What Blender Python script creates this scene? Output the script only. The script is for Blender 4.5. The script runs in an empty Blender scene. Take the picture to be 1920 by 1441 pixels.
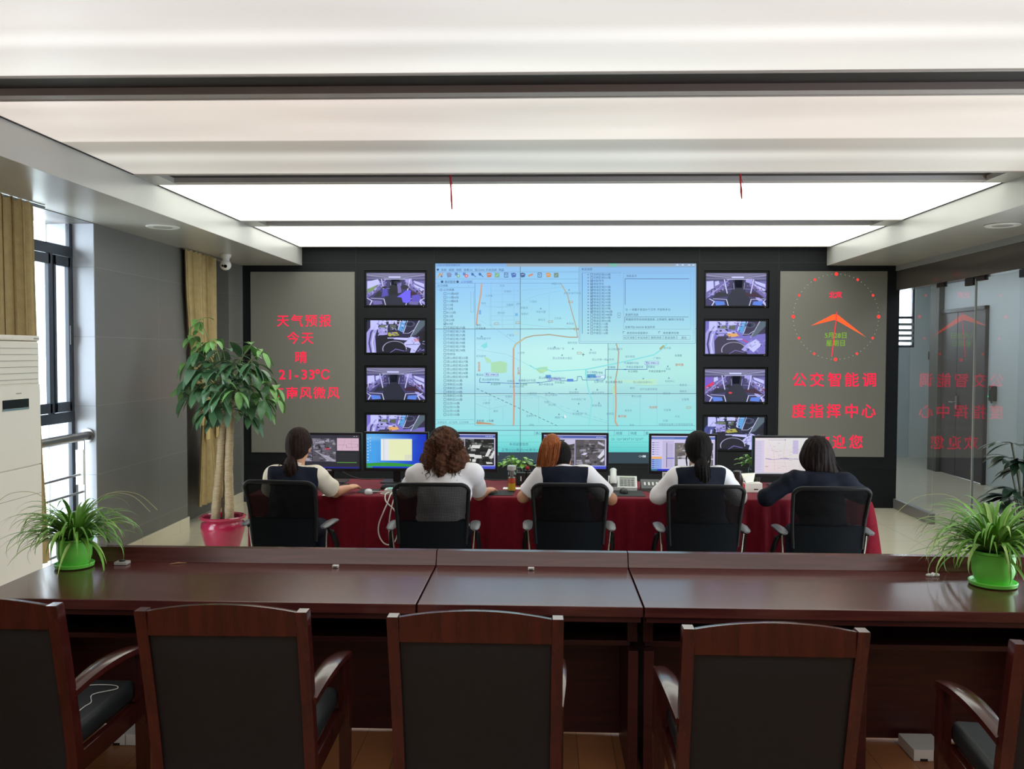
import bpy, bmesh, math, random
import numpy as np
from mathutils import Vector, Matrix, noise

# ------------------------------------------------------------------ scene, camera, light, exposure
SC = bpy.context.scene
COL = SC.collection
PI = math.pi
CAM_Z, F_PX = 1.75, 1655.0
YAW, PITCH, ROLL = math.radians(2.0247), math.radians(-2.0439), math.radians(0.2168)

def camera_axes():
    cy, sy, cp, sp, cr, sr = math.cos(YAW), math.sin(YAW), math.cos(PITCH), math.sin(PITCH), math.cos(ROLL), math.sin(ROLL)
    f = Vector((-sy*cp, cy*cp, sp)); r = Vector((cy, sy, 0)); u = r.cross(f)
    return cr*r + sr*u, -sr*r + cr*u, f
CR, CU, CF = camera_axes()
cam_data = bpy.data.cameras.new('camera')
cam = bpy.data.objects.new('camera', cam_data); COL.objects.link(cam)
cam_data.sensor_fit = 'HORIZONTAL'; cam_data.sensor_width = 36.0
cam_data.lens = F_PX/1920*36.0
cam_data.clip_start = 0.05; cam_data.clip_end = 200
cam.matrix_world = Matrix(((CR.x, CU.x, -CF.x, 0), (CR.y, CU.y, -CF.y, 0), (CR.z, CU.z, -CF.z, CAM_Z), (0, 0, 0, 1)))
SC.camera = cam
SC.view_settings.view_transform = 'Standard'; SC.view_settings.look = 'None'
SC.view_settings.exposure = 0.0; SC.view_settings.gamma = 1.0; SC.view_settings.use_curve_mapping = False
SC.cycles.use_denoising = True
SC.cycles.max_bounces = 10; SC.cycles.diffuse_bounces = 5; SC.cycles.glossy_bounces = 5
SC.cycles.transparent_max_bounces = 16; SC.cycles.caustics_reflective = False; SC.cycles.caustics_refractive = False
SC.cycles.sample_clamp_indirect = 6.0

world = bpy.data.worlds.new('daylight'); SC.world = world; world.use_nodes = True
_bg = world.node_tree.nodes['Background']
_bg.inputs[0].default_value = (0.86, 0.93, 1.0, 1); _bg.inputs[1].default_value = 11.0

# brightness of the luminous ceiling, from behind the camera to the screen wall
PANEL_GLOW = {-2: 2.2, -1: 2.2, 0: 0.92, 1: 0.88, 2: 2.2, 3: 2.4}

# ------------------------------------------------------------------ helpers
def at(px, py, Y):
    """the point at depth Y seen at pixel px, py of the 1920x1441 frame"""
    d = CR*(px-960) + CU*(720.5-py) + CF*F_PX
    t = Y/d.y
    return Vector((d.x*t, Y, CAM_Z + d.z*t))

def lin(c):
    return tuple(((x/255)/12.92 if x/255 <= 0.04045 else ((x/255+0.055)/1.055)**2.4) for x in c[:3])

def rgba(c): return (*lin(c), 1.0)

_mats = {}
def M(name, col=(128, 128, 128), rough=0.5, metal=0.0, var=0.0, vscale=8.0, stretch=(1, 1, 1), bump=0.0, bscale=40.0, coat=0.0, spec=0.5,
      alpha=None, trans=0.0, ior=1.45, sheen=0.0, sss=0.0, col2=None):
    """procedural Principled material: noise varies the colour by VAR (or blends to COL2), BUMP roughens"""
    if name in _mats: return _mats[name]
    m = bpy.data.materials.new(name); m.use_nodes = True; nt = m.node_tree; N = nt.nodes; L = nt.links
    b = N['Principled BSDF']
    b.inputs['Base Color'].default_value = rgba(col); b.inputs['Roughness'].default_value = rough; b.inputs['Metallic'].default_value = metal
    b.inputs['Coat Weight'].default_value = coat; b.inputs['Coat Roughness'].default_value = 0.08
    b.inputs['Specular IOR Level'].default_value = spec; b.inputs['Transmission Weight'].default_value = trans; b.inputs['IOR'].default_value = ior
    if sheen: b.inputs['Sheen Weight'].default_value = sheen
    if sss:
        b.inputs['Subsurface Weight'].default_value = sss; b.inputs['Subsurface Radius'].default_value = (0.01, 0.004, 0.002)
    if alpha is not None: b.inputs['Alpha'].default_value = alpha
    if var or col2 or bump:
        tc = N.new('ShaderNodeTexCoord'); mp = N.new('ShaderNodeMapping'); mp.inputs['Scale'].default_value = stretch
        L.new(tc.outputs['Object'], mp.inputs['Vector'])
    if var or col2:
        nz = N.new('ShaderNodeTexNoise'); nz.inputs['Scale'].default_value = vscale; nz.inputs['Detail'].default_value = 4
        L.new(mp.outputs[0], nz.inputs['Vector'])
        mx = N.new('ShaderNodeMix'); mx.data_type = 'RGBA'
        c = lin(col)
        a = tuple(x*(1-var) for x in c) if col2 is None else c
        z = tuple(min(1, x*(1+var)) for x in c) if col2 is None else lin(col2)
        mx.inputs['A'].default_value = (*a, 1); mx.inputs['B'].default_value = (*z, 1)
        rp = N.new('ShaderNodeMapRange'); rp.inputs['From Min'].default_value = 0.3; rp.inputs['From Max'].default_value = 0.7
        L.new(nz.outputs['Fac'], rp.inputs['Value']); L.new(rp.outputs[0], mx.inputs['Factor']); L.new(mx.outputs['Result'], b.inputs['Base Color'])
    if bump:
        n2 = N.new('ShaderNodeTexNoise'); n2.inputs['Scale'].default_value = bscale; n2.inputs['Detail'].default_value = 3
        L.new(mp.outputs[0], n2.inputs['Vector'])
        bp = N.new('ShaderNodeBump'); bp.inputs['Strength'].default_value = bump; bp.inputs['Distance'].default_value = 0.01
        L.new(n2.outputs['Fac'], bp.inputs['Height']); L.new(bp.outputs[0], b.inputs['Normal'])
    _mats[name] = m
    return m

def emit_mat(name, col, strength=1.0):
    if name in _mats: return _mats[name]
    m = bpy.data.materials.new(name); m.use_nodes = True; b = m.node_tree.nodes['Principled BSDF']
    b.inputs['Base Color'].default_value = (0.02, 0.02, 0.02, 1); b.inputs['Roughness'].default_value = 0.3
    b.inputs['Emission Color'].default_value = rgba(col); b.inputs['Emission Strength'].default_value = strength
    _mats[name] = m
    return m

def screen_mat(name='screen_glow', strength=1.0, rough=0.35):
    """a display surface: shines in the colours of the picture shown on it"""
    if name in _mats: return _mats[name]
    m = bpy.data.materials.new(name); m.use_nodes = True; nt = m.node_tree; b = nt.nodes['Principled BSDF']
    a = nt.nodes.new('ShaderNodeAttribute'); a.attribute_name = 'picture'
    b.inputs['Base Color'].default_value = (0.012, 0.012, 0.014, 1); b.inputs['Roughness'].default_value = rough
    b.inputs['Specular IOR Level'].default_value = 0.25
    nt.links.new(a.outputs['Color'], b.inputs['Emission Color']); b.inputs['Emission Strength'].default_value = strength
    _mats[name] = m
    return m

class MB:
    """collects shapes for one mesh object"""
    def __init__(s): s.v = []; s.f = []; s.m = []; s.c = []; s.col = None; s.mi = 0; s.bevelled = False
    def add(s, vs, fs, m=None, cols=None):
        k = len(s.v); s.v.extend(tuple(p) for p in vs)
        mm = s.mi if m is None else m
        for i, f in enumerate(fs):
            s.f.append(tuple(k+j for j in f)); s.m.append(mm)
            s.c.append(cols[i] if cols else s.col)
        return s
    def box(s, x0, x1, y0, y1, z0, z1, bev=0.0, m=None, mat=None):
        if bev <= 0:
            vs = [(x, y, z) for z in (z0, z1) for y in (y0, y1) for x in (x0, x1)]
            fs = [(0, 2, 3, 1), (4, 5, 7, 6), (0, 1, 5, 4), (2, 6, 7, 3), (0, 4, 6, 2), (1, 3, 7, 5)]
        else:
            s.bevelled = True
            bm = bmesh.new(); bmesh.ops.create_cube(bm, size=1)
            for v in bm.verts: v.co = Vector(((x0+x1)/2 + v.co.x*(x1-x0), (y0+y1)/2 + v.co.y*(y1-y0), (z0+z1)/2 + v.co.z*(z1-z0)))
            b = min(bev, 0.49*min(x1-x0, y1-y0, z1-z0))
            bmesh.ops.bevel(bm, geom=bm.edges[:], offset=b, segments=2, affect='EDGES', profile=0.5)
            bm.verts.index_update(); vs = [v.co.copy() for v in bm.verts]; fs = [[v.index for v in f.verts] for f in bm.faces]; bm.free()
        if mat is not None: vs = [mat @ Vector(p) for p in vs]
        return s.add(vs, fs, m)
    def obox(s, c, size, R=None, bev=0.0, m=None):
        T = Matrix.Translation(Vector(c)) @ (R.to_4x4() if R else Matrix())
        return s.box(-size[0]/2, size[0]/2, -size[1]/2, size[1]/2, -size[2]/2, size[2]/2, bev, m, T)
    def tube(s, path, r, n=8, caps=True, m=None, flat=1.0, up=None):
        P = [Vector(p) for p in path]; k = len(P)
        R = [r]*k if not hasattr(r, '__len__') else list(r)
        vs = []; prev = None
        for i in range(k):
            t = (P[min(i+1, k-1)] - P[max(i-1, 0)])
            t = t.normalized() if t.length > 1e-9 else Vector((0, 0, 1))
            if prev is None:
                a = Vector(up) if up else (Vector((0, 0, 1)) if abs(t.z) < 0.9 else Vector((1, 0, 0)))
                prev = (a - t*a.dot(t)).normalized()
            else:
                q = prev - t*prev.dot(t); prev = q.normalized() if q.length > 1e-6 else prev
            b = t.cross(prev)
            for j in range(n):
                w = 2*PI*j/n
                vs.append(P[i] + (prev*math.cos(w)*flat + b*math.sin(w))*R[i])
        fs = [(i*n+j, i*n+(j+1) % n, (i+1)*n+(j+1) % n, (i+1)*n+j) for i in range(k-1) for j in range(n)]
        if caps: fs += [tuple(range(n-1, -1, -1)), tuple((k-1)*n+j for j in range(n))]
        return s.add(vs, fs, m)
    def lathe(s, prof, c=(0, 0, 0), n=24, m=None, sx=1.0, sy=1.0, close=True):
        c = Vector(c); k = len(prof); vs = []
        for r, z in prof:
            for j in range(n):
                w = 2*PI*j/n; vs.append(c + Vector((r*math.cos(w)*sx, r*math.sin(w)*sy, z)))
        fs = [(i*n+j, i*n+(j+1) % n, (i+1)*n+(j+1) % n, (i+1)*n+j) for i in range(k-1) for j in range(n)]
        if close: fs += [tuple(range(n-1, -1, -1)), tuple((k-1)*n+j for j in range(n))]
        return s.add(vs, fs, m)
    def loft(s, rings, m=None, caps=True):
        n = len(rings[0]); vs = [p for r in rings for p in r]; k = len(rings)
        fs = [(i*n+j, i*n+(j+1) % n, (i+1)*n+(j+1) % n, (i+1)*n+j) for i in range(k-1) for j in range(n)]
        if caps: fs += [tuple(range(n-1, -1, -1)), tuple((k-1)*n+j for j in range(n))]
        return s.add(vs, fs, m)
    def grid(s, rows, m=None):
        n = len(rows[0]); vs = [p for r in rows for p in r]
        return s.add(vs, [(i*n+j, i*n+j+1, (i+1)*n+j+1, (i+1)*n+j) for i in range(len(rows)-1) for j in range(n-1)], m)
    def prism(s, pts, axis, a, b, m=None):
        """polygon PTS in the plane across AXIS, extruded from a to b"""
        def P(p, t): return {'x': (t, p[0], p[1]), 'y': (p[0], t, p[1]), 'z': (p[0], p[1], t)}[axis]
        n = len(pts); vs = [P(p, a) for p in pts] + [P(p, b) for p in pts]
        return s.add(vs, [tuple(range(n-1, -1, -1)), tuple(range(n, 2*n))] + [(i, (i+1) % n, n+(i+1) % n, n+i) for i in range(n)], m)
    def ball(s, c, r, n=12, m=None):
        r = (r, r, r) if not hasattr(r, '__len__') else r; c = Vector(c); vs = []; k = max(4, n//2)
        for i in range(1, k):
            a = PI*i/k
            for j in range(n):
                w = 2*PI*j/n; vs.append(c + Vector((r[0]*math.sin(a)*math.cos(w), r[1]*math.sin(a)*math.sin(w), r[2]*math.cos(a))))
        vs += [c + Vector((0, 0, r[2])), c - Vector((0, 0, r[2]))]; t, b = len(vs)-2, len(vs)-1
        fs = [(i*n+j, (i+1)*n+j, (i+1)*n+(j+1) % n, i*n+(j+1) % n) for i in range(k-2) for j in range(n)]
        fs += [(t, j, (j+1) % n) for j in range(n)] + [(b, (k-2)*n+(j+1) % n, (k-2)*n+j) for j in range(n)]
        return s.add(vs, fs, m)
    def build(s, name, mats, parent=None, smooth=35, world=True, fix=True):
        me = bpy.data.meshes.new(name)
        vs = s.v
        if parent is not None and world:
            inv = base_mx(parent).inverted(); vs = [inv @ Vector(p) for p in vs]
        me.from_pydata([tuple(p) for p in vs], [], s.f)
        mats = mats if isinstance(mats, (list, tuple)) else [mats]
        for m in mats: me.materials.append(m)
        if len(mats) > 1: me.polygons.foreach_set('material_index', s.m)
        if any(c is not None for c in s.c):
            at_ = me.color_attributes.new('picture', 'FLOAT_COLOR', 'CORNER'); buf = []
            for f, c in zip(s.f, s.c):
                if c is None: c = (0, 0, 0)
                if isinstance(c[0], (tuple, list)):
                    for q in c: buf += [*lin(q), 1.0]
                else: buf += [*lin(c), 1.0]*len(f)
            at_.data.foreach_set('color', buf)
        if fix and s.c and not any(c is not None for c in s.c):
            bm = bmesh.new(); bm.from_mesh(me); bmesh.ops.recalc_face_normals(bm, faces=bm.faces[:]); bm.to_mesh(me); bm.free()
        if smooth:
            me.polygons.foreach_set('use_smooth', [True]*len(me.polygons))
            if smooth < 180: me.set_sharp_from_angle(angle=math.radians(smooth))
        me.update()
        o = bpy.data.objects.new(name, me); COL.objects.link(o)
        if s.bevelled and smooth:
            w = o.modifiers.new('weighted', 'WEIGHTED_NORMAL'); w.keep_sharp = True; w.weight = 100
        if parent is not None: o.parent = parent
        else: ROOT_MX[o.name] = Matrix()
        return o

ROOT_MX = {}
def base_mx(o):
    while o.name not in ROOT_MX: o = o.parent   # parts and sub-parts keep their thing's axes
    return ROOT_MX[o.name]
def tag(o, label, cat, group=None):
    o['kind'] = 'thing'; o['label'] = label; o['category'] = cat
    if group: o['group'] = group
    return o
def thing(name, label, cat, loc=(0, 0, 0), rz=0.0, group=None):
    o = bpy.data.objects.new(name, None); COL.objects.link(o); o.empty_display_size = 0.1
    o.location = loc; o.rotation_euler = (0, 0, rz)
    ROOT_MX[o.name] = Matrix.Translation(Vector(loc)) @ Matrix.Rotation(rz, 4, 'Z')
    return tag(o, label, cat, group)
def struct(name, mb, mats, smooth=35):
    o = mb.build(name, mats, None, smooth); o['kind'] = 'structure'; return o
def frame_of(name, loc=(0, 0, 0), rz=0.0):
    """an Empty of the room's own, for a window or a door with parts"""
    o = bpy.data.objects.new(name, None); COL.objects.link(o); o.location = loc; o.rotation_euler = (0, 0, rz); o['kind'] = 'structure'
    ROOT_MX[o.name] = Matrix.Translation(Vector(loc)) @ Matrix.Rotation(rz, 4, 'Z')
    return o
def dup(root, label, loc, rz=0.0):
    """a copy of a thing with copies of its parts and their sub-parts"""
    r = root.copy(); COL.objects.link(r); r.location = loc; r.rotation_euler = (0, 0, rz); r['label'] = label
    ROOT_MX[r.name] = Matrix.Translation(Vector(loc)) @ Matrix.Rotation(rz, 4, 'Z')
    for ch in list(root.children):
        c = ch.copy(); COL.objects.link(c); c.parent = r
        for g in list(ch.children):
            d = g.copy(); COL.objects.link(d); d.parent = c
    return r

# ---- lettering: the strokes of a line of text as flat polygons (x right, y up)
_font = {}
def glyphs(text, size, bold=0.0, res=2):
    key = (text, bold, res)
    if key not in _font:
        c = bpy.data.curves.new('lettering', 'FONT'); c.body = text; c.resolution_u = res; c.size = 1; c.offset = bold
        o = bpy.data.objects.new('lettering', c); COL.objects.link(o); me = o.to_mesh()
        _font[key] = ([tuple(v.co[:2]) for v in me.vertices], [tuple(p.vertices) for p in me.polygons])
        o.to_mesh_clear(); bpy.data.objects.remove(o); bpy.data.curves.remove(c)
    v, f = _font[key]
    return [(x*size, y*size) for x, y in v], f

# ---- signed distance shapes on a grid, for bodies, clothes and hair
class SDF:
    def __init__(s, lo, hi, h):
        s.lo = np.array(lo, float); s.h = h; s.n = np.ceil((np.array(hi)-s.lo)/h).astype(int)+1
        s.g = np.full(s.n, 9.0, np.float32)
    def _win(s, lo, hi):
        a = np.clip(np.floor((np.array(lo)-s.lo)/s.h).astype(int), 0, s.n); b = np.clip(np.ceil((np.array(hi)-s.lo)/s.h).astype(int)+1, 0, s.n)
        sl = tuple(slice(i, j) for i, j in zip(a, b))
        ax = [s.lo[i]+s.h*np.arange(a[i], b[i], dtype=np.float32) for i in range(3)]
        return sl, np.meshgrid(*ax, indexing='ij')
    def _mix(s, sl, d, k):
        g = s.g[sl]
        if d.size == 0: return
        if k <= 0: s.g[sl] = np.minimum(g, d); return
        h = np.clip(0.5+0.5*(g-d)/k, 0, 1); s.g[sl] = g*(1-h)+d*h-k*h*(1-h)
    def cap(s, a, b, ra, rb=None, k=0.02, flat=None):
        """tapered limb from a to b; flat = (direction, factor) squashes it along a direction"""
        rb = ra if rb is None else rb; a = np.array(a, float); b = np.array(b, float); m = max(ra, rb)*1.6+k+3*s.h
        sl, (X, Y, Z) = s._win(np.minimum(a, b)-m, np.maximum(a, b)+m)
        d = b-a; L = max(float(d@d), 1e-9)
        t = np.clip(((X-a[0])*d[0]+(Y-a[1])*d[1]+(Z-a[2])*d[2])/L, 0, 1)
        x, y, z = X-a[0]-t*d[0], Y-a[1]-t*d[1], Z-a[2]-t*d[2]
        if flat is not None:
            u = np.array(flat[0], float); u /= np.linalg.norm(u); w = (x*u[0]+y*u[1]+z*u[2])*(1/flat[1]-1)
            x, y, z = x+w*u[0], y+w*u[1], z+w*u[2]
        s._mix(sl, np.sqrt(x*x+y*y+z*z)-(ra+t*(rb-ra)), k); return s
    def ell(s, c, r, k=0.02, R=None):
        c = np.array(c, float); r = np.array(r, float); m = r.max()+k+3*s.h
        sl, (X, Y, Z) = s._win(c-m, c+m); X, Y, Z = X-c[0], Y-c[1], Z-c[2]
        if R is not None:
            A = np.array(R.transposed()); X, Y, Z = A[0, 0]*X+A[0, 1]*Y+A[0, 2]*Z, A[1, 0]*X+A[1, 1]*Y+A[1, 2]*Z, A[2, 0]*X+A[2, 1]*Y+A[2, 2]*Z
        k0 = np.sqrt((X/r[0])**2+(Y/r[1])**2+(Z/r[2])**2); k1 = np.sqrt((X/r[0]**2)**2+(Y/r[1]**2)**2+(Z/r[2]**2)**2)
        s._mix(sl, k0*(k0-1)/np.maximum(k1, 1e-6), k); return s
    def cut(s, p, n):
        """keep only what lies behind the plane through p with outward normal n"""
        ax = [s.lo[i]+s.h*np.arange(s.n[i], dtype=np.float32) for i in range(3)]
        n = np.array(n, float); n /= np.linalg.norm(n)
        d = ((ax[0]-p[0])*n[0])[:, None, None]+((ax[1]-p[1])*n[1])[None, :, None]+((ax[2]-p[2])*n[2])[None, None, :]
        s.g = np.maximum(s.g, d.astype(np.float32)); return s
    def mesh(s):
        g = s.g; ins = g < 0; nx, ny, nz = g.shape
        cnt = np.zeros((nx-1, ny-1, nz-1), np.int8)
        for i in (0, 1):
            for j in (0, 1):
                for k in (0, 1): cnt += ins[i:nx-1+i, j:ny-1+j, k:nz-1+k]
        act = np.argwhere((cnt > 0) & (cnt < 8)); idx = np.full((nx-1, ny-1, nz-1), -1, np.int64); idx[tuple(act.T)] = np.arange(len(act))
        acc = np.zeros((len(act), 3)); w = np.zeros(len(act)); cor = [(i, j, k) for i in (0, 1) for j in (0, 1) for k in (0, 1)]
        for a in cor:
            for b in cor:
                if sum(b)-sum(a) != 1 or any(q < p for p, q in zip(a, b)): continue
                ga = g[tuple((act+a).T)]; gb = g[tuple((act+b).T)]; x = (ga < 0) != (gb < 0)
                t = np.where(x, ga/np.where(x, ga-gb, 1), 0)[:, None]
                acc += np.where(x[:, None], np.array(a)+t*(np.array(b)-np.array(a)), 0); w += x
        V = s.lo+s.h*(act+acc/w[:, None]); Fs = []
        for ax in range(3):
            u, v = (ax+1) % 3, (ax+2) % 3
            A = [slice(None)]*3; B = [slice(None)]*3; A[ax] = slice(0, -1); B[ax] = slice(1, None)
            sa, sb = ins[tuple(A)], ins[tuple(B)]
            for flip in (False, True):
                e = np.argwhere((sa & ~sb) if not flip else (~sa & sb))
                e = e[(e[:, u] > 0) & (e[:, v] > 0) & (e[:, u] < g.shape[u]-1) & (e[:, v] < g.shape[v]-1)]
                if not len(e): continue
                q = []
                for du, dv in ((-1, -1), (0, -1), (0, 0), (-1, 0)):
                    c = e.copy(); c[:, u] += du; c[:, v] += dv; q.append(idx[tuple(c.T)])
                q = np.stack(q, 1); Fs.append(q[:, ::-1] if flip else q)
        return V, np.concatenate(Fs)
    def build(s, name, mat, parent=None, disp=None, smooth_it=1):
        V, Fc = s.mesh()
        me = bpy.data.meshes.new(name); inv = base_mx(parent).inverted() if parent is not None else Matrix()
        A = np.array(inv); V = V@A[:3, :3].T+A[:3, 3]
        me.vertices.add(len(V)); me.vertices.foreach_set('co', V.astype(np.float32).ravel())
        me.loops.add(len(Fc)*4); me.loops.foreach_set('vertex_index', Fc.astype(np.int32).ravel())
        me.polygons.add(len(Fc)); me.polygons.foreach_set('loop_start', np.arange(0, len(Fc)*4, 4, dtype=np.int32))
        me.update(calc_edges=True); me.validate()
        if smooth_it:
            bm = bmesh.new(); bm.from_mesh(me)
            for _ in range(smooth_it): bmesh.ops.smooth_vert(bm, verts=bm.verts[:], factor=0.4, use_axis_x=True, use_axis_y=True, use_axis_z=True)
            bm.to_mesh(me); bm.free()
        if disp:
            me.update(); co = np.zeros(len(me.vertices)*3, np.float32); me.vertices.foreach_get('co', co); co = co.reshape(-1, 3)
            no = np.zeros(len(me.vertices)*3, np.float32); me.vertices.foreach_get('normal', no); no = no.reshape(-1, 3)
            co = co+no*disp(co)[:, None]; me.vertices.foreach_set('co', co.astype(np.float32).ravel())
        me.polygons.foreach_set('use_smooth', [True]*len(me.polygons)); me.materials.append(mat); me.update()
        o = bpy.data.objects.new(name, me); COL.objects.link(o)
        if parent is not None: o.parent = parent
        else: ROOT_MX[o.name] = Matrix()
        return o
# ------------------------------------------------------------------ the room
YW = 10.15            # screen wall
XL, XR = -3.51, 4.02  # tiled wall, glass partition
ZC, ZS = 2.95, 2.75   # luminous ceiling, underside of the side soffits

def tile_mat(name, col, joint, size, mortar, axes, offset=(0, 0), rough=0.35, var=0.05, spec=0.5):
    m = bpy.data.materials.new(name); m.use_nodes = True; nt = m.node_tree; N, L = nt.nodes, nt.links; b = N['Principled BSDF']
    tc = N.new('ShaderNodeTexCoord'); sp = N.new('ShaderNodeSeparateXYZ'); cb = N.new('ShaderNodeCombineXYZ')
    L.new(tc.outputs['Object'], sp.inputs[0])
    for i, a in enumerate(axes):
        ad = N.new('ShaderNodeMath'); ad.operation = 'ADD'; ad.inputs[1].default_value = -offset[i]; L.new(sp.outputs['XYZ'.index(a)], ad.inputs[0]); L.new(ad.outputs[0], cb.inputs[i])
    br = N.new('ShaderNodeTexBrick'); br.offset = 0.0; br.inputs['Scale'].default_value = 1.0; br.inputs['Mortar Size'].default_value = mortar
    br.inputs['Brick Width'].default_value = size[0]; br.inputs['Row Height'].default_value = size[1]; br.inputs['Mortar Smooth'].default_value = 0.3
    c = lin(col)
    br.inputs['Color1'].default_value = (*[x*(1-var) for x in c], 1); br.inputs['Color2'].default_value = (*[x*(1+var) for x in c], 1); br.inputs['Mortar'].default_value = rgba(joint)
    L.new(cb.outputs[0], br.inputs['Vector'])
    nz = N.new('ShaderNodeTexNoise'); nz.inputs['Scale'].default_value = 180; L.new(tc.outputs['Object'], nz.inputs['Vector'])
    mx = N.new('ShaderNodeMix'); mx.data_type = 'RGBA'; mx.blend_type = 'MULTIPLY'; mx.inputs['Factor'].default_value = 0.15
    L.new(br.outputs['Color'], mx.inputs['A']); L.new(nz.outputs['Color'], mx.inputs['B']); L.new(mx.outputs['Result'], b.inputs['Base Color'])
    b.inputs['Roughness'].default_value = rough; b.inputs['Specular IOR Level'].default_value = spec
    return m

def wood_mat(name, c1, c2, rough=0.25, along='x', scale=1.0, coat=0.0, spec=0.5):
    if name in _mats: return _mats[name]
    m = bpy.data.materials.new(name); m.use_nodes = True; nt = m.node_tree; N, L = nt.nodes, nt.links; b = N['Principled BSDF']
    tc = N.new('ShaderNodeTexCoord'); mp = N.new('ShaderNodeMapping'); s = [14*scale]*3; s['xyz'.index(along)] = 0.9*scale; mp.inputs['Scale'].default_value = s
    L.new(tc.outputs['Object'], mp.inputs[0])
    n1 = N.new('ShaderNodeTexNoise'); n1.inputs['Scale'].default_value = 3; n1.inputs['Detail'].default_value = 6; n1.inputs['Distortion'].default_value = 0.6
    L.new(mp.outputs[0], n1.inputs['Vector'])
    cr = N.new('ShaderNodeValToRGB'); cr.color_ramp.elements[0].position = 0.35; cr.color_ramp.elements[1].position = 0.68
    cr.color_ramp.elements[0].color = rgba(c1); cr.color_ramp.elements[1].color = rgba(c2)
    L.new(n1.outputs['Fac'], cr.inputs[0]); L.new(cr.outputs[0], b.inputs['Base Color'])
    b.inputs['Roughness'].default_value = rough; b.inputs['Coat Weight'].default_value = coat; b.inputs['Coat Roughness'].default_value = 0.12; b.inputs['Specular IOR Level'].default_value = spec
    bp = N.new('ShaderNodeBump'); bp.inputs['Strength'].default_value = 0.04; L.new(n1.outputs['Fac'], bp.inputs['Height']); L.new(bp.outputs[0], b.inputs['Normal'])
    _mats[name] = m
    return m

def glass_mat(name, tint=(1, 1, 1), clear=0.92, ior=1.5, rough=0.0, gain=1.6):
    """thin pane: lets light through with a tint and mirrors by Fresnel"""
    m = bpy.data.materials.new(name); m.use_nodes = True; nt = m.node_tree; N, L = nt.nodes, nt.links
    N.remove(N['Principled BSDF']); out = N['Material Output']
    t = N.new('ShaderNodeBsdfTransparent'); t.inputs[0].default_value = (*[x*clear for x in tint], 1)
    g = N.new('ShaderNodeBsdfGlossy'); g.inputs['Roughness'].default_value = rough; g.inputs[0].default_value = (1, 1, 1, 1)
    fr = N.new('ShaderNodeFresnel'); mx = N.new('ShaderNodeMixShader')
    ge = N.new('ShaderNodeNewGeometry'); mr = N.new('ShaderNodeMapRange'); mr.inputs['To Min'].default_value = ior; mr.inputs['To Max'].default_value = 1/ior
    L.new(ge.outputs['Backfacing'], mr.inputs[0]); L.new(mr.outputs[0], fr.inputs[0])   # the far face of a pane mirrors no more than the near one
    fm = N.new('ShaderNodeMath'); fm.operation = 'MULTIPLY'; iv = N.new('ShaderNodeMapRange'); iv.inputs['To Min'].default_value = gain; iv.inputs['To Max'].default_value = 0.0
    L.new(ge.outputs['Backfacing'], iv.inputs[0]); L.new(iv.outputs[0], fm.inputs[1]); L.new(fr.outputs[0], fm.inputs[0])
    L.new(fm.outputs[0], mx.inputs[0]); L.new(t.outputs[0], mx.inputs[1]); L.new(g.outputs[0], mx.inputs[2]); L.new(mx.outputs[0], out.inputs[0])
    return m

TILE_FLOOR = tile_mat('polished_floor_tile', (222, 214, 190), (196, 188, 164), (0.8, 0.8), 0.004, 'XY', (0.3, 4.35), rough=0.07, var=0.012)
PARQUET = tile_mat('parquet', (164, 108, 68), (106, 66, 42), (1.2, 0.16), 0.002, 'YX', (0, 0), rough=0.3, var=0.22)
WALL_TILE = tile_mat('grey_wall_tile', (112, 111, 109), (132, 131, 128), (1.14, 0.5425), 0.0028, 'YZ', (6.81, 0.2375), rough=0.34, var=0.03)
REVEAL = tile_mat('window_reveal_tile', (192, 198, 212), (168, 174, 186), (4.0, 0.5425), 0.004, 'XZ', (0, 0.2375), rough=0.3, var=0.01)
BLACK = M('black_wall_panel', (23, 26, 30), 0.5, var=0.06, vscale=3, spec=0.25)
ALU = M('painted_soffit_aluminium', (182, 181, 178), 0.27, var=0.02, vscale=2, spec=0.6)
CHANNEL = M('dark_ceiling_channel', (44, 42, 45), 0.55)
GREY_PROFILE = M('grey_ceiling_profile', (184, 180, 180), 0.5)
WHITE_WALL = M('white_wall_paint', (206, 210, 208), 0.7, var=0.03, vscale=2)
CORR_WALL = M('corridor_wall_paint', (190, 200, 204), 0.6, var=0.03, vscale=2)
DARK_FRAME = M('charcoal_window_frame', (52, 58, 68), 0.35, metal=0.2)
STEEL = M('brushed_steel', (150, 148, 148), 0.28, metal=0.9, var=0.05, vscale=60, stretch=(1, 30, 30))
PANE = glass_mat('window_pane', (0.97, 1.0, 1.0), 0.95)
PARTITION_GLASS = glass_mat('partition_glass', (0.93, 0.95, 0.96), 0.97, gain=1.7)

struct('floor', MB().box(-6, 9, 4.15, 18, -0.1, 0.0), TILE_FLOOR)
struct('floor_parquet', MB().box(-4.2, 4.6, -3.2, 4.15, -0.1, 0.0), PARQUET)

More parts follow.
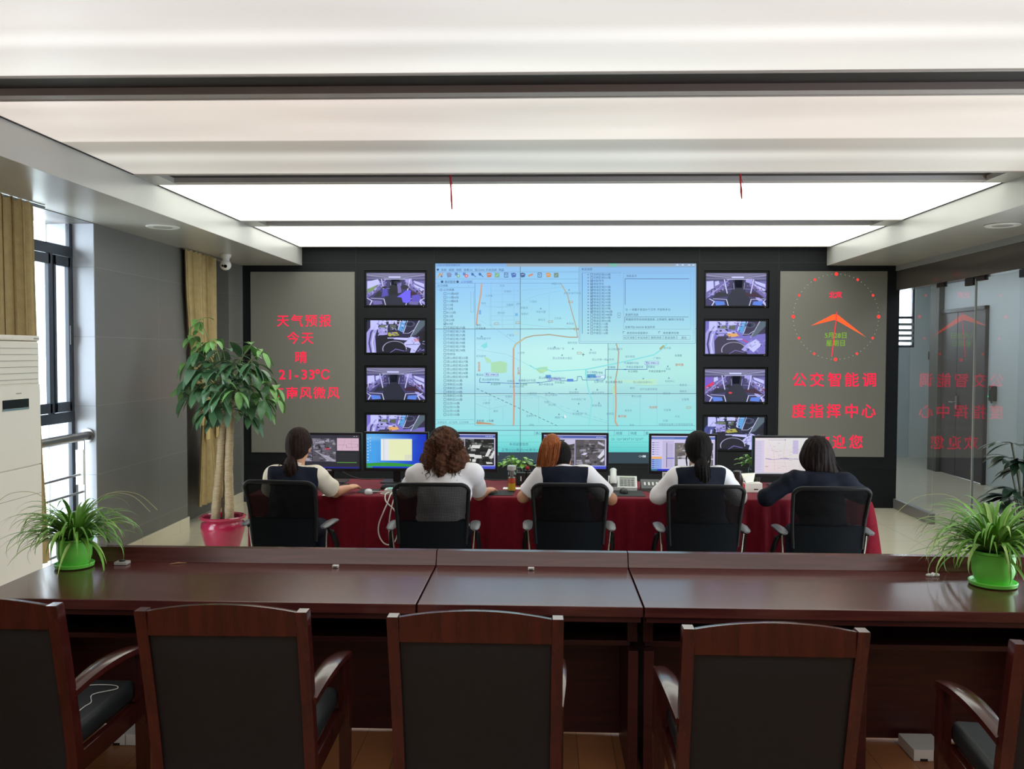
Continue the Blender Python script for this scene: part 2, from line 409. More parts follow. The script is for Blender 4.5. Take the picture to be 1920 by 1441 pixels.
# left wall of grey tiles with two floor-to-ceiling window niches
wl = MB(); wl.box(-3.9, XL, 6.81, 8.57, 0, 2.95, m=0); wl.box(-3.9, XL, 9.75, YW+0.3, 0, 2.95, m=0); wl.box(-3.9, XL, -3.2, 4.55, 0, 2.95, m=0)
wl.box(-3.9, XL, 4.55, 6.81, 2.745, 2.95, m=0); wl.box(-3.9, XL-0.16, 8.57, 9.75, 0, 2.95, m=0)
o = struct('wall_left', wl, [WALL_TILE])
rv = MB(); rv.box(-3.88, XL-0.002, 6.80, 6.809, 0.0, 2.744); rv.box(-3.88, XL-0.002, 4.551, 4.56, 0.0, 2.744)
struct('trim_window_reveal', rv, REVEAL)
struct('baseboard_left', MB().box(XL, XL+0.015, 6.80, 8.58, 0, 0.12, 0.003).box(XL, XL+0.015, 9.74, YW-0.01, 0, 0.12, 0.003), TILE_FLOOR)
struct('wall_back', MB().box(-4.2, 4.6, -3.4, -3.2, 0, 3.1), WHITE_WALL)
struct('wall_right_rear', MB().box(4.1, 4.3, -3.2, 3.2, 0, 3.1), WHITE_WALL)

# window niches: dark frames, upper transom, casement, lower pane
def window(name, y0, y1, mull):
    w = frame_of(name); xg = -3.69
    fr = MB()
    for a, b in ((y0, y0+0.06), (y1-0.045, y1)): fr.box(xg-0.02, xg+0.012, a, b, 0.02, 2.74, 0.003)
    for z0, z1 in ((0.02, 0.09), (1.20, 1.28), (2.48, 2.56)): fr.box(xg-0.02, xg+0.014, y0, y1, z0, z1, 0.003)
    fr.build('window_frame', DARK_FRAME, w)
    sa = MB()
    for a, b in ((y0+0.062, mull-0.021), (mull+0.021, y1-0.047)):
        sa.box(xg-0.014, xg+0.018, a, a+0.03, 1.285, 2.475, 0.003); sa.box(xg-0.014, xg+0.018, b-0.03, b, 1.285, 2.475, 0.003)
        sa.box(xg-0.014, xg+0.018, a, b, 1.285, 1.36, 0.003); sa.box(xg-0.014, xg+0.018, a, b, 2.40, 2.475, 0.003)
    sa.box(xg-0.02, xg+0.012, mull-0.02, mull+0.02, 1.28, 2.48, 0.003)
    sa.build('casement_sash', DARK_FRAME, w)
    MB().box(xg-0.003, xg+0.003, y0+0.02, y1-0.02, 0.05, 2.72).build('glass_pane', PANE, w)
    h = MB(); h.box(xg+0.018, xg+0.034, y1-0.075, y1-0.06, 1.80, 1.95, 0.004); h.build('window_handle', M('black_plastic', (24, 25, 27), 0.4), w)
    MB().box(xg-0.25, XL-0.001, y0, y1, -0.02, 0.018, 0.003).build('window_sill', STEEL, w)
    return w
window('window_1', 4.56, 6.80, 6.50)

# luminous ceiling: dark channels with grey profiles between the light boxes
def glow_mat(k):
    """translucent light-box sheet: tubes behind it make soft long bands along x"""
    m = bpy.data.materials.new('light_box_sheet'); m.use_nodes = True; nt = m.node_tree; N, L = nt.nodes, nt.links; b = N['Principled BSDF']
    b.inputs['Base Color'].default_value = (0.3, 0.3, 0.295, 1); b.inputs['Roughness'].default_value = 0.4
    tc = N.new('ShaderNodeTexCoord'); sp = N.new('ShaderNodeSeparateXYZ'); L.new(tc.outputs['Object'], sp.inputs[0])
    ramp = N.new('ShaderNodeValToRGB'); ramp.color_ramp.interpolation = 'EASE'
    mp = N.new('ShaderNodeMapRange'); mp.inputs['From Min'].default_value = 0; mp.inputs['From Max'].default_value = 1.72
    L.new(sp.outputs[1], mp.inputs[0]); L.new(mp.outputs[0], ramp.inputs[0])
    el = ramp.color_ramp.elements
    pats = {0: [(0.0, (225, 222, 218)), (0.30, (238, 236, 232)), (0.55, (231, 226, 222)), (0.66, (226, 221, 216)), (0.74, (250, 246, 242)), (0.81, (228, 224, 219)), (1.0, (240, 238, 231))],
            1: [(0.0, (234, 220, 210)), (0.12, (218, 206, 196)), (0.47, (236, 224, 214)), (0.495, (162, 154, 144)), (0.60, (156, 149, 140)), (0.72, (210, 206, 198)), (0.86, (188, 183, 175)), (1.0, (198, 192, 183))],
            2: [(0.0, (238, 240, 226)), (0.35, (252, 255, 243)), (0.7, (253, 255, 246)), (1.0, (238, 241, 228))],
            3: [(0.0, (248, 250, 236)), (0.5, (254, 255, 247)), (1.0, (246, 248, 235))]}
    pt = pats.get(k, pats[0])
    while len(el) < len(pt): el.new(0.5)
    for e, (p, c) in zip(el, pt): e.position = p; e.color = rgba(c)
    mu = N.new('ShaderNodeMapping'); mu.inputs['Scale'].default_value = (0.28, 1.4, 1); L.new(tc.outputs['Object'], mu.inputs[0])
    nz = N.new('ShaderNodeTexNoise'); nz.inputs['Scale'].default_value = 1.6; nz.inputs['Detail'].default_value = 1.0; L.new(mu.outputs[0], nz.inputs['Vector'])
    mr = N.new('ShaderNodeMapRange'); mr.inputs['From Min'].default_value = 0.3; mr.inputs['From Max'].default_value = 0.7
    mr.inputs['To Min'].default_value = 0.86 if k < 2 else 0.95; mr.inputs['To Max'].default_value = 1.1 if k < 2 else 1.04
    L.new(nz.outputs['Fac'], mr.inputs[0])
    st = N.new('ShaderNodeMath'); st.operation = 'MULTIPLY'; st.inputs[1].default_value = PANEL_GLOW[k]
    L.new(mr.outputs[0], st.inputs[0]); L.new(st.outputs[0], b.inputs['Emission Strength']); L.new(ramp.outputs[0], b.inputs['Emission Color'])
    return m

where = {-2: 'above the rear of the room, second behind the chairs', -1: 'above the rear of the room, directly over the armchairs', 0: 'at the top of the photo, before the first dark beam',
         1: 'between the first and second dark beams', 2: 'with two red cords at its near edge', 3: 'directly before the black screen wall'}
for k in range(-2, 4):
    y0 = 2.11+2.05*(k-1)+ (0.04 if k else 0); y0 = 2.12+2.055*(k-0) if k < 1 else {1: 4.19, 2: 6.285, 3: 8.33}[k]; y1 = {0: 3.82, 1: 5.93, 2: 8.02, 3: 9.98}.get(k, y0+1.70)
    t = thing('ceiling_light_panel', 'wide white glowing ceiling panel ' + where[k], 'ceiling light', (0.2, y0, ZC))
    MB().box(-2.785, 3.195, y0, y1, ZC+0.001, ZC+0.02).build('diffuser_sheet', glow_mat(k), t)
    for a_ in (y0-0.02, y1): MB().box(-2.79, 3.2, a_, a_+0.02, ZC-0.006, ZC+0.03).build('edge_profile', GREY_PROFILE, t)
    if k < 3:
        n = y1+0.02
        ch = MB(); ch.box(-2.79, 3.2, n, n+0.26, ZC+0.03, ZC+0.06)
        struct('trim_ceiling_channel', ch, CHANNEL)
        struct('trim_ceiling_profile', MB().box(-2.79, 3.2, n+0.26, n+0.33, ZC-0.004, ZC+0.06, 0.002), GREY_PROFILE)
struct('ceiling', MB().box(-4.2, 4.4, -3.2, YW+0.3, ZC+0.09, ZC+0.2), M('ceiling_slab', (120, 120, 120), 0.8))

ends = MB(); gap = MB()
for n in (3.84, 5.95, 8.04):
    for a_, b_ in ((-2.79, -2.62), (3.03, 3.2)): ends.box(a_, b_, n+0.001, n+0.335, ZC-0.007, ZC+0.029)
struct('trim_channel_end', ends, ALU)
for a_, b_ in ((-2.79, -2.775), (3.185, 3.2)): gap.box(a_, b_, -2.0, YW-0.1, ZC-0.0035, ZC-0.0005)
struct('trim_shadow_gap', gap, CHANNEL)
# side soffits (hollow boxes of glossy painted aluminium) and the beam at the screen wall
sl = MB(); sl.box(-3.6, -2.79, -3.2, YW, ZS, ZC+0.085, 0.003); struct('ceiling_soffit_left', sl, ALU)
sr = MB(); sr.box(3.2, 4.02, -3.2, YW, ZS, ZC+0.085, 0.003); struct('ceiling_soffit_right', sr, ALU)

# glass partition on the right: header, fixed pane with base rail, frameless double door, dark post
HEADER = M('bronze_header_cladding', (92, 86, 82), 0.12, metal=0.3, var=0.04, vscale=2)
struct('trim_glass_header', MB().box(XR-0.04, XR+0.10, 4.0, YW, 2.47, 2.69, 0.004), HEADER)
struct('trim_header_band', MB().box(XR-0.05, XR+0.10, -3.2, YW, 2.69, ZC+0.085, 0.003), M('grey_fascia', (140, 140, 138), 0.35))
wr = frame_of('wall_right')
MB().box(XR-0.006, XR+0.006, 9.21, YW-0.002, 0.11, 2.47).build('glass_pane', PARTITION_GLASS, wr)
MB().box(XR-0.006, XR+0.006, 3.2, 7.30, 0.11, 2.47).build('glass_pane', PARTITION_GLASS, wr)
MB().box(XR-0.03, XR+0.03, 9.2, YW, 0.0, 0.11, 0.004).box(XR-0.03, XR+0.03, 3.2, 7.30, 0.0, 0.11, 0.004).build('base_rail', M('grey_metal_rail', (128, 126, 124), 0.35, metal=0.4), wr)
MB().box(XR-0.05, XR+0.05, 7.30, 7.42, 0, 2.47, 0.004).build('dark_post', M('dark_green_post', (48, 54, 54), 0.35, metal=0.2), wr)
d2 = frame_of('door_2')
for y0, y1 in ((8.39, 9.195), (7.43, 8.376)):
    lf = MB().box(XR-0.006, XR+0.006, y0, y1, 0.02, 2.455).build('door_leaf', PARTITION_GLASS, d2)
    MB().box(XR-0.02, XR+0.02, y0+0.02, y0+0.18, 2.40, 2.468, 0.003).box(XR-0.02, XR+0.02, y1-0.18, y1-0.02, 2.43, 2.468, 0.003).build('patch_fitting', M('black_fitting', (20, 20, 21), 0.35), lf)
    MB().box(XR-0.02, XR+0.02, y0+0.02, y0+0.18, 0.0, 0.07, 0.003).build('patch_fitting', STEEL, lf)
MB().box(XR-0.009, XR+0.009, 8.377, 8.389, 0.02, 2.455).build('edge_strip', M('pale_seal', (150, 156, 152), 0.4), d2)

# corridor behind the glass
XC = 5.95
struct('wall_corridor', MB().box(XC, XC+0.2, 6.2, 12.03, 0, 2.9).box(XC, XC+0.2, 13.42, 13.62, 0, 2.9).box(XC, XC+0.2, 12.03, 13.42, 2.41, 2.9), CORR_WALL)
struct('trim_corridor_pillar', MB().box(XC-0.08, XC+0.25, 13.36, 13.66, 0, 2.9, 0.004), M('brown_pillar', (86, 86, 82), 0.65))
struct('wall_corridor_end', MB().box(3.4, 5.0, 15.3, 15.45, 0, 2.9).box(6.33, 9, 15.3, 15.45, 0, 2.9).box(5.0, 6.33, 15.3, 15.45, 0, 1.87), CORR_WALL)
struct('wall_corridor_near', MB().box(XR+0.2, XC, 6.0, 6.2, 0, 2.9), CORR_WALL)
struct('wall_corridor_side', MB().box(8.8, 9.0, 13.6, 15.3, 0, 2.9).box(XC+0.2, 9.0, 13.5, 13.62, 0, 2.9), CORR_WALL)
struct('wall_screen_rear', MB().box(3.3, 3.42, YW+0.3, 15.3, 0, 2.9), CORR_WALL)
struct('ceiling_corridor', MB().box(3.3, 9, 6.0, 15.45, 2.9, 3.0), WHITE_WALL)
w3 = frame_of('window_3')
wf = MB()
for x in (5.0, 5.6, 6.29): wf.box(x, x+0.04, 15.33, 15.39, 1.87, 2.9)
for z in (1.87, 2.36, 2.86): wf.box(5.0, 6.33, 15.33, 15.39, z, z+0.04)
wf.build('window_frame', DARK_FRAME, w3)
bl = MB()
for z in (1.96, 2.05, 2.14, 2.24): bl.box(5.02, 6.31, 15.31, 15.33, z, z+0.045)
bl.build('blind_slat', M('grey_blind', (140, 148, 152), 0.6), w3)
MB().box(5.0, 6.33, 15.36, 15.364, 1.9, 2.9).build('glass_pane', PANE, w3)
d1 = frame_of('door_1')
DOORP = M('brown_steel_door', (74, 68, 72), 0.4, var=0.05, vscale=2)
for y0, y1 in ((12.07, 12.86), (12.87, 13.38)):
    MB().box(XC-0.03, XC+0.03, y0, y1, 0.01, 2.36, 0.004).build('door_leaf', DOORP, d1)
MB().box(XC-0.05, XC+0.05, 12.03, 12.07, 0, 2.41).box(XC-0.05, XC+0.05, 13.38, 13.42, 0, 2.41).box(XC-0.05, XC+0.05, 12.03, 13.42, 2.36, 2.41).build('door_frame', M('door_frame_paint', (58, 54, 58), 0.4), d1)
MB().box(XC-0.06, XC-0.03, 12.79, 12.84, 0.98, 1.16, 0.006).tube([(XC-0.06, 12.81, 1.07), (XC-0.1, 12.81, 1.07), (XC-0.1, 12.93, 1.07)], 0.011).build('door_handle', STEEL, d1)
cl = thing('corridor_lock_terminal', 'black access terminal with green light on the corridor wall beside the dark door', 'access terminal', (XC-0.001, 11.85, 1.2))
MB().box(XC-0.05, XC-0.001, 11.78, 11.92, 1.14, 1.34, 0.012).build('housing', M('black_plastic', (24, 25, 27), 0.4), cl)
MB().tube([(XC-0.05, 11.84, 1.32), (XC-0.09, 11.8, 1.28), (XC-0.1, 11.78, 1.2), (XC-0.06, 11.8, 1.12)], 0.012).build('handset', M('black_plastic', (24, 25, 27), 0.4), cl)
MB().ball((XC-0.052, 11.9, 1.2), 0.012).build('status_light', emit_mat('green_led', (40, 255, 160), 1.5), cl)

lt = thing('corridor_fill_light', 'long white fill light added above the corridor behind the glass partition', 'ceiling light', (5.0, 10.0, 2.9))  # mostly hidden lamp, added to brighten the corridor behind the glass
MB().box(4.6, 5.4, 7.6, 15.0, 2.885, 2.9).build('diffuser_sheet', emit_mat('corridor_fill_glow', (246, 250, 255), 3.6), lt)
for a_ in (7.57, 15.0): MB().box(4.57, 5.43, a_, a_+0.03, 2.88, 2.9).build('edge_profile', GREY_PROFILE, lt)

# pale building across the street, seen through the window
bd = thing('facade_building', 'pale white building across the street seen through the window', 'building', (-16, 16, -6))
MB().box(-17, -13, 6, 40, -6, 4.5).build('facade_wall', M('pale_facade', (236, 240, 240), 0.8, var=0.03), bd)
for i in range(4):
    f = MB()
    y0 = 17+i*4.0
    f.box(-13.0, -12.95, y0, y0+1.6, 1.6, 3.4); f.build('facade_window', M('pale_facade_glass', (176, 206, 208), 0.2), bd)
struct('ground_outside', MB().box(-40, -4.1, -20, 60, -6.2, -6.0), M('street_paving', (190, 190, 186), 0.8))
# ------------------------------------------------------------------ the black screen wall
G = YW - 0.30
wb = MB()
yf = YW
cells = []
# back panel with openings is built as slabs round the screens
def slab(x0, x1, z0, z1, m=0): wb.box(x0, x1, yf, yf+0.25, z0, z1)
slab(XL, 4.02, 2.79, ZC+0.085); slab(XL, 4.02, 0, 0.47); slab(XL, -3.40, 0.47, 2.79); slab(3.885, 4.02, 0.47, 2.79)
slab(-3.40, -2.172, 0.47, 0.575); slab(-3.40, -2.172, 2.685, 2.79); slab(2.672, 3.885, 0.47, 0.575); slab(2.672, 3.885, 2.69, 2.79)
slab(-2.172, -2.07, 0.47, 2.79); slab(-1.345, -1.25, 0.47, 2.79); slab(1.752, 1.825, 0.47, 2.79); slab(2.56, 2.672, 0.47, 2.79)
ZD = [(2.672, 2.293), (2.125, 1.745), (1.577, 1.198), (1.03, 0.651)]
for x0, x1 in ((-2.07, -1.345), (1.825, 2.56)):
    zt = 2.79
    for a, b in ZD: slab(x0, x1, a+0.022, zt); zt = b-0.022
    slab(x0, x1, 0.47, zt)
wb.box(XL, 4.02, yf+0.26, yf+0.30, 0, ZC+0.085)
struct('wall_screen', wb, BLACK)
sm = MB()
for x in (-2.165, -1.262, 1.77, 2.66): sm.box(x-0.004, x+0.004, yf-0.004, yf+0.01, 0.0, 2.94)
sm.box(XL, 4.02, yf-0.004, yf+0.01, 2.778, 2.786); sm.box(XL, 4.02, yf-0.004, yf+0.01, 0.445, 0.451)
struct('trim_panel_joint', sm, M('panel_joint', (17, 18, 20), 0.5))
struct('trim_panel_edge', MB().box(XL+0.0, XL+0.022, yf-0.012, yf, 0, 2.745), M('edge_aluminium', (150, 152, 154), 0.35, metal=0.5))

SCREEN = screen_mat()
def wall_xz(px, py, Y=YW):
    p = at(px, py, Y); return p.x, p.z

class Art:
    """flat picture drawn in its own coordinates, laid on a plane: T maps (u, v) to a 3D point, each new layer a hair nearer"""
    def __init__(s, T, step=0.00025, n=Vector((0, -1, 0))): s.mb = MB(); s.T = T; s.k = 0; s.step = step; s.n = n
    def lay(s, d=1): s.k += d; return s
    def _p(s, q): return s.T(*q) + s.n*(s.k*s.step)
    def poly(s, pts, col): s.mb.add([s._p(p) for p in pts], [tuple(range(len(pts)))], cols=[col]); return s
    def rect(s, x0, y0, x1, y1, col): return s.poly([(x0, y0), (x1, y0), (x1, y1), (x0, y1)], col)
    def line(s, pts, w, col):
        for (ax, ay), (bx, by) in zip(pts[:-1], pts[1:]):
            dx, dy = bx-ax, by-ay; L = math.hypot(dx, dy) or 1; nx, ny = -dy/L*w/2, dx/L*w/2; ex, ey = dx/L*w*0.25, dy/L*w*0.25
            s.poly([(ax-ex+nx, ay-ey+ny), (bx+ex+nx, by+ey+ny), (bx+ex-nx, by+ey-ny), (ax-ex-nx, ay-ey-ny)], col)
        return s
    def dash(s, a, b, w, on, off, col):
        L = math.hypot(b[0]-a[0], b[1]-a[1]); t = 0; d = ((b[0]-a[0])/L, (b[1]-a[1])/L)
        while t < L:
            e = min(L, t+on); s.line([(a[0]+d[0]*t, a[1]+d[1]*t), (a[0]+d[0]*e, a[1]+d[1]*e)], w, col); t += on+off
        return s
    def disc(s, x, y, r, col, n=14): return s.poly([(x+r*math.cos(2*PI*i/n), y+r*math.sin(2*PI*i/n)) for i in range(n)], col)
    def ring(s, x, y, w, h, t, col): 
        s.line([(x, y), (x+w, y)], t, col); s.line([(x+w, y), (x+w, y+h)], t, col); s.line([(x+w, y+h), (x, y+h)], t, col); s.line([(x, y+h), (x, y)], t, col); return s
    def text(s, t, x, y, size, col, bold=0.0, align='l', up=-1, rot=0.0, res=1, wide=1.0):
        """baseline starts at x, y; up=-1 where v grows downwards"""
        v, f = glyphs(t, size, bold, res)
        if not v: return s
        w = max(p[0] for p in v)*wide; dx = {'l': 0, 'c': -w/2, 'r': -w}[align]; c, sn = math.cos(rot), math.sin(rot)
        P = []
        for a, b in v:
            a = a*wide+dx; b = b*up; P.append(s._p((x+a*c-b*sn, y+a*sn+b*c)))
        s.mb.add(P, f, cols=[col]*len(f)); return s
    def build(s, name, parent): return s.mb.build(name, SCREEN, parent, smooth=0)

# ------------------------------------------------------------------ LED boards
LED_FACE = M('led_board_face', (128, 127, 121), 0.75, spec=0.2)
nt = LED_FACE.node_tree; b = nt.nodes['Principled BSDF']; tc = nt.nodes.new('ShaderNodeTexCoord'); ck = nt.nodes.new('ShaderNodeTexChecker')
ck.inputs['Scale'].default_value = 100; ck.inputs['Color1'].default_value = rgba((129, 128, 122)); ck.inputs['Color2'].default_value = rgba((127, 126, 120))
nt.links.new(tc.outputs['Object'], ck.inputs['Vector']); nt.links.new(ck.outputs['Color'], b.inputs['Base Color'])
RED, ORANGE, GREEN = (255, 22, 66), (255, 92, 40), (120, 172, 30)
LEDM = screen_mat('led_diodes', 1.25, 0.6)
def led_board(x0, x1, z0, z1, label, name='led_board'):
    t = thing(name, label, 'LED board', ((x0+x1)/2, YW, z0))
    MB().box(x0, x1, YW-0.006, YW+0.08, z0, z1, 0.002).build('board_face', LED_FACE, t)
    fr = MB()
    for a in ((x0-0.008, x0, z0-0.008, z1+0.008), (x1, x1+0.008, z0-0.008, z1+0.008), (x0, x1, z0-0.008, z0), (x0, x1, z1, z1+0.008)): fr.box(a[0], a[1], YW-0.008, YW+0.02, a[2], a[3])
    fr.build('board_frame', M('panel_joint'), t)
    return t
def wallT(y): return lambda px, py: Vector((*[wall_xz(px, py)[0]], y, wall_xz(px, py)[1]))
def led_art(t, name): a = Art(wallT(YW-0.0075)); return a
lb = led_board(-3.395, -2.178, 0.582, 2.678, 'grey LED board with red weather forecast lettering behind the tall potted tree')
def led_line(t, s_, x, y, size, pitch, col, bold, wide=1.0, off=0.0078, name='led_character'):
    """one line of LED characters, each centred on its own cell"""
    n = len(s_)
    for i, ch in enumerate(s_):
        a = Art(wallT(YW-off)); a.text(ch, x+(i-(n-1)/2)*pitch, y, size, col, bold, 'c', res=3, wide=wide); a.mb.build(name, LEDM, t, smooth=0)
for s_, x, y, sz, p in (('天气预报', 570, 610, 24, 26.3), ('今天', 563, 642.3, 24, 26.5), ('晴', 564, 678.5, 24, 26), ('东南风微风', 573, 745, 24, 26)):
    led_line(lb, s_, x, y, sz, p, RED, 0.006)
for ch, x in zip('21-33', (529, 542, 556, 570, 584)): led_line(lb, ch, x, 710.5, 25, 0, RED, 0.014)
led_line(lb, '℃', 604, 710.5, 25, 0, RED, 0.01)
rb = led_board(2.68, 3.878, 0.583, 2.688, 'grey LED board with red clock face and welcome lettering beside the glass partition')
cx, cy, rr = 1567, 593.5, 80
for i in range(60):
    w = 2*PI*i/60; x, y = cx+rr*math.sin(w)+(cy-rr*math.cos(w)-593)*-0.010, cy-rr*math.cos(w); a = Art(wallT(YW-0.0078))
    if i % 15 == 0: a.disc(x, y, 3.4, (255, 60, 50))
    elif i % 5 == 0: a.poly([(x-3, y), (x, y-3), (x+3, y), (x, y+3)], (255, 60, 50))
    else: a.disc(x, y, 0.8, (170, 190, 160), 6)
    a.mb.build('hour_mark' if i % 5 == 0 else 'minute_dot', LEDM, rb, smooth=0)
led_line(rb, '北京', 1566, 557.5, 13, 12, RED, 0.02); led_line(rb, '公交智能调', 1563.5, 722, 28, 32.6, RED, 0.01)
led_line(rb, '度指挥中心', 1562.5, 780.5, 28, 32.6, RED, 0.01); led_line(rb, '欢迎您', 1573, 838, 27, 31, RED, 0.01)
for ch, x in zip('5月28日', (1548.5, 1557, 1566.5, 1573, 1581.5)): led_line(rb, ch, x, 633, 12.5, 0, GREEN, 0.006, name='date_character')
led_line(rb, '星期日', 1566, 647.5, 12.5, 12.2, GREEN, 0.006, name='date_character')
a = Art(wallT(YW-0.0082))
a.poly([(1520, 610.5), (1562, 589), (1568, 589), (1568, 599), (1560, 600.5)], ORANGE); a.poly([(1568, 588.5), (1573, 592), (1622, 631), (1624.5, 632), (1567, 600)], ORANGE)
a.lay(); a.line([(1568.5, 584.5), (1567, 602), (1559, 668)], 1.6, (255, 40, 60))
a.mb.build('clock_hand', LEDM, rb, smooth=0)

# ------------------------------------------------------------------ eight bus camera displays
V1, V2, V3, V4 = (62, 58, 104), (112, 106, 172), (164, 160, 230), (196, 198, 255)
DK, DK2, PALE = (22, 24, 34), (38, 40, 56), (206, 208, 248)
def bus_aisle(a, shift=0.0, red=False, crowd=False, end=0.5):
    """bus interior from the front: pale ceiling, window bands either side, dark aisle, hand rails"""
    e = end; random.seed(int(shift*100)+7*red+3*crowd)
    a.rect(0, 0, 1, 1, [V1, V1, V2, V2][::-1] if False else V1); a.lay()
    a.poly([(0, 1), (1, 1), (1, .9), (e+.13, .82), (e-.13, .82), (0, .9)], (126, 124, 160)); a.poly([(0, .9), (e-.13, .82), (e-.13, .77), (0, .78)], (88, 86, 128)); a.poly([(1, .9), (e+.13, .82), (e+.13, .77), (1, .78)], (96, 94, 140)); a.lay()
    for k in range(4): a.line([(0, .98-.05*k), (e-.12, .86-.012*k)], .008, (170, 170, 200) if k % 2 else (70, 70, 100)); a.line([(1, .98-.05*k), (e+.12, .86-.012*k)], .008, (176, 176, 214) if k % 2 else (70, 70, 104))
    a.rect(e-.12, .84, e+.08, .885, (200, 205, 250)); a.lay()
    a.poly([(0, .76), (e-.17, .74), (e-.17, .6), (0, .2)], V2); a.poly([(1, .76), (e+.17, .74), (e+.17, .6), (1, .2)], V2); a.lay()
    a.poly([(.02, .74), (.13, .76), (.14, .55), (.02, .42)], V4 if not red else (120, 90, 200)); a.poly([(.16, .74), (.22, .76), (.23, .66), (.16, .6)], V4)
    a.poly([(.8, .76), (.98, .66), (.98, .55), (.82, .68)], V4); a.poly([(.79, .66), (.98, .5), (.98, .38), (.82, .58)], V4); a.poly([(.66, .8), (.77, .82), (.78, .66), (.66, .72)], V3)
    a.poly([(.78, .4), (.99, .1), (.99, .02), (.84, .2)], V3); a.lay()
    if red: a.poly([(.02, .46), (.15, .62), (.16, .54), (.04, .38)], (230, 50, 90)); a.lay()
    for _ in range(90):
        s_ = random.choice((-1, 1)); u = random.random(); x = e+s_*(.14+.34*u); y = .66-.3*u+random.uniform(-.08, .08); w, h = .005+.018*u*random.random(), .01+.04*u*random.random()
        a.rect(x-w, y-h, x+w, y+h, random.choice((V3, V2, DK2, (84, 62, 96), (170, 168, 220), (110, 60, 84))))
    a.lay()
    a.poly([(e-.09, .8), (e+.08, .8), (e+.1, .45), (e+.26, 0), (e-.26, 0), (e-.12, .45)], (34, 38, 54)); a.poly([(e-.07, .8), (e+.06, .8), (e+.05, .55), (e-.06, .55)], DK); a.lay()
    a.poly([(.12, .24), (.38, .3), (.38, .4), (.2, .42)], DK2); a.poly([(.95, .24), (.66, .3), (.66, .4), (.82, .42)], (60, 34, 56)); a.lay()
    for s_ in (-1, 1):
        a.line([(e+s_*.44, .0), (e+s_*.4, .14), (e+s_*.48, .22)], .02, PALE); a.line([(e+s_*.42, .22), (e+s_*.2, .2), (e+s_*.17, 0)], .014, PALE)
        a.line([(e+s_*.24, .8), (e+s_*.19, .38)], .016, PALE); a.line([(e+s_*.5, .28), (e+s_*.28, .62), (e+s_*.16, .8)], .014, V3)
        a.poly([(e+s_*.4, .16), (e+s_*.24, .14), (e+s_*.22, .04), (e+s_*.37, .02)], (90, 130, 225) if not crowd else V2)
        a.line([(e+s_*.09, .7), (e+s_*.08, .5)], .008, V3); a.line([(e+s_*.1, .52), (e+s_*.22, .5)], .008, V3)
    a.line([(e-.2, .8), (e+.16, .8)], .014, PALE); a.lay()
    if crowd:
        a.poly([(.4, .6), (.47, .64), (.53, .58), (.54, .34), (.4, .32)], DK); a.poly([(.52, .74), (.58, .68), (.6, .4), (.53, .36)], V2); a.poly([(.52, .26), (.68, .46), (.75, .46), (.75, .12), (.69, .07), (.62, .1), (.6, .24)], (110, 98, 250))
        a.disc(.51, .7, .05, DK); a.disc(.65, .56, .07, DK2); a.poly([(.77, .3), (.87, .34), (.93, .28), (.9, .12), (.78, .12)], (96, 84, 200)); a.poly([(.28, .5), (.35, .52), (.38, .3), (.26, .26)], (84, 76, 180)); a.disc(.31, .55, .035, DK2)
        a.poly([(.02, .72), (.2, .8), (.24, .66), (.06, .5)], V4); a.poly([(.02, .5), (.2, .64), (.12, .46), (.02, .38)], (120, 150, 90)); a.lay()
    if red: a.disc(.4, .48, .05, DK); a.disc(.43, .28, .03, (220, 50, 70))
    return a
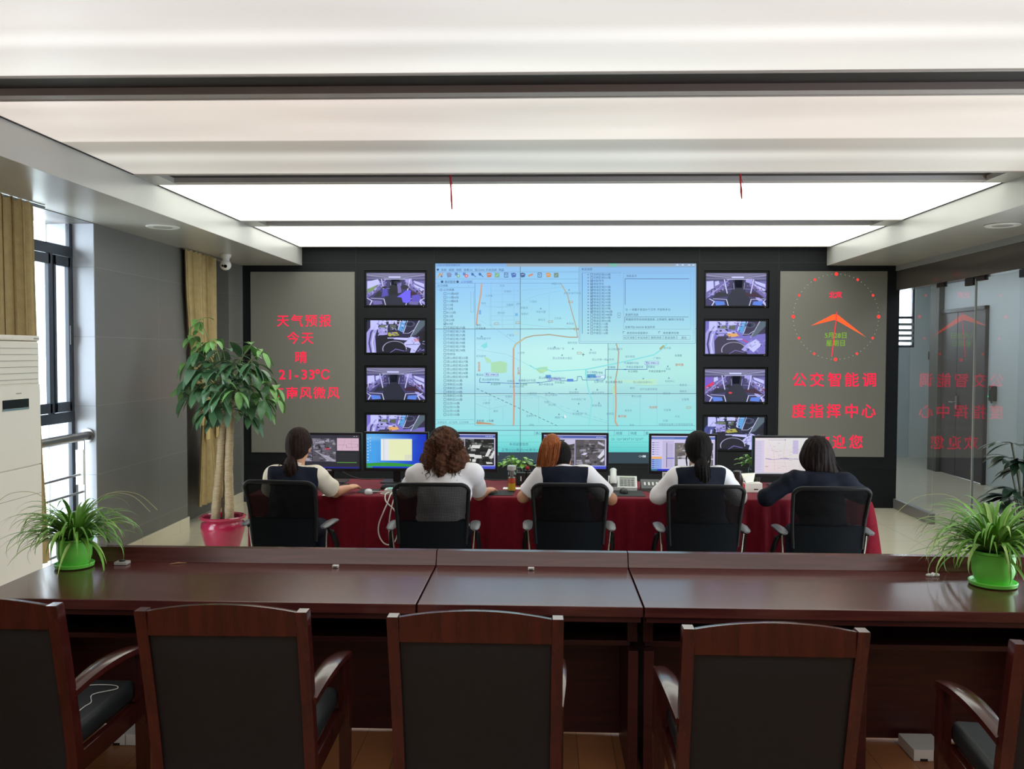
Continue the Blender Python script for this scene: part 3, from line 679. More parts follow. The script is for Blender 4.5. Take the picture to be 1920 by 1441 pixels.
def bus_cab(a, dark=False, hands=True, violet=False):
    """driver's cab from above: door arch on the left, dashboard, wheel, lit phone, sleeves"""
    a.rect(0, 0, 1, 1, (118, 110, 196) if violet else (40, 38, 66) if not dark else (26, 30, 52)); a.lay()
    if violet: a.poly([(.62, .55), (1, .62), (1, 1), (.66, 1)], (52, 46, 74)); xs = random.Random(4); [a.rect(x, y, x+xs.uniform(.04, .12), y+xs.uniform(.04, .12), xs.choice((V3, V4, V2))) for x, y in [(xs.uniform(.18, .5), xs.uniform(.52, .88)) for _ in range(14)]]; a.lay()
    a.poly([(.0, .0), (.0, .6), (.1, .85), (.2, 1), (.3, 1), (.2, .8), (.15, .5), (.17, 0)], V3 if not dark else (70, 80, 150)); a.lay()
    a.line([(.08, 0), (.05, .3), (.08, .62), (.16, .84)], .03, (70, 66, 120)); a.line([(.13, 0), (.1, .3), (.13, .6)], .02, PALE)
    a.rect(.07, .7, .2, 1.0, V4); a.rect(.22, .86, .34, 1, V4); a.rect(.38, .88, .52, 1, V4); a.rect(.22, .72, .36, .84, (108, 122, 96)); a.rect(.4, .74, .5, .86, (90, 100, 90)); a.lay()
    a.poly([(.2, .52), (.36, .56), (.36, .76), (.2, .78)], V3); a.line([(.2, .62), (.36, .62)], .02, (60, 56, 100)); a.line([(.22, .7), (.36, .68)], .015, PALE)
    a.poly([(.37, .5), (.56, .54), (.52, .64), (.37, .62)], (226, 170, 100) if violet else (176, 172, 70)); a.lay()
    a.poly([(.54, .7), (.6, .98), (.68, .98), (.62, .62)], (90, 160, 220)); a.line([(.54, .7), (.58, 1)], .018, PALE); a.line([(.63, .62), (.7, .98)], .012, PALE)
    a.disc(.74, .88, .09, (74, 78, 104)); a.disc(.74, .88, .06, DK2); a.line([(.62, .6), (.72, .6), (.8, .7)], .01, PALE); a.lay()
    a.poly([(.74, .5), (.9, 1), (1, 1), (1, .86), (.84, .56)], (84, 100, 112)); a.line([(.75, .5), (.9, 1)], .014, PALE); a.lay()
    a.poly([(.17, 0), (.16, .4), (.22, .54), (.36, .54), (.4, .5), (.5, .44), (.64, .3), (.7, .02), (.7, 0)], (56, 50, 76) if violet else (22, 20, 38)); a.lay()
    n = 20; cxw, cyw = .48, .12
    for i in range(n):
        w0, w1 = PI*1.1*i/n-.05, PI*1.1*(i+1)/n-.05
        a.line([(cxw+.2*math.cos(w0), cyw+.24*math.sin(w0)), (cxw+.2*math.cos(w1), cyw+.24*math.sin(w1))], .014, (180, 178, 210))
    a.line([(.4, .0), (.5, .12), (.64, .06)], .02, (120, 112, 180)); a.lay()
    a.rect(.36, .44, .62, .465, V4)
    if hands:
        a.poly([(.46, .42), (.5, .47), (.7, .46), (.78, .5), (.86, .44), (.92, .28), (.82, 0), (.74, 0), (.76, .14), (.66, .2), (.64, .3), (.7, .38)], V4); a.poly([(.8, .44), (.9, .44), (.9, .36), (.82, .34)], (206, 120, 120)); a.line([(.66, .25), (.9, .27)], .02, V1)
        a.poly([(.86, .56), (.96, .7), (1, .66), (1, .2), (.9, .3)], DK)
    else:
        a.poly([(.66, .26), (.84, .46), (.94, .3), (.8, .06)], V4); a.poly([(.6, .14), (.72, .36), (.76, .3), (.66, .08)], V3); a.line([(.62, .44), (.7, .36)], .02, (225, 60, 80))
    a.lay(); rq = random.Random(int(dark)*3+int(hands)*5+int(violet)*11)
    for _ in range(60):
        x, y = rq.uniform(.18, .62), rq.uniform(.5, .98); w, h = rq.uniform(.006, .04), rq.uniform(.01, .05); c = rq.choice((V1, V2, V3, V4, DK2, DK, (90, 96, 110)) if y > .6 else (V1, V2, DK2)); sk = rq.uniform(-.02, .02)
        a.poly([(x, y), (x+w, y+sk), (x+w+sk, y+h), (x+sk, y+h)], c)
    for _ in range(26):
        x, y = rq.uniform(.66, .98), rq.uniform(.02, .5); w = rq.uniform(.01, .05); a.line([(x, y), (min(1, x+w), y+rq.uniform(-.05, .08))], rq.uniform(.006, .02), rq.choice((V1, V2, V3, DK2)))
    a.lay(); a.rect(.26, .95, .66, .962, (214, 214, 236)) ; a.rect(.1, .02, .14, .1, V4)
    return a
def wall_display(x0, x1, z1, z0, label, draw):
    t = thing('wall_display', label, 'display', ((x0+x1)/2, YW, z0), group='bus camera displays on the screen wall')
    bz = MB()
    for q in ((x0-.015, x0+.004, z0-.015, z1+.015), (x1-.004, x1+.015, z0-.015, z1+.015), (x0, x1, z0-.015, z0+.004), (x0, x1, z1-.004, z1+.015)): bz.box(q[0], q[1], YW+0.002, YW+0.05, q[2], q[3], 0.002)
    bz.build('bezel', M('display_bezel', (14, 15, 17), 0.5, spec=0.2), t)
    T = lambda u, v: Vector((x0+min(1, max(0, u))*(x1-x0), YW+0.028, z0+min(1, max(0, v))*(z1-z0)))
    a = Art(T, 0.0005); draw(a); a.build('screen', t)
    MB().ball((x1-0.02, YW+0.001, z0-0.010), 0.0035, 6).build('power_light', emit_mat('amber_led', (220, 200, 90), 1.0), t)
    return t
LX, RX = (-2.052, -1.364), (1.842, 2.536)
wall_display(*LX, *ZD[0], 'top display of the column before the weather board, bus aisle crowded with passengers', lambda a: bus_aisle(a, .1, crowd=True))
wall_display(*LX, *ZD[1], 'second display in the column by the weather board, driver in white sleeves', lambda a: bus_cab(a))
wall_display(*LX, *ZD[2], 'third display in the column by the weather board, empty bus aisle with red seats', lambda a: bus_aisle(a, .3, end=.47))
wall_display(*LX, *ZD[3], 'bottom display by the weather board, half hidden behind the blue computer screen', lambda a: bus_cab(a, False, False, True))
wall_display(*RX, *ZD[0], 'top display of the column beside the clock board, empty bus aisle with two ticket machines', lambda a: bus_aisle(a, .2, end=.55))
wall_display(*RX, *ZD[1], 'second display in the column by the clock board, driver cab with orange card', lambda a: bus_cab(a, False, False, True))
wall_display(*RX, *ZD[2], 'third display in the column by the clock board, bus aisle with red car outside', lambda a: bus_aisle(a, .5, red=True, end=.53))
wall_display(*RX, *ZD[3], 'bottom display by the clock board, dark driver cab behind the leafy glass jar', lambda a: bus_cab(a, True))
# ------------------------------------------------------------------ the map wall of nine projection cubes
vw = thing('video_wall', 'big video wall of nine joined screens showing a blue city bus map', 'video wall', (0.25, YW, 0.47))
X0, X1, Z0v, Z1v = -1.247, 1.747, 0.475, 2.775
VX = [816, 975.5, 1140, 1305.5]; VY = [493.5, 616.5, 737.5, 868]
def skycol(u, v):
    """the displays' own tint: bluer at the top, greener below"""
    t = [(0, (138, 190, 240)), (.12, (146, 202, 246)), (.34, (168, 224, 240)), (.46, (188, 238, 240)), (.62, (184, 238, 234)), (.66, (172, 222, 230)), (.86, (152, 226, 230)), (.965, (118, 222, 218)), (1.0, (96, 205, 205))]
    for (a, c), (b, d) in zip(t[:-1], t[1:]):
        if v <= b: k = (v-a)/(b-a); return tuple(c[i]*(1-k)+d[i]*k for i in range(3))
    return t[-1][1]
TINT = [[0, 0, 0], [0, 4, -2], [-4, -2, 2], [-8, -6, 4], [4, 4, 0], [-8, -4, -6], [0, 0, 2], [2, 2, 0], [-4, 0, -2]]
for r in range(3):
    for c in range(3):
        a = Art(wallT(YW-0.003)); m = 6
        tv = TINT[r*3+c]
        x0, x1, y0, y1 = VX[c]+.35, VX[c+1]-.35, VY[r]+.35, VY[r+1]-.35
        for i in range(m):
            for j in range(m):
                q = [(x0+(x1-x0)*(i+p)/m, y0+(y1-y0)*(j+s)/m) for p, s in ((0, 0), (1, 0), (1, 1), (0, 1))]
                cols = []
                for (x, y) in q:
                    cc = skycol((x-816)/490, min(1, (y-493.5)/354)); d = abs((x-x0)/(x1-x0)-.5)*5
                    cols.append(tuple(max(0, min(255, cc[k]+tv[k]-d)) for k in range(3)))
                a.poly(q, cols)
        cube = a.mb.build('screen_panel', SCREEN, vw, smooth=0)
ca = MB(); ca.box(X0, X1, YW-0.0015, YW+0.2, Z0v, Z1v); ca.build('screen_cabinet', M('panel_joint'), vw)

# the picture: window furniture, route tree, map and message form
INK, SOFT, LINE = (52, 78, 112), (104, 142, 170), (112, 158, 190)
a = Art(wallT(YW-0.0036))
a.rect(817, 494, 950, 499.5, (128, 172, 226)); a.rect(950, 494, 1304, 499.5, (150, 160, 168)); a.poly([(1140, 494), (1160, 494), (1154, 500), (1147, 500)], (110, 200, 170))
a.rect(1265, 494.3, 1303, 498.6, (150, 178, 210))
for y in (509.5, 523, 530.5): a.line([(817, y), (1086, y)], .5, SOFT)
a.rect(817, 847.3, 1305, 867.6, (46, 66, 78)); a.rect(817, 842, 905, 848, (92, 150, 190))
a.lay()
for x in (1268, 1278, 1290, 1298): a.rect(x, 495.5, x+4, 497.5, (206, 222, 240))
a.text('公交GPS智能调度系统', 820, 498.6, 4.4, (70, 100, 150))
for s_, x in (('系统', 827), ('视图', 841.5), ('地图', 855), ('查看(V)', 869.5), ('窗口(W)', 890), ('历史回放', 911), ('帮助', 935)): a.text(s_, x, 507.8, 5.2, INK)
a.disc(821, 505.3, 2.2, (60, 84, 120))
ic = [(825, (196, 150, 90)), (842, (120, 140, 180)), (858, (110, 180, 140)), (873, (214, 90, 90)), (888, (70, 110, 170)), (902, (70, 110, 170)), (917, (196, 120, 90)), (932, (120, 176, 140)), (949, (56, 84, 130)), (963, (64, 110, 180)), (980, (60, 96, 150)), (995, (206, 140, 110)), (1012, (56, 90, 140)), (1028, (206, 150, 90)), (1043, (110, 140, 130))]
for i, (x, c) in enumerate(ic):
    if i in (4, 5): a.line([(x-4, 512), (x+4, 519)], 1.4, c); a.disc(x-2, 514, 2.6, c)
    elif i in (2, 3): a.rect(x-5, 511, x, 516, (90, 130, 190)); a.disc(x+1.5, 517, 3.4, c); a.disc(x+1.5, 517, 1.8, (220, 236, 244))
    elif i == 0: a.line([(x-4, 520), (x, 512), (x+3, 518), (x+5, 511)], 1.8, c); a.disc(x+3, 518, 1.8, (60, 110, 190))
    elif i == 11: a.poly([(x-5, 516), (x+4, 512), (x+5, 515), (x-4, 519)], c)
    elif i in (7, 14): a.rect(x-4.2, 511.4, x+4.2, 520, c); a.line([(x-2, 518), (x+2, 514)], .9, (200, 226, 220))
    elif i in (8, 12): a.ring(x-3.2, 511.4, 6.4, 8, 1, c); a.line([(x-1, 514), (x+1, 518)], .8, c); a.line([(x-3, 513.4), (x+3, 513.4)], .6, c)
    else: a.poly([(x-5, 512), (x+1, 511), (x+5, 513), (x+4, 519), (x-3, 520)], c); a.line([(x-3, 515), (x+3, 514)], .9, (200, 220, 236))
a.disc(829, 528, 2.4, INK); a.disc(858, 528, 2.4, INK); a.text('集团管理', 834, 530, 5, INK); a.text('公交线路', 864, 530, 5, (40, 70, 190)); a.line([(885, 525), (885, 531)], .6, INK)
# route tree
a.line([(890.4, 531), (890.4, 797)], .9, (96, 140, 176)); a.line([(817, 539), (889, 539)], .4, SOFT); a.line([(817, 786.5), (889, 786.5)], .4, SOFT); a.line([(817, 794.5), (889, 794.5)], .4, SOFT)
a.text('公交线路', 820, 537, 5, INK); a.text('▾', 878, 537, 4, INK); a.text('公交线路', 831, 545, 5.2, INK); a.ring(825, 541.3, 3.6, 3.6, .6, INK); a.line([(819, 543), (823, 543)], .5, SOFT)
tree = ['101路A线', '110路A线', '110路B线', 'C1线', 'C2线', 'K112线', 'K1线', 'K20线', 'K9线'] + ['巴城区域%d路' % n for n in (270, 271, 272, 273, 274, 277, 278)] + ['传统线'] + ['昆山南区域%d路' % n for n in (255, 257, 256, 257, 258, 259)] + ['周新区%d路' % n for n in range(201, 207)] + ['公交%d路' % n for n in (100, 101, 102, 103)]
for i, s_ in enumerate(tree):
    y = 552.2+i*7.085; a.ring(832.2, y-4.1, 4.2, 4.2, .6, INK); a.text(s_, 838, y, 5.3, INK)
    if i == 8: a.line([(833, y-2), (834.2, y-.6), (836.2, y-4)], .8, INK)
a.line([(883, 546), (883, 585)], .4, SOFT); a.line([(888, 546), (888, 585)], .4, SOFT); a.line([(883, 585), (888, 585)], .4, SOFT)
a.text('车辆监控  GPS信息  公交线路', 820, 793, 4.6, SOFT)
a.text('导航图   1:鸟瞰', 893, 790.5, 5, INK); a.poly([(893, 790), (918, 792.5), (931, 796), (905, 795), (893, 795)], (190, 150, 120))
a.mb.build('route_list', SCREEN, vw, smooth=0)

# the street map
a = Art(wallT(YW-0.0036))
W = (130, 186, 210); WAT = (132, 222, 226); PARK = (170, 222, 180); ROAD = (174, 164, 142); ROAD2 = (204, 162, 138)
a.poly([(920.5, 679.5), (939, 676.5), (951, 680), (950, 698), (939, 699.5), (921, 697)], PARK); a.poly([(907, 668.5), (913, 670), (921, 674.5), (920, 680), (913, 680)], (176, 224, 190)); a.disc(931, 690, 3, (150, 226, 220))
a.poly([(1005, 692), (1011, 688), (1026, 687), (1028, 694), (1014, 700), (1010, 698)], (176, 224, 176)); a.poly([(1152, 713), (1231, 710), (1232, 721), (1212, 722)], (184, 232, 206)); a.poly([(1149, 726), (1154, 722), (1154, 738), (1149, 738)], (176, 220, 180))
a.poly([(901, 648), (913, 641), (914, 650), (908, 653)], WAT); a.rect(966, 587, 971, 592, (110, 180, 226)); a.rect(898, 581, 902, 589, (116, 176, 226)); a.poly([(963, 620), (971, 622), (970, 629), (965, 627)], (176, 216, 214))
a.lay()
for l, w in (([(1250, 645), (1240, 655), (1226, 665), (1195, 672), (1160, 680), (1100, 692), (1098, 700), (1103, 730), (1110, 750), (1107, 775), (1104, 798)], 2.2), ([(993, 684), (1003, 691), (1020, 690), (1036, 696), (1098, 692)], 1.6), ([(1098, 692), (1100, 712)], 2.4)): a.line(l, w, WAT)
for x in (921, 942, 964): a.line([(x, 535), (x, 617)], .45, W)
for y in (545, 552, 566, 575, 592, 600): a.line([(922, y), (976, y)], .4, W)
for l in ([(903, 569), (912, 574), (940, 576), (965, 572), (990, 560), (1010, 553), (1050, 545)], [(921, 532), (919, 575), (919, 610), (938, 622), (975, 648)], [(900, 600), (915, 609), (975, 607), (1060, 616)], [(965, 545), (1060, 538)], [(1030, 552), (1030, 610)], [(1060, 612), (1086, 618)],
          [(895, 655), (950, 664), (975, 676), (1020, 700)], [(893, 757), (918, 766), (950, 760)], [(918, 740), (918, 797)], [(943, 766), (943, 788)], [(975, 742), (1010, 742), (1010, 792)], [(1190, 722), (1298, 722)], [(1200, 742), (1200, 797)], [(1232, 735), (1232, 797)], [(1150, 742), (1150, 790)], [(1100, 738), (1190, 742)], [(1020, 735), (1085, 742)]): a.line(l, .45, W)
a.line([(892, 743), (1000, 740), (1020, 745), (1060, 772), (1140, 793)], .5, W)
a.lay()
a.line([(903, 532), (901.5, 552), (898, 572), (895, 590), (893.5, 608)], 2.8, ROAD2)
R1 = [(1052, 532), (1064, 552), (1071, 580), (1080, 612), (1083, 632), (1068, 632), (1030, 627), (1000, 629), (985, 633), (967, 645), (963, 653), (962.5, 700), (964, 740), (963, 797)]
a.line(R1[:5], 1.8, ROAD); a.line(R1[4:9], 2.2, ROAD); a.line(R1[8:11], 2.6, ROAD); a.line(R1[10:], 3.2, ROAD2)
a.line([(1155, 643), (1160, 660), (1158, 690), (1154, 712)], 2.2, ROAD); a.line([(1154, 712), (1155, 760), (1153.5, 790), (1158, 798)], 3.0, ROAD2)
a.poly([(1236, 653), (1244, 646), (1246, 649), (1238, 656)], (170, 170, 120)); a.lay()
a.line(R1[8:11], .7, (230, 220, 150)); a.dash((894, 728), (1045, 798), 1.0, 4.5, 4, (90, 110, 120)); a.dash((905, 750), (1010, 745), .5, 6, 5, W); a.dash((1025, 752), (1140, 790), .6, 7, 6, W)
BL = (64, 104, 170)
a.line([(901, 708), (899.6, 711), (899.6, 716.5), (930, 717), (963, 718.6), (985, 718), (1000, 717), (1012, 717), (1040, 713), (1075, 714), (1082, 713.5), (1083, 705.5), (1090, 705.5), (1092, 712), (1132, 712), (1135, 708), (1135, 692.3), (1213, 692.3), (1213, 683)], 1.0, BL)
for x, y in ((916, 716.6), (970, 718.6), (1009, 717), (1120, 712), (1172, 692.3)): a.rect(x-2.5, y-.8, x+2.5, y+.8, (40, 90, 200))
a.lay()
def plate(x, y, s_, w): a.rect(x, y-5, x+w, y+1.4, (206, 236, 246)); a.lay(); a.ring(x, y-5, w, 6.4, .5, (70, 116, 200)); a.text(s_, x+1.2, y, 5, (40, 80, 180), .02)
plate(909, 704, '苏E-W8029', 25); plate(1209, 682, '苏E-W8013', 26); plate(1027, 712, '苏E-W8011', 23); plate(1101, 708, '苏E-W8009', 33)
a.rect(1023, 702.5, 1033, 708.5, (90, 150, 210)); a.rect(1101, 701, 1117, 708, (90, 160, 200)); a.rect(1063, 710, 1075, 715, (90, 140, 220)); a.lay()
B2 = (62, 100, 160)
for s_, x, y, c in (('昆山陆家检测站', 904, 713, B2), ('客运站', 893, 704, B2), ('翔鹰路', 951, 716, SOFT), ('娄塘路沿沪文园', 972, 714.5, B2), ('昆山南站', 1010, 709.5, B2), ('翔雅园检测站', 1033, 710.5, B2), ('长江新村', 1100, 699, B2), ('仁宝电脑', 1112, 700, B2), ('红旗路', 1140, 690, B2), ('外滩国际大站', 1170, 682, B2), ('开发区昆嘉中学', 1174, 689.5, B2), ('昆嘉站', 1214, 689, B2), ('长江绿园', 1177, 697.5, INK), ('开发区昆嘉中学', 1216, 697.5, INK), ('玉湖大桥', 1113, 717, B2), ('昆山高速大酒店', 1135, 717.5, INK), ('高尔夫俱乐部', 1010, 722, B2), ('友谊医院', 920, 721.5, (60, 130, 110)), ('同丰路口', 1040, 718.5, (60, 130, 110)), ('正章路', 975, 722, (60, 130, 110)), ('仁宝', 1138, 709, (90, 140, 120)),
                    ('昆山市公安局', 955, 726, SOFT), ('西城高级中学', 893, 636, SOFT), ('昆山市第一高级中学', 1110, 675.5, SOFT), ('万家隆购物广场', 1026, 655, SOFT), ('福利花园', 1064, 644, SOFT), ('景鸿园', 1104, 663, SOFT), ('昆山市体育大酒店', 1036, 673, SOFT), ('中达大厦', 1005, 586, SOFT), ('门泾村', 993, 567, SOFT), ('华翔村', 945, 548, SOFT), ('西大村', 933, 588, SOFT), ('前村', 968, 571.5, SOFT), ('马路桥', 949, 573, SOFT), ('东泾', 937, 537, SOFT), ('三大队', 910, 556, SOFT), ('大村', 902, 570, SOFT), ('南星渎', 976, 578.5, SOFT), ('张家村', 977, 590, SOFT), ('巴城互通', 892, 617, INK), ('香石', 893, 611, INK), ('广家浜', 950, 630, SOFT), ('娄马王', 1009, 601, SOFT), ('三大众', 1039, 598, SOFT), ('林园小学', 1034, 533.5, SOFT), ('火车站', 1062, 608, SOFT), ('友好长途汽车站', 1057, 551, SOFT), ('石化新村', 893, 669, SOFT), ('八字桥', 970, 663, SOFT), ('长江商品集市', 1140, 656, SOFT), ('周市镇', 1244, 654, SOFT), ('东贤街', 1265, 668, INK), ('城市家园', 1172, 670, SOFT), ('广明村', 1225, 673, SOFT), ('宏城', 1248, 693, SOFT), ('昆山国际会展中心', 1187, 718, SOFT), ('科技中心', 1247, 716, SOFT), ('朝阳', 1181, 729, SOFT), ('时代名都世家园', 1200, 731, SOFT), ('联家店', 1274, 723, SOFT), ('高新区', 1274, 735, SOFT), ('青阳港', 1243, 739, SOFT), ('衡山公园', 1184, 744, SOFT), ('红星角', 1278, 750, SOFT), ('昆太酒店', 1067, 737, SOFT), ('和兴大酒店', 1110, 737.5, SOFT), ('昆山中医院', 1022, 742, SOFT), ('大中商务广场', 1071, 750, SOFT), ('小康家园', 988, 739, SOFT), ('昆山站', 1028, 760, SOFT), ('花园', 1020, 755, SOFT), ('东明村', 947, 745, SOFT), ('六角亭', 905, 757, SOFT), ('南浜', 925, 772, SOFT), ('虹桥村', 987, 781, SOFT), ('博园广场', 1040, 784, SOFT), ('世茂蝶湖广场', 1073, 777, SOFT), ('新园酒店', 1110, 761.5, SOFT), ('顺家园', 1137, 777, SOFT), ('青龙寺', 1171, 771, SOFT), ('马家埂', 1244, 770, SOFT), ('大浜', 1265, 782, SOFT), ('红旗', 1243, 790, SOFT), ('太仓', 1180, 798, SOFT), ('绿地', 992, 798, SOFT), ('地图版权由第三方提供版权所有', 1235, 797, SOFT)):
    a.text(s_, x, y, 4.6, c)
for s_, x, y in (('娄苑路', 1266, 685.5), ('自由街', 1217, 765), ('新开街', 1159, 782)): a.text(s_, x, y, 5.2, (200, 110, 60), .01)
for i, ch in enumerate('前进西路'): a.text(ch, 896, 682+i*4.6, 4.8, (200, 110, 60), .01)
for i, ch in enumerate('城北路'): a.text(ch, 970, 692+i*4.6, 4.8, (200, 110, 60), .01)
for x, y in ((927, 605), (967, 603), (1028, 601), (1082, 660), (1066, 564), (1076, 615), (1287, 762)): a.ring(x, y, 8, 3.2, .8, (176, 150, 110))
for x, y in ((1014, 578), (1040, 650), (1074, 653), (1108, 655), (1054, 665), (903, 630), (1080, 729), (1120, 730), (1030, 736), (1085, 756), (1083, 770), (1123, 755), (1252, 686), (1254, 708), (1206, 709), (1067, 543), (1048, 776)): a.poly([(x-1.8, y+1.6), (x, y-1.8), (x+1.8, y+1.6)], SOFT)
a.line([(1091, 664.5), (1096, 664.5)], .9, INK); a.line([(1093.5, 662), (1093.5, 667)], .9, INK); a.poly([(1058, 777), (1063, 781), (1060.6, 781.6), (1061.4, 784), (1060, 784), (1059.6, 782), (1058, 783)], (230, 240, 244))
# the table below the map and the task bar
for y in (797.5, 806): a.line([(892, y), (1303, y)], .6, SOFT)
a.line([(817, 806.5), (1303, 806.5)], .9, (90, 150, 170))
for y in (816, 828.5, 838): a.line([(930, y), (1303, y)], .5, (100, 176, 186))
for x in (1002, 1152, 1179, 1208): a.line([(x, 807), (x, 816)], .6, SOFT)
for s_, x, y in (('路口', 1004, 814), ('经度', 1155, 814), ('纬度', 1182, 814), ('量', 1210, 814), ('23', 1146, 825), ("120°58'37\"", 1156, 825), ("31°22'07\"", 1183, 825), ('车间运营信息', 955, 834.5), ('正常(222)离线(34)离线(197)报', 940, 845.5)): a.text(s_, x, y, 6.0 if y < 845 else 6.6, (60, 110, 140))
a.mb.build('street_map', SCREEN, vw, smooth=0)

# the message form over the map's corner
a = Art(wallT(YW-0.0046))
cc = skycol(.6, .2)
for i in range(8):
    y0, y1 = 500.5+i*18.3/1.17/1.13, 500.5+(i+1)*18.3/1.17/1.13
    y0, y1 = 500.5+i*17.86, 500.5+(i+1)*17.86
    c0, c1 = [tuple(v-6 for v in skycol(.7, (y-493)/354)) for y in (y0, y1)]
    a.poly([(1085.5, y0), (1303.5, y0), (1303.5, y1), (1085.5, y1)], [c0, c0, c1, c1])
a.lay()
a.ring(1085.5, 500.5, 218, 142.9, .7, LINE); a.ring(1088, 509, 212, 131, .4, LINE); a.rect(1086, 501, 1303, 508, (132, 184, 232)); a.line([(1091.5, 511.5), (1091.5, 625)], .7, INK); a.line([(1092, 511.5), (1165, 511.5)], .6, SOFT); a.ring(1169, 512, 126, 105, .4, SOFT)
a.line([(1172, 522.5), (1292, 522.5)], .8, INK); a.line([(1172, 522.5), (1172, 571)], .8, INK); a.line([(1171.5, 594), (1291, 594)], .7, INK); a.line([(1171.5, 594), (1171.5, 604)], .7, INK)
a.lay()
a.text('发送消息', 1090, 506.5, 5.2, INK)
L2 = ['花桥区域320路', '花桥区域321路', '校园专车', '商运专车'] + ['锦溪区域%d路' % n for n in (290, 291, 292, 293, 294, 295, 296, 297)] + ['锦溪区域298A路', '锦溪区域298B路', '锦溪区域299路', '锦溪区域300路', '开发区111路', '开发区113路', '开发区115路', '开发区116路']
for i, s_ in enumerate(L2):
    y = 516.5+i*5.77; a.ring(1107.5, y-3.8, 3.8, 3.8, .6, INK); a.text(s_, 1112.5, y, 5.0, INK); a.rect(1101.5, y-3, 1104, y-.6, SOFT)
    if 2 <= i <= 12: a.line([(1108, y-2), (1109.3, y-.6), (1111.2, y-3.6)], .8, INK)
for s_, x, y, z in (('消息显示', 1174, 519, 5), ('注: 一次最多发送30个汉字, 不能有木马', 1172, 582, 5), ('发送的消息', 1172, 591.5, 5), ('根据局领导安排用语放发, 注意规则, 确保行车安全', 1173, 600.5, 5), ('车牌:苏E-W8058 发送失败', 1171.5, 615, 5), ('是否前向语音提示', 1175, 626, 5), ('是否要求应答', 1243, 626, 5)): a.text(s_, x, y, z, INK)
for x in (1168, 1235): a.line([(x, 625), (x, 621.5), (x+3, 621.5)], .7, INK)
for s_, x, w in (('红文消息', 1168.5, 23), ('车站消息', 1193, 23.5), ('删除消息', 1218, 24.5), ('发送消息', 1244, 24), ('退出', 1269.5, 24.5)): a.ring(x, 628.5, w, 7.6, .5, SOFT); a.text(s_, x+w/2, 634.6, 5, INK, 0, 'c')
a.ring(1158, 586.5, 5, 9, .6, SOFT); a.text('<', 1159, 593, 5, INK); a.text('▴', 1160.5, 517, 4, INK)
a.mb.build('message_form', SCREEN, vw, smooth=0)
a = Art(wallT(YW-0.0042)); a.text('CH', 1197, 857, 5.5, (200, 214, 220)); a.rect(1205, 853, 1211, 857, (190, 204, 210)); a.mb.build('language_mark', SCREEN, vw, smooth=0)
a = Art(wallT(YW-0.0042)); a.text('2:12', 925, 852.5, 6, (200, 220, 226)); a.mb.build('time_mark', SCREEN, vw, smooth=0)
# ------------------------------------------------------------------ conference desks in the foreground
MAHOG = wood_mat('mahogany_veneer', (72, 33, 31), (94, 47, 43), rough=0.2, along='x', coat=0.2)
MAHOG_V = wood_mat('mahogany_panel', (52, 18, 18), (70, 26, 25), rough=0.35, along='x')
DESK_Y0, DESK_Y1, DESK_Z = 3.43, 4.07, 0.76
def desk(x0, x1, label, supports):
    t = thing('conference_desk', label, 'desk', ((x0+x1)/2, DESK_Y1, 0))
    g = 0.0025
    top = MB(); top.box(x0+g, x1-g, DESK_Y0, DESK_Y1-0.005, DESK_Z-0.042, DESK_Z, 0.005); top.build('tabletop', MAHOG, t)
    rs = MB(); rs.prism([(4.0655, 0.72), (4.14, 0.72), (4.14, 0.822), (4.098, 0.822), (4.068, 0.7605)], 'x', x0+g, x1-g); rs.build('raised_ledge', MAHOG, t, smooth=0)
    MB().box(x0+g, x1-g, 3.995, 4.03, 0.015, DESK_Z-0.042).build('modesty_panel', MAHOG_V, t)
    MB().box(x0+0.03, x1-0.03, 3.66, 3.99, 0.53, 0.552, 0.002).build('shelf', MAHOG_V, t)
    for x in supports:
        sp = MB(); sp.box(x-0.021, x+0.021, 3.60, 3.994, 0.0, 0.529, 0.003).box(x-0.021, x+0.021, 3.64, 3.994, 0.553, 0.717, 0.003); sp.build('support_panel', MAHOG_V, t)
    # short rim hanging under the front edge
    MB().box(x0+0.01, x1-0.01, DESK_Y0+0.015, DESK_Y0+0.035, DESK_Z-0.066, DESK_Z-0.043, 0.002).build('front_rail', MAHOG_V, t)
    return t
desk(-2.29, -0.495, 'dark red wooden conference desk holding the potted spider plant by the window', (-2.25, -1.39, -0.55))
desk(-0.495, 0.398, 'short middle section of the dark red conference desk with screen reflection', (-0.44, 0.375))
desk(0.398, 2.26, 'dark red wooden conference desk holding the potted spider plant by the glass partition', (0.44, 1.305, 2.2))

# small fittings lying on the desks
def tiny(name, label, cat, loc): return thing(name, label, cat, loc)
WHITE_P = M('white_plastic', (222, 222, 218), 0.35); CHROME = M('chrome', (190, 190, 190), 0.15, metal=1.0); BLK = M('black_plastic', (24, 25, 27), 0.4)
t = tiny('microphone_socket', 'small silver socket plate on the desk beside the window spider plant', 'socket', (-1.955, 4.02, 0.762))
MB().box(-1.985, -1.925, 3.99, 4.035, 0.7605, 0.775, 0.003).build('socket_body', M('silver_plate', (176, 174, 170), 0.4), t); MB().lathe([(0.014, 0), (0.014, 0.006), (0.009, 0.007)], (-1.955, 4.012, 0.775), 16).build('round_jack', BLK, t)
for px, lab in ((-0.95, 'small white connector on the desk holding the window spider plant'), (-0.05, 'small white connector on the short middle desk')):
    t = tiny('cable_connector', lab, 'connector', (px, 4.0, 0.761)); MB().box(px-0.015, px+0.013, 3.99, 4.012, 0.7605, 0.772, 0.002).build('connector_shell', WHITE_P, t); MB().box(px-0.01, px+0.008, 3.984, 3.99, 0.7625, 0.769).build('connector_plug', STEEL, t)
t = tiny('paper_scrap', 'crumpled white scrap beside the spider plant by the glass partition', 'paper scrap', (1.74, 3.98, 0.761))
sc_ = MB(); random.seed(4)
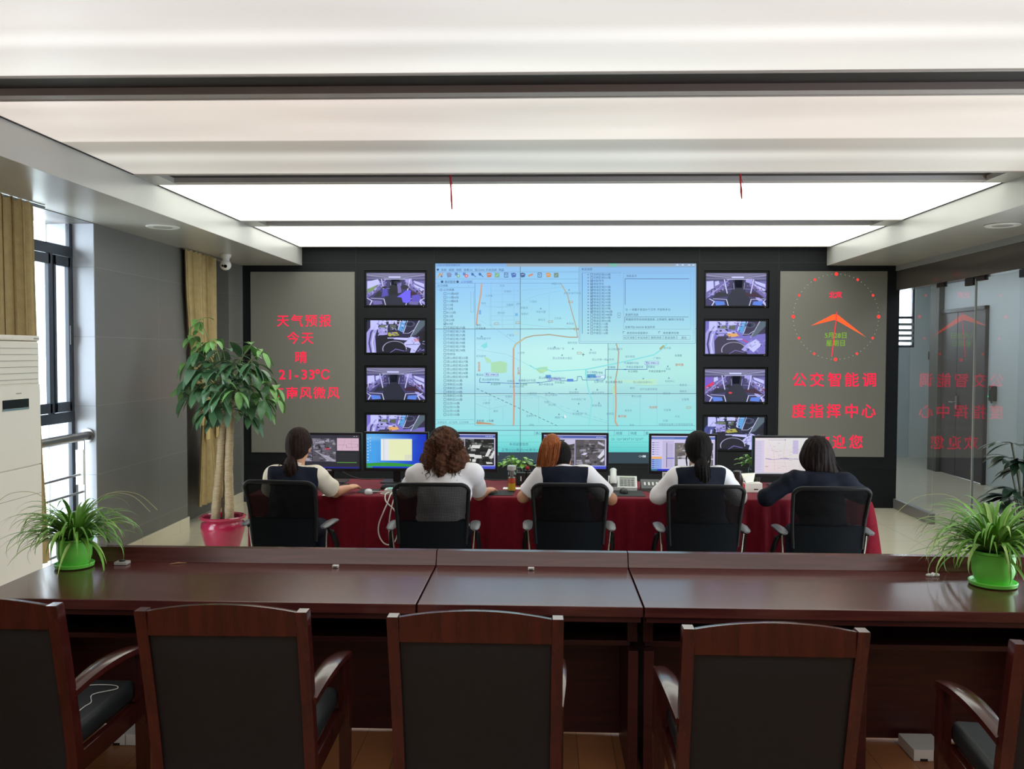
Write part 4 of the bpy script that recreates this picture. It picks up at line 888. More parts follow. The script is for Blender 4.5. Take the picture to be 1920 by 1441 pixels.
for i in range(6): sc_.ball((1.72+0.009*i, 3.975+random.uniform(-.008, .008), 0.767), (0.010, 0.009, 0.006+random.random()*.005), 6)
sc_.build('crumpled_paper', M('white_paper', (232, 232, 228), 0.8), t)
t = tiny('twig', 'dry brown leaf tip lying on the desk near the microphone socket', 'leaf', (-1.70, 4.03, 0.762)); MB().tube([(-1.735, 4.02, 0.7625), (-1.70, 4.03, 0.766), (-1.665, 4.045, 0.7635)], [0.0012, 0.003, 0.001], 6).build('dry_leaf', M('dry_leaf', (170, 130, 92), 0.7), t)

# ------------------------------------------------------------------ wooden armchairs
CH_WOOD = wood_mat('mahogany_chair', (52, 18, 16), (74, 27, 23), rough=0.22, along='z', coat=0.3)
LEATHER = M('black_leather', (31, 36, 38), 0.45, spec=0.4, var=0.08, vscale=30, bump=0.12, bscale=300)
def armchair():
    t = thing('armchair', '', 'armchair', (0, 0, 0), group='wooden armchairs in front of the conference desk')
    hw = 0.265; T = Vector
    def post(z): return -0.115*max(0, (z-0.42)/0.53)**1.15 - 0.03*max(0, (0.42-z)/0.42)   # raked back post
    for s in (-1, 1):
        rings = []
        for z in (0.0, 0.2, 0.42, 0.55, 0.7, 0.82, 0.90, 0.956, 0.960):
            y = post(z); w = 0.0175 if z < 0.958 else 0.0155; d = 0.022 if z > 0.3 else 0.02
            x = s*(hw-0.0175) - s*0.006*(1-z/0.95)
            rings.append([T((x-w, y-d, z)), T((x+w, y-d, z)), T((x+w, y+d, z)), T((x-w, y+d, z))])
        MB().loft(rings).build('back_post', CH_WOOD, t, smooth=30)
        fl = MB(); xf = s*(hw-0.005)
        fl.loft([[T((xf-w, 0.45-w, z)), T((xf+w, 0.45-w, z)), T((xf+w, 0.45+w, z)), T((xf-w, 0.45+w, z))] for z, w in ((0, 0.017), (0.44, 0.021), (0.60, 0.019), (0.632, 0.021))]); fl.build('front_leg', CH_WOOD, t, smooth=30)
        ar = []
        for i in range(13):
            u = i/12; y = post(0.66)+0.015+u*(0.478-post(0.66)-0.015); z = 0.618+0.052*math.sin(PI*(0.18+0.82*u)*0.98)**0.8; w = 0.021+0.010*math.sin(PI*u); x = s*(hw-0.018+0.013*u)
            ar.append([T((x-w, y, z-0.016)), T((x+w, y, z-0.016)), T((x+w, y, z+0.004)), T((x+w*0.7, y, z+0.009)), T((x-w*0.7, y, z+0.009)), T((x-w, y, z+0.004))])
        MB().loft(ar).build('armrest', CH_WOOD, t, smooth=40)
        MB().box(s*(hw-0.03)-0.014, s*(hw-0.03)+0.014, 0.0, 0.44, 0.355, 0.425, 0.004).build('side_rail', CH_WOOD, t)
    cr = []
    for i in range(15):
        u = i/14*2-1; x = u*(hw-0.036); z = 0.957+0.022*(1-u*u); y = post(0.92); zl = 0.880
        cr.append([T((x, y-0.014, zl)), T((x, y+0.012, zl)), T((x, y+0.012-0.006, z-0.004)), T((x, y+0.004-0.008, z)), T((x, y-0.016-0.006, z)), T((x, y-0.020, z-0.006))])
    MB().loft(cr).build('crest_rail', CH_WOOD, t, smooth=40)
    bp = MB(); rows = []
    nx, nz = 10, 12
    for side, dy in ((0, -0.013), (1, 0.03)):
        rr_ = []
        for k in range(nz+1):
            z = 0.365+(0.880-0.365)*k/nz; row = []
            for i in range(nx+1):
                u = i/nx*2-1; x = u*(hw-0.0365); e = (1-abs(u)**6)*(1-abs(k/nz*2-1)**8); row.append(T((x, post(z)+(dy-0.012*e if side == 0 else dy+0.014*e), z)))
            rr_.append(row)
        rows.append(rr_)
    for rr_ in rows: bp.grid(rr_)
    edge = lambda rr_: [r[0] for r in rr_]+rr_[-1][1:]+[r[-1] for r in rr_[::-1][1:]]+rr_[0][::-1][1:-1]
    e0, e1 = edge(rows[0]), edge(rows[1]); n = len(e0)
    bp.add(e0+e1, [(i, (i+1) % n, n+(i+1) % n, n+i) for i in range(n)])
    bp.build('back_pad', LEATHER, t, smooth=60)
    st = MB(); st.box(-hw+0.032, hw-0.032, 0.005, 0.475, 0.425, 0.505, 0.026); st.build('seat_cushion', LEATHER, t, smooth=60)
    MB().box(-hw+0.03, hw-0.03, 0.43, 0.455, 0.355, 0.424, 0.004).build('front_rail', CH_WOOD, t)
    MB().box(-hw+0.03, hw-0.03, -0.012, 0.012, 0.30, 0.36, 0.004).build('rear_rail', CH_WOOD, t)
    return t
ac = armchair()
ac.location = (-1.772, 2.80, 0); ac['label'] = 'wooden armchair at the photo edge by the window, white earphone cable on its seat'
ROOT_MX[ac.name] = Matrix.Translation((-1.772, 2.80, 0))
dup(ac, 'wooden armchair second from the window, below the desk with the window spider plant', (-0.982, 2.765, 0), 0.02)
dup(ac, 'middle wooden armchair, facing the short middle desk', (-0.200, 2.735, 0), 0.0)
dup(ac, 'wooden armchair second from the glass partition, with white floor box past its side', (0.672, 2.66, 0.0), -0.012)
dup(ac, 'wooden armchair cut off by the photo edge, below the spider plant by the glass partition', (1.573, 2.54, 0), -0.12)

t = thing('earphone_cable', 'thin white earphone cable looped on the black seat of the window armchair', 'cable', (-1.6, 3.0, 0.506))
pts = [(-1.595, 2.90, 0.508), (-1.600, 2.99, 0.508), (-1.595, 3.03, 0.509), (-1.625, 3.10, 0.509), (-1.565, 3.155, 0.509), (-1.595, 3.19, 0.509), (-1.695, 3.18, 0.509), (-1.715, 3.10, 0.509), (-1.655, 2.98, 0.509), (-1.595, 2.93, 0.51)]
def smooth_path(P, n=6):
    P = [Vector(p) for p in P]; out = []
    for i in range(len(P)-1):
        a, b, c, d = P[max(i-1, 0)], P[i], P[i+1], P[min(i+2, len(P)-1)]
        for k in range(n):
            u = k/n; out.append(0.5*((2*b)+(c-a)*u+(2*a-5*b+4*c-d)*u*u+(3*b-a-3*c+d)*u**3))
    return out+[P[-1]]
MB().tube(smooth_path(pts), 0.0017, 6).build('cable_loop', WHITE_P, t)

def floor_box(x, y, lab):
    t = thing('floor_power_box', lab, 'power box', (x, y, 0))
    MB().box(x-0.062, x+0.085, y, y+0.17, 0.001, 0.05, 0.003).build('box_housing', WHITE_P, t)
    MB().box(x+0.022, x+0.024, y-0.001, y+0.005, 0.004, 0.049).box(x-0.035, x-0.003, y-0.0015, y+0.004, 0.003, 0.012).build('cover_slot', BLK, t)
floor_box(1.665, 3.80, 'white power box on the parquet beside the armchair by the glass partition')
floor_box(-1.87, 3.80, 'white power box on the parquet under the desk by the window, mostly hidden by armchairs')
# ------------------------------------------------------------------ the long control table under a red velvet cloth
VELVET = M('red_velvet', (116, 14, 34), 0.85, var=0.12, vscale=25, sheen=0.08, bump=0.15, bscale=120, spec=0.2)
TX0, TX1, TY0, TY1, TZ = -2.05, 2.235, 6.05, 6.88, 0.755
ct = thing('draped_table', 'long control table under a pleated red velvet cloth', 'table', ((TX0+TX1)/2, 6.45, 0))
MB().box(TX0+0.03, TX1-0.03, TY0+0.03, TY1-0.03, 0.70, 0.74).build('tabletop', M('plain_board', (150, 130, 110), 0.6), ct)
for x in (TX0+0.1, (TX0+TX1)/2, TX1-0.1):
    for y in (TY0+0.1, TY1-0.1): MB().box(x-0.025, x+0.025, y-0.025, y+0.025, 0.0, 0.70).build('leg', STEEL, ct)
def outline(off, wob, z, n=520):
    L = [(TX0, TY0), (TX1, TY0), (TX1, TY1), (TX0, TY1)]; W, Hh = TX1-TX0, TY1-TY0; P = 2*(W+Hh); pts = []
    r = 0.03
    for i in range(n):
        s = P*i/n
        if s < W: x, y, nx, ny = TX0+s, TY0, 0, -1
        elif s < W+Hh: x, y, nx, ny = TX1, TY0+s-W, 1, 0
        elif s < 2*W+Hh: x, y, nx, ny = TX1-(s-W-Hh), TY1, 0, 1
        else: x, y, nx, ny = TX0, TY1-(s-2*W-Hh), -1, 0
        k = wob*(math.sin(s*38+1.2*math.sin(s*3.1))*0.6+0.4*math.sin(s*71+2*math.sin(s*5.3)))
        flare = (0.10*((0.755-z)/0.755)) if nx > 0 else 0
        pts.append(Vector((x+nx*(off+k+flare), y+ny*(off+k), z)))
    return pts
rings = [outline(-0.02, 0, TZ+0.001), outline(-0.006, 0, TZ), outline(0.002, 0.001, TZ-0.008), outline(0.008, 0.006, TZ-0.045), outline(0.011, 0.014, TZ-0.13), outline(0.013, 0.021, 0.45), outline(0.014, 0.024, 0.2), outline(0.014, 0.026, 0.012)]
cb = MB(); n = len(rings[0]); cb.loft(rings, caps=False)
cb.box(TX0+0.02, TX1-0.02, TY0+0.02, TY1-0.02, TZ-0.004, TZ+0.001)
cl_ = cb.build('tablecloth', VELVET, ct, smooth=60, fix=False)

# ------------------------------------------------------------------ computer screens on the table
BEZ = M('monitor_bezel', (20, 21, 24), 0.35)
def monitor(x0, x1, z0, z1, Y, label, draw, yaw=0.0, brand=False, base_dy=0.06):
    xc = (x0+x1)/2; t = thing('computer_monitor', label, 'monitor', (xc, Y, TZ), yaw, group='computer monitors on the red table')
    hw = (x1-x0)/2; R = lambda mb, n, m, **k: mb.build(n, m, t, world=False, **k)
    za, zb = z0-TZ, z1-TZ; b = 0.017
    fr = MB()
    for q in ((-hw, -hw+b, za, zb), (hw-b, hw, za, zb), (-hw+b, hw-b, za, za+b+0.005), (-hw+b, hw-b, zb-b, zb)): fr.box(q[0], q[1], -0.006, 0.03, q[2], q[3], 0.003)
    fr.box(-hw+0.01, hw-0.01, 0.012, 0.034, za+0.01, zb-0.01, 0.004); fr.box(-hw*0.6, hw*0.6, 0.03, 0.055, za+0.05, zb-0.05, 0.012)
    R(fr, 'bezel', BEZ)
    sx, sz = hw-b, zb-b-(za+b+0.005)
    T = lambda u, v: Vector((-sx+2*sx*min(1, max(0, u)), 0.009, za+b+0.005+sz*min(1, max(0, v))))
    a = Art(T, 0.0003); draw(a); a.mb.build('screen', SCREEN, t, smooth=0, world=False)
    st = MB(); st.box(-0.03, 0.03, 0.03, 0.05, 0.008, za+0.12, 0.006); st.box(-0.12, 0.12, -0.03, 0.15, 0.0015, 0.012, 0.005); R(st, 'stand', BEZ)
    if brand:
        v, f = glyphs('DELL', 0.016, 0.03); m = MB(); w = max(p[0] for p in v)
        m.add([(x-w/2, -0.0066, za+0.005+y) for x, y in v], f); m.build('brand_mark', M('brand_silver', (200, 202, 205), 0.3), t, world=False, smooth=0)
    return t
def xor_noise(a, x0, y0, x1, y1, n, cols, seed, s=0.03):
    random.seed(seed)
    for _ in range(n):
        x, y = random.uniform(x0, x1), random.uniform(y0, y1); w, h = random.uniform(.3, 1.6)*s, random.uniform(.3, 1.3)*s; w = min(w, x1-x); h = min(h, y1-y)
        sk = random.uniform(-1, 1)*w*.6
        a.poly([(x, y), (x+w, y+sk*.3), (min(x1, x+w*.9+abs(sk)*.2), y+h), (x+abs(sk)*.1, y+h*.8)], random.choice(cols))
GR = [(60, 58, 66), (92, 90, 100), (130, 126, 140), (44, 42, 50), (160, 156, 176), (108, 104, 114)]
def scr_cctv(a):
    a.rect(0, 0, 1, 1, (42, 42, 52)); a.lay(); a.rect(0, .92, 1, 1, (50, 50, 62)); a.rect(0, 0, 1, .045, (36, 40, 130)); a.rect(0.02, .935, .12, .97, (190, 190, 200))
    for x0, y0, x1, y1 in ((.0, .55, .2, .9), (.21, .55, .6, .9), (.0, .2, .2, .54), (.21, .2, .6, .54)): a.rect(x0, y0, x1, y1, (84, 80, 90))
    a.rect(.62, .53, .985, .9, (208, 176, 196)); a.rect(.62, .16, .985, .5, (34, 36, 40)); a.lay()
    for i, (x0, y0, x1, y1) in enumerate(((.0, .55, .2, .9), (.21, .55, .6, .9), (.0, .2, .2, .54), (.21, .2, .6, .54))):
        xor_noise(a, x0, y0, x1, y1, 46, GR, i, .06); a.lay()
        for k in range(7): a.line([(x1-.02*k, y0+.01), (x1-.12-.03*k, y0+.15+.02*k)], .008, (190, 186, 206)) if i in (2, 3) else a.line([(x0+.02*k, y1-.02), (x0+.04+.02*k, y0+.1+.03*k)], .008, (170, 166, 184))
    a.rect(.42, .56, .5, .6, (200, 70, 90)); a.line([(.64, .7), (.78, .7), (.78, .62), (.97, .64), (.97, .72), (.8, .74)], .006, (170, 90, 130)); a.line([(.64, .82), (.97, .8)], .004, (186, 130, 160)); a.line([(.7, .54), (.76, .88)], .004, (186, 130, 160)); a.line([(.88, .54), (.86, .88)], .004, (186, 130, 160))
    for k in range(8): a.line([(.63, .2+.036*k), (.97, .2+.036*k)], .006, (70, 74, 80))
    a.rect(.62, .165, .95, .185, (90, 150, 60))
    a.rect(.9, .945, .92, .965, (170, 170, 180)); a.rect(.94, .945, .96, .965, (170, 170, 180))
def scr_desktop(a):
    n = 8
    for i in range(n):
        for j in range(n):
            q = [((i+p)/n, (j+s)/n) for p, s in ((0, 0), (1, 0), (1, 1), (0, 1))]; cols = []
            for x, y in q:
                f = max(0, min(1, 1.25*(1-x)-.25*abs(y-.6))); c0, c1 = (24, 52, 190), (70, 160, 232); c = [c0[k]*(1-f)+c1[k]*f for k in range(3)]
                g = max(0, 1-abs(y-.92+.05*x)*9)*max(0, 1-x*1.1); c = [c[k]*(1-g*.6)+(190, 224, 244)[k]*g*.6 for k in range(3)]; cols.append(tuple(c))
            a.poly(q, cols)
    a.lay(); P = [(0, .05)]+[(x/10, .13+.03*math.sin(x*.5)) for x in range(11)]+[(1, .05)]
    a.poly(P, (52, 150, 54)); a.rect(0, 0, 1, .045, (30, 60, 196)); a.rect(0, 0, .1, .045, (60, 150, 60)); a.lay()
    a.rect(.24, .22, .76, .86, (226, 230, 236)); a.lay(); a.rect(.375, .235, .755, .83, (228, 234, 186)); a.rect(.64, .235, .755, .4, (206, 206, 200)); a.rect(.24, .845, .76, .86, (180, 196, 220)); a.lay()
    a.line([(.29, .22), (.29, .85)], .003, (120, 130, 150)); a.line([(.31, .22), (.31, .85)], .002, (150, 160, 180))
    for k in range(8): a.rect(.015, .2+.09*k, .035, .23+.09*k, (200, 220, 236))
    for k in range(5): a.rect(.055, .5+.09*k, .075, .53+.09*k, (170, 210, 240))
def scr_view(a, seed=3, dark=False):
    a.rect(0, 0, 1, 1, (196, 190, 226)); a.lay(); a.rect(0, .9, 1, .975, (82, 96, 170)); a.rect(0, 0, 1, .07, (70, 80, 200)); a.rect(0, .07, 1, .1, (150, 160, 220)); a.rect(.0, .86, 1, .9, (186, 186, 220)); a.lay()
    base = (32, 32, 32) if dark else (88, 84, 88); a.rect(.02, .1, .495, .86, base); a.rect(.505, .1, .98, .86, base); a.lay()
    cols = [(20, 20, 22), (60, 62, 60), (40, 42, 40), (150, 154, 150), (84, 90, 84)] if dark else [(70, 68, 70), (110, 106, 112), (56, 54, 56), (150, 146, 160), (92, 88, 94)]
    xor_noise(a, .02, .1, .49, .86, 90, cols, seed, .07); xor_noise(a, .51, .1, .975, .86, 90, cols, seed+1, .07); a.lay()
    pale = (214, 216, 214) if dark else (200, 196, 222)
    if dark:
        for x, y, w, h, r in ((.56, .34, .1, .08, .1), (.66, .3, .12, .09, -.05), (.83, .36, .05, .2, .3), (.9, .3, .05, .2, .35), (.62, .2, .06, .07, .1), (.86, .14, .1, .05, -.3), (.6, .6, .14, .08, .3), (.55, .22, .05, .06, 0)):
            a.poly([(x, y), (x+w, y-w*.3*r), (x+w+h*r, y+h), (x+h*r, y+h*1.1)], pale)
    else:
        a.poly([(.3, .72), (.34, .86), (.5, .86), (.49, .74), (.4, .7)], (196, 190, 216)); a.poly([(.02, .7), (.02, .86), (.16, .86), (.1, .74)], (190, 186, 210)); a.poly([(.86, .34), (.97, .6), (.97, .42), (.9, .3)], (214, 214, 226)); a.poly([(.9, .22), (.97, .34), (.97, .26), (.94, .2)], (210, 210, 224))
        a.poly([(.6, .42), (.66, .48), (.7, .46), (.66, .4)], (210, 206, 236)); a.poly([(.86, .82), (.97, .72), (.97, .66), (.88, .74)], (190, 188, 206)); a.disc(.41, .66, .06, (66, 62, 62)); a.disc(.36, .6, .05, (70, 68, 66))
    for k in range(5): a.rect(.84+.025*k, .925, .855+.025*k, .945, (200, 206, 236))
    a.line([(.03, .935), (.3, .935)], .012, (150, 164, 220))
def scr_list(a):
    a.rect(0, 0, 1, 1, (206, 200, 236)); a.lay(); a.rect(0, .9, 1, .97, (84, 112, 180)); a.rect(0, 0, 1, .05, (44, 54, 200)); a.rect(0, 0, .1, .05, (70, 140, 110)); a.rect(0, .05, .17, .34, (138, 166, 226)); a.rect(0, .34, .17, .4, (238, 176, 96)); a.rect(.18, .05, .36, .86, (192, 184, 220)); a.lay()
    for k in range(6): a.rect(.015, .46+.066*k, .05, .48+.066*k, (70, 80, 130)); a.line([(.06, .47+.066*k), (.12, .47+.066*k)], .01, (120, 120, 160))
    for k in range(5): a.rect(.015, .08+.055*k, .05, .1+.055*k, (50, 70, 140)); a.line([(.06, .09+.055*k), (.12, .09+.055*k)], .01, (100, 120, 180))
    a.line([(.245, .1), (.245, .8)], .01, (70, 66, 100)); a.line([(.25, .36), (.36, .36)], .02, (60, 80, 190))
    for k in range(24): a.line([(.26, .12+.028*k), (.34, .12+.028*k)], .006, (150, 144, 180))
    a.rect(.37, .1, .975, .8, (110, 106, 106)); a.lay(); xor_noise(a, .37, .1, .975, .8, 110, [(90, 84, 84), (150, 146, 150), (186, 184, 196), (70, 64, 62), (128, 120, 110)], 8, .08); a.lay()
    a.rect(.42, .1, .6, .34, (206, 204, 220)); a.rect(.86, .45, .9, .8, (60, 70, 80)); a.line([(.02, .935), (.36, .935)], .016, (130, 150, 210))
def scr_map(a):
    n = 6
    for i in range(n):
        for j in range(n): a.rect(i/n, j/n, (i+1)/n, (j+1)/n, (226-3*i+random.random()*3, 208+2*j, 214-2*i+2*j))
    a.lay(); a.rect(0, .0, .14, .93, (208, 200, 226)); a.rect(.56, .55, .64, .93, (190, 180, 216)); a.rect(0, .0, 1, .03, (190, 190, 200)); a.lay()
    for k in range(18): a.line([(.02, .88-.045*k), (.1, .88-.045*k)], .007, (170, 160, 190))
    for l in ([(.16, .42), (.2, .41), (.28, .39), (.36, .41), (.45, .43), (.55, .41), (.7, .4), (.95, .44)],): a.line(l, .012, (124, 116, 170)); 
    for l in ([(.2, .9), (.28, .6), (.3, .1)], [(.45, .92), (.42, .5), (.48, .08)], [(.66, .5), (.66, .06)], [(.16, .7), (.5, .66), (.9, .7)], [(.16, .22), (.9, .2)], [(.16, .32), (.5, .3)], [(.8, .9), (.78, .1)]): a.line(l, .005, (206, 186, 190))
    for k in range(22): random.seed(k); x, y = random.uniform(.17, .9), random.uniform(.08, .88); a.line([(x, y), (x+.04, y)], .008, (176, 160, 176))
    a.line([(.17, .42), (.24, .40)], .02, (130, 124, 190)); a.line([(.38, .425), (.5, .41)], .02, (130, 124, 190)); a.line([(.16, .2), (.2, .2)], .012, (120, 116, 140)); a.rect(.44, .93, .452, .955, (50, 50, 60))
    for k in range(14): a.rect(.2+.018*k, .935, .21+.018*k, .95, (150, 140, 160))
monitor(-1.868, -1.376, 0.845, 1.140, 6.64, 'dark grey monitor with brand mark showing tiled camera pictures, beside the first seated woman', scr_cctv, 0.0, True)
monitor(-1.363, -0.868, 0.848, 1.148, 6.66, 'black monitor showing a blue sky and green hill desktop', scr_desktop, -0.02)
monitor(-0.842, -0.342, 0.852, 1.153, 6.64, 'black monitor with dark overhead picture, half behind the curly haired woman', lambda a: scr_view(a, 3, True), -0.03)
monitor(-0.010, 0.494, 0.858, 1.152, 6.64, 'black monitor with grey street pictures before the ponytailed woman with auburn hair', lambda a: scr_view(a, 11, False), 0.0)
monitor(0.797, 1.306, 0.848, 1.150, 6.64, 'black monitor with lilac list window before the woman with straight black ponytail', scr_list, 0.0)
monitor(1.560, 2.105, 0.836, 1.143, 6.62, 'wide black monitor with pale pink map before the woman in dark jacket', scr_map, 0.05)
# ------------------------------------------------------------------ black mesh office chairs
MESHB = bpy.data.materials.new('black_chair_mesh'); MESHB.use_nodes = True
nt = MESHB.node_tree; N, L = nt.nodes, nt.links; b = N['Principled BSDF']; b.inputs['Base Color'].default_value = rgba((9, 10, 13)); b.inputs['Roughness'].default_value = 0.7; b.inputs['Specular IOR Level'].default_value = 0.1
tr = N.new('ShaderNodeBsdfTransparent'); mx = N.new('ShaderNodeMixShader'); tc = N.new('ShaderNodeTexCoord'); ck = N.new('ShaderNodeTexWave'); ck.inputs['Scale'].default_value = 60; ck.bands_direction = 'Z'
c2 = N.new('ShaderNodeTexWave'); c2.inputs['Scale'].default_value = 60; c2.bands_direction = 'X'; mm = N.new('ShaderNodeMath'); mm.operation = 'MULTIPLY'; L.new(tc.outputs['Object'], ck.inputs[0]); L.new(tc.outputs['Object'], c2.inputs[0])
L.new(ck.outputs['Fac'], mm.inputs[0]); L.new(c2.outputs['Fac'], mm.inputs[1]); m2 = N.new('ShaderNodeMath'); m2.operation = 'MULTIPLY'; m2.inputs[1].default_value = 0.32; L.new(mm.outputs[0], m2.inputs[0])
L.new(m2.outputs[0], mx.inputs[0]); L.new(b.outputs[0], mx.inputs[1]); L.new(tr.outputs[0], mx.inputs[2]); L.new(mx.outputs[0], N['Material Output'].inputs[0])
CHP = M('chair_black_plastic', (18, 20, 23), 0.5, spec=0.25); SEATF = M('black_seat_fabric', (18, 22, 26), 0.85, spec=0.08, bump=0.1, bscale=200); PADM = M('grey_arm_pad', (92, 95, 98), 0.4); ROD = M('chair_steel_rod', (170, 165, 158), 0.25, metal=0.9)
def office_chair():
    t = thing('office_chair', '', 'office chair', (0, 0, 0), group='black mesh office chairs at the red table')
    V = Vector
    def bk(u, z):   # back surface: wraps round the sitter, leans back
        return V((u, -0.02-0.10*((z-0.5)/0.45)+0.035*(u/0.22)**2+0.03*math.sin((z-0.5)/0.45*PI), z))
    z0, z1, w0, w1, r = 0.52, 0.945, 0.205, 0.232, 0.055
    out = []
    def W(z): return w0+(w1-w0)*(z-z0)/(z1-z0)
    for i in range(9):
        z = z0+0.04+(z1-r-z0-0.04)*i/8; out.append((W(z), z))
    for i in range(1, 7):
        a_ = PI/2*i/6; out.append((W(z1)-r+r*math.cos(a_), z1-r+r*math.sin(a_)))
    top = [(x, z1+0.004*(1-(x/0.17)**2)) for x in (0.12, 0.06, 0.0)]
    half = out+top; loop = half+[(-x, z) for x, z in half[::-1][1:]]
    MB().tube([bk(x, z) for x, z in loop], 0.0125, 8).build('back_frame', CHP, t, world=False, smooth=60)
    g = MB(); rows = []
    for i in range(17):
        z = 0.70+(z1-0.006-0.70)*i/16; wz = W(z) if z < z1-r else W(z1)-r+math.sqrt(max(0, r*r-(z-z1+r)**2)); rows.append([bk(wz*(k/12*2-1)*0.985, z) for k in range(13)])
    g.grid(rows); g.build('mesh_panel', MESHB, t, world=False, smooth=180, fix=False)
    lo = MB(); ra, rb_ = [], []
    for i in range(9):
        z = 0.515+(0.705-0.515)*i/8; ra.append([bk(W(z)*(k/10*2-1), z)+V((0, -0.006, 0)) for k in range(11)]); rb_.append([bk(W(z)*(k/10*2-1), z)+V((0, 0.008, 0)) for k in range(11)])
    lo.grid(ra); lo.grid([r_[::-1] for r_ in rb_]); lo.build('lumbar_panel', SEATF, t, world=False, smooth=60)
    sp = MB(); sp.tube([V((0, 0.18, 0.40)), V((0, 0.0, 0.40)), V((0, -0.04, 0.43)), V((0, -0.045, 0.50)), V((0, -0.045, 0.53))], [0.028, 0.03, 0.03, 0.024, 0.02], 8, flat=0.6); sp.build('back_bracket', CHP, t, world=False)
    st = MB(); rings = []
    for z, q in ((0.40, 0.86), (0.408, 0.95), (0.425, 1.0), (0.445, 0.98), (0.456, 0.9), (0.46, 0.6)):
        rings.append([V((0.245*q*(abs(math.cos(w))**0.5)*(1 if math.cos(w) >= 0 else -1), 0.155+0.165*q*(abs(math.sin(w))**0.5)*(1 if math.sin(w) >= 0 else -1), z)) for w in [2*PI*k/28 for k in range(28)]])
    st.loft(rings); st.build('seat', SEATF, t, world=False, smooth=60)
    for s in (-1, 1):
        ar = MB(); ar.tube([V((s*0.20, 0.20, 0.42)), V((s*0.268, 0.20, 0.43)), V((s*0.285, 0.19, 0.50)), V((s*0.275, 0.12, 0.60)), V((s*0.262, 0.06, 0.635)), V((s*0.262, 0.20, 0.643))], [0.02, 0.02, 0.02, 0.02, 0.018, 0.016], 8, flat=0.6)
        ao = ar.build('arm_bracket', CHP, t, world=False)
        MB().tube([V((s*0.245, 0.09, 0.44)), V((s*0.258, 0.07, 0.63))], 0.006, 8).build('arm_rod', ROD, t, world=False)
        pd = MB(); pd.tube([V((s*0.262, -0.01, 0.650)), V((s*0.262, 0.02, 0.654)), V((s*0.262, 0.13, 0.66)), V((s*0.26, 0.22, 0.657)), V((s*0.258, 0.25, 0.65))], [0.014, 0.03, 0.034, 0.03, 0.014], 10, flat=0.38, up=(0, 0, 1)); pd.build('arm_pad', PADM, ao, world=False)
    cy = MB(); cy.lathe([(0.028, 0.09), (0.028, 0.25), (0.018, 0.26), (0.018, 0.38)], (0, 0.175, 0), 14); cy.box(-0.1, 0.1, 0.09, 0.27, 0.375, 0.40, 0.01); cy.build('gas_column', CHP, t, world=False)
    for k in range(5):
        w = 2*PI*k/5+PI/2; d = V((math.cos(w), math.sin(w), 0)); c = V((0, 0.175, 0))
        lg = MB(); lg.tube([c+V((0, 0, 0.115)), c+d*0.15+V((0, 0, 0.1)), c+d*0.25+V((0, 0, 0.075))], [0.03, 0.025, 0.017], 8, flat=0.7); lo_ = lg.build('base_leg', CHP, t, world=False)
        cs = MB(); p = c+d*0.25; q = d.cross(V((0, 0, 1)))
        for s in (-1, 1): cs.tube([p+V((0, 0, 0.028))+q*s*0.008, p+V((0, 0, 0.028))+q*s*0.024], 0.0275, 12)
        cs.tube([p+V((0, 0, 0.03)), p+V((0, 0, 0.085))], 0.008, 6)
        co = cs.build('caster', CHP, lo_, world=False)
    return t
oc = office_chair(); oc['label'] = 'black mesh office chair under the first woman, nearest the tall potted tree'
oc.location = (-1.635, 5.49, 0); oc.rotation_euler[2] = -0.10
dup(oc, 'black mesh office chair of the curly haired woman, white shirt showing through it', (-0.685, 5.44, 0), 0.03)
dup(oc, 'middle black mesh office chair, under the auburn ponytailed woman in a vest', (0.168, 5.48, 0), 0.0)
dup(oc, 'black mesh office chair under the woman with a straight black ponytail', (0.998, 5.46, 0), 0.0)
dup(oc, 'black mesh office chair of the woman in dark jacket, at the cloth end', (1.745, 5.43, 0), 0.0)
# ------------------------------------------------------------------ five seated women, seen from behind
SKIN = M('skin', (214, 160, 128), 0.5, sss=0.15, var=0.04, vscale=20)
NAVY = M('navy_cloth', (25, 31, 46), 0.8, var=0.1, vscale=40, bump=0.15, bscale=160, spec=0.2)
NAVY2 = M('navy_jacket_cloth', (19, 23, 35), 0.85, var=0.1, vscale=30, bump=0.2, bscale=120, spec=0.2)
SHIRT = M('white_shirt_cloth', (242, 241, 245), 0.75, bump=0.25, bscale=14, spec=0.25)
CREAM = M('cream_shirt_cloth', (240, 231, 214), 0.75, bump=0.25, bscale=14, spec=0.25)
SHOE = M('black_shoe', (18, 18, 19), 0.35)
LIP = M('lips', (176, 92, 84), 0.45); EYEM = M('dark_eye', (26, 20, 18), 0.15)
def hair_mat(name, c1, c2):
    m = M(name, c1, 0.55, col2=c2, vscale=9, stretch=(9, 9, 1.2), bump=0.6, bscale=26, spec=0.12); return m
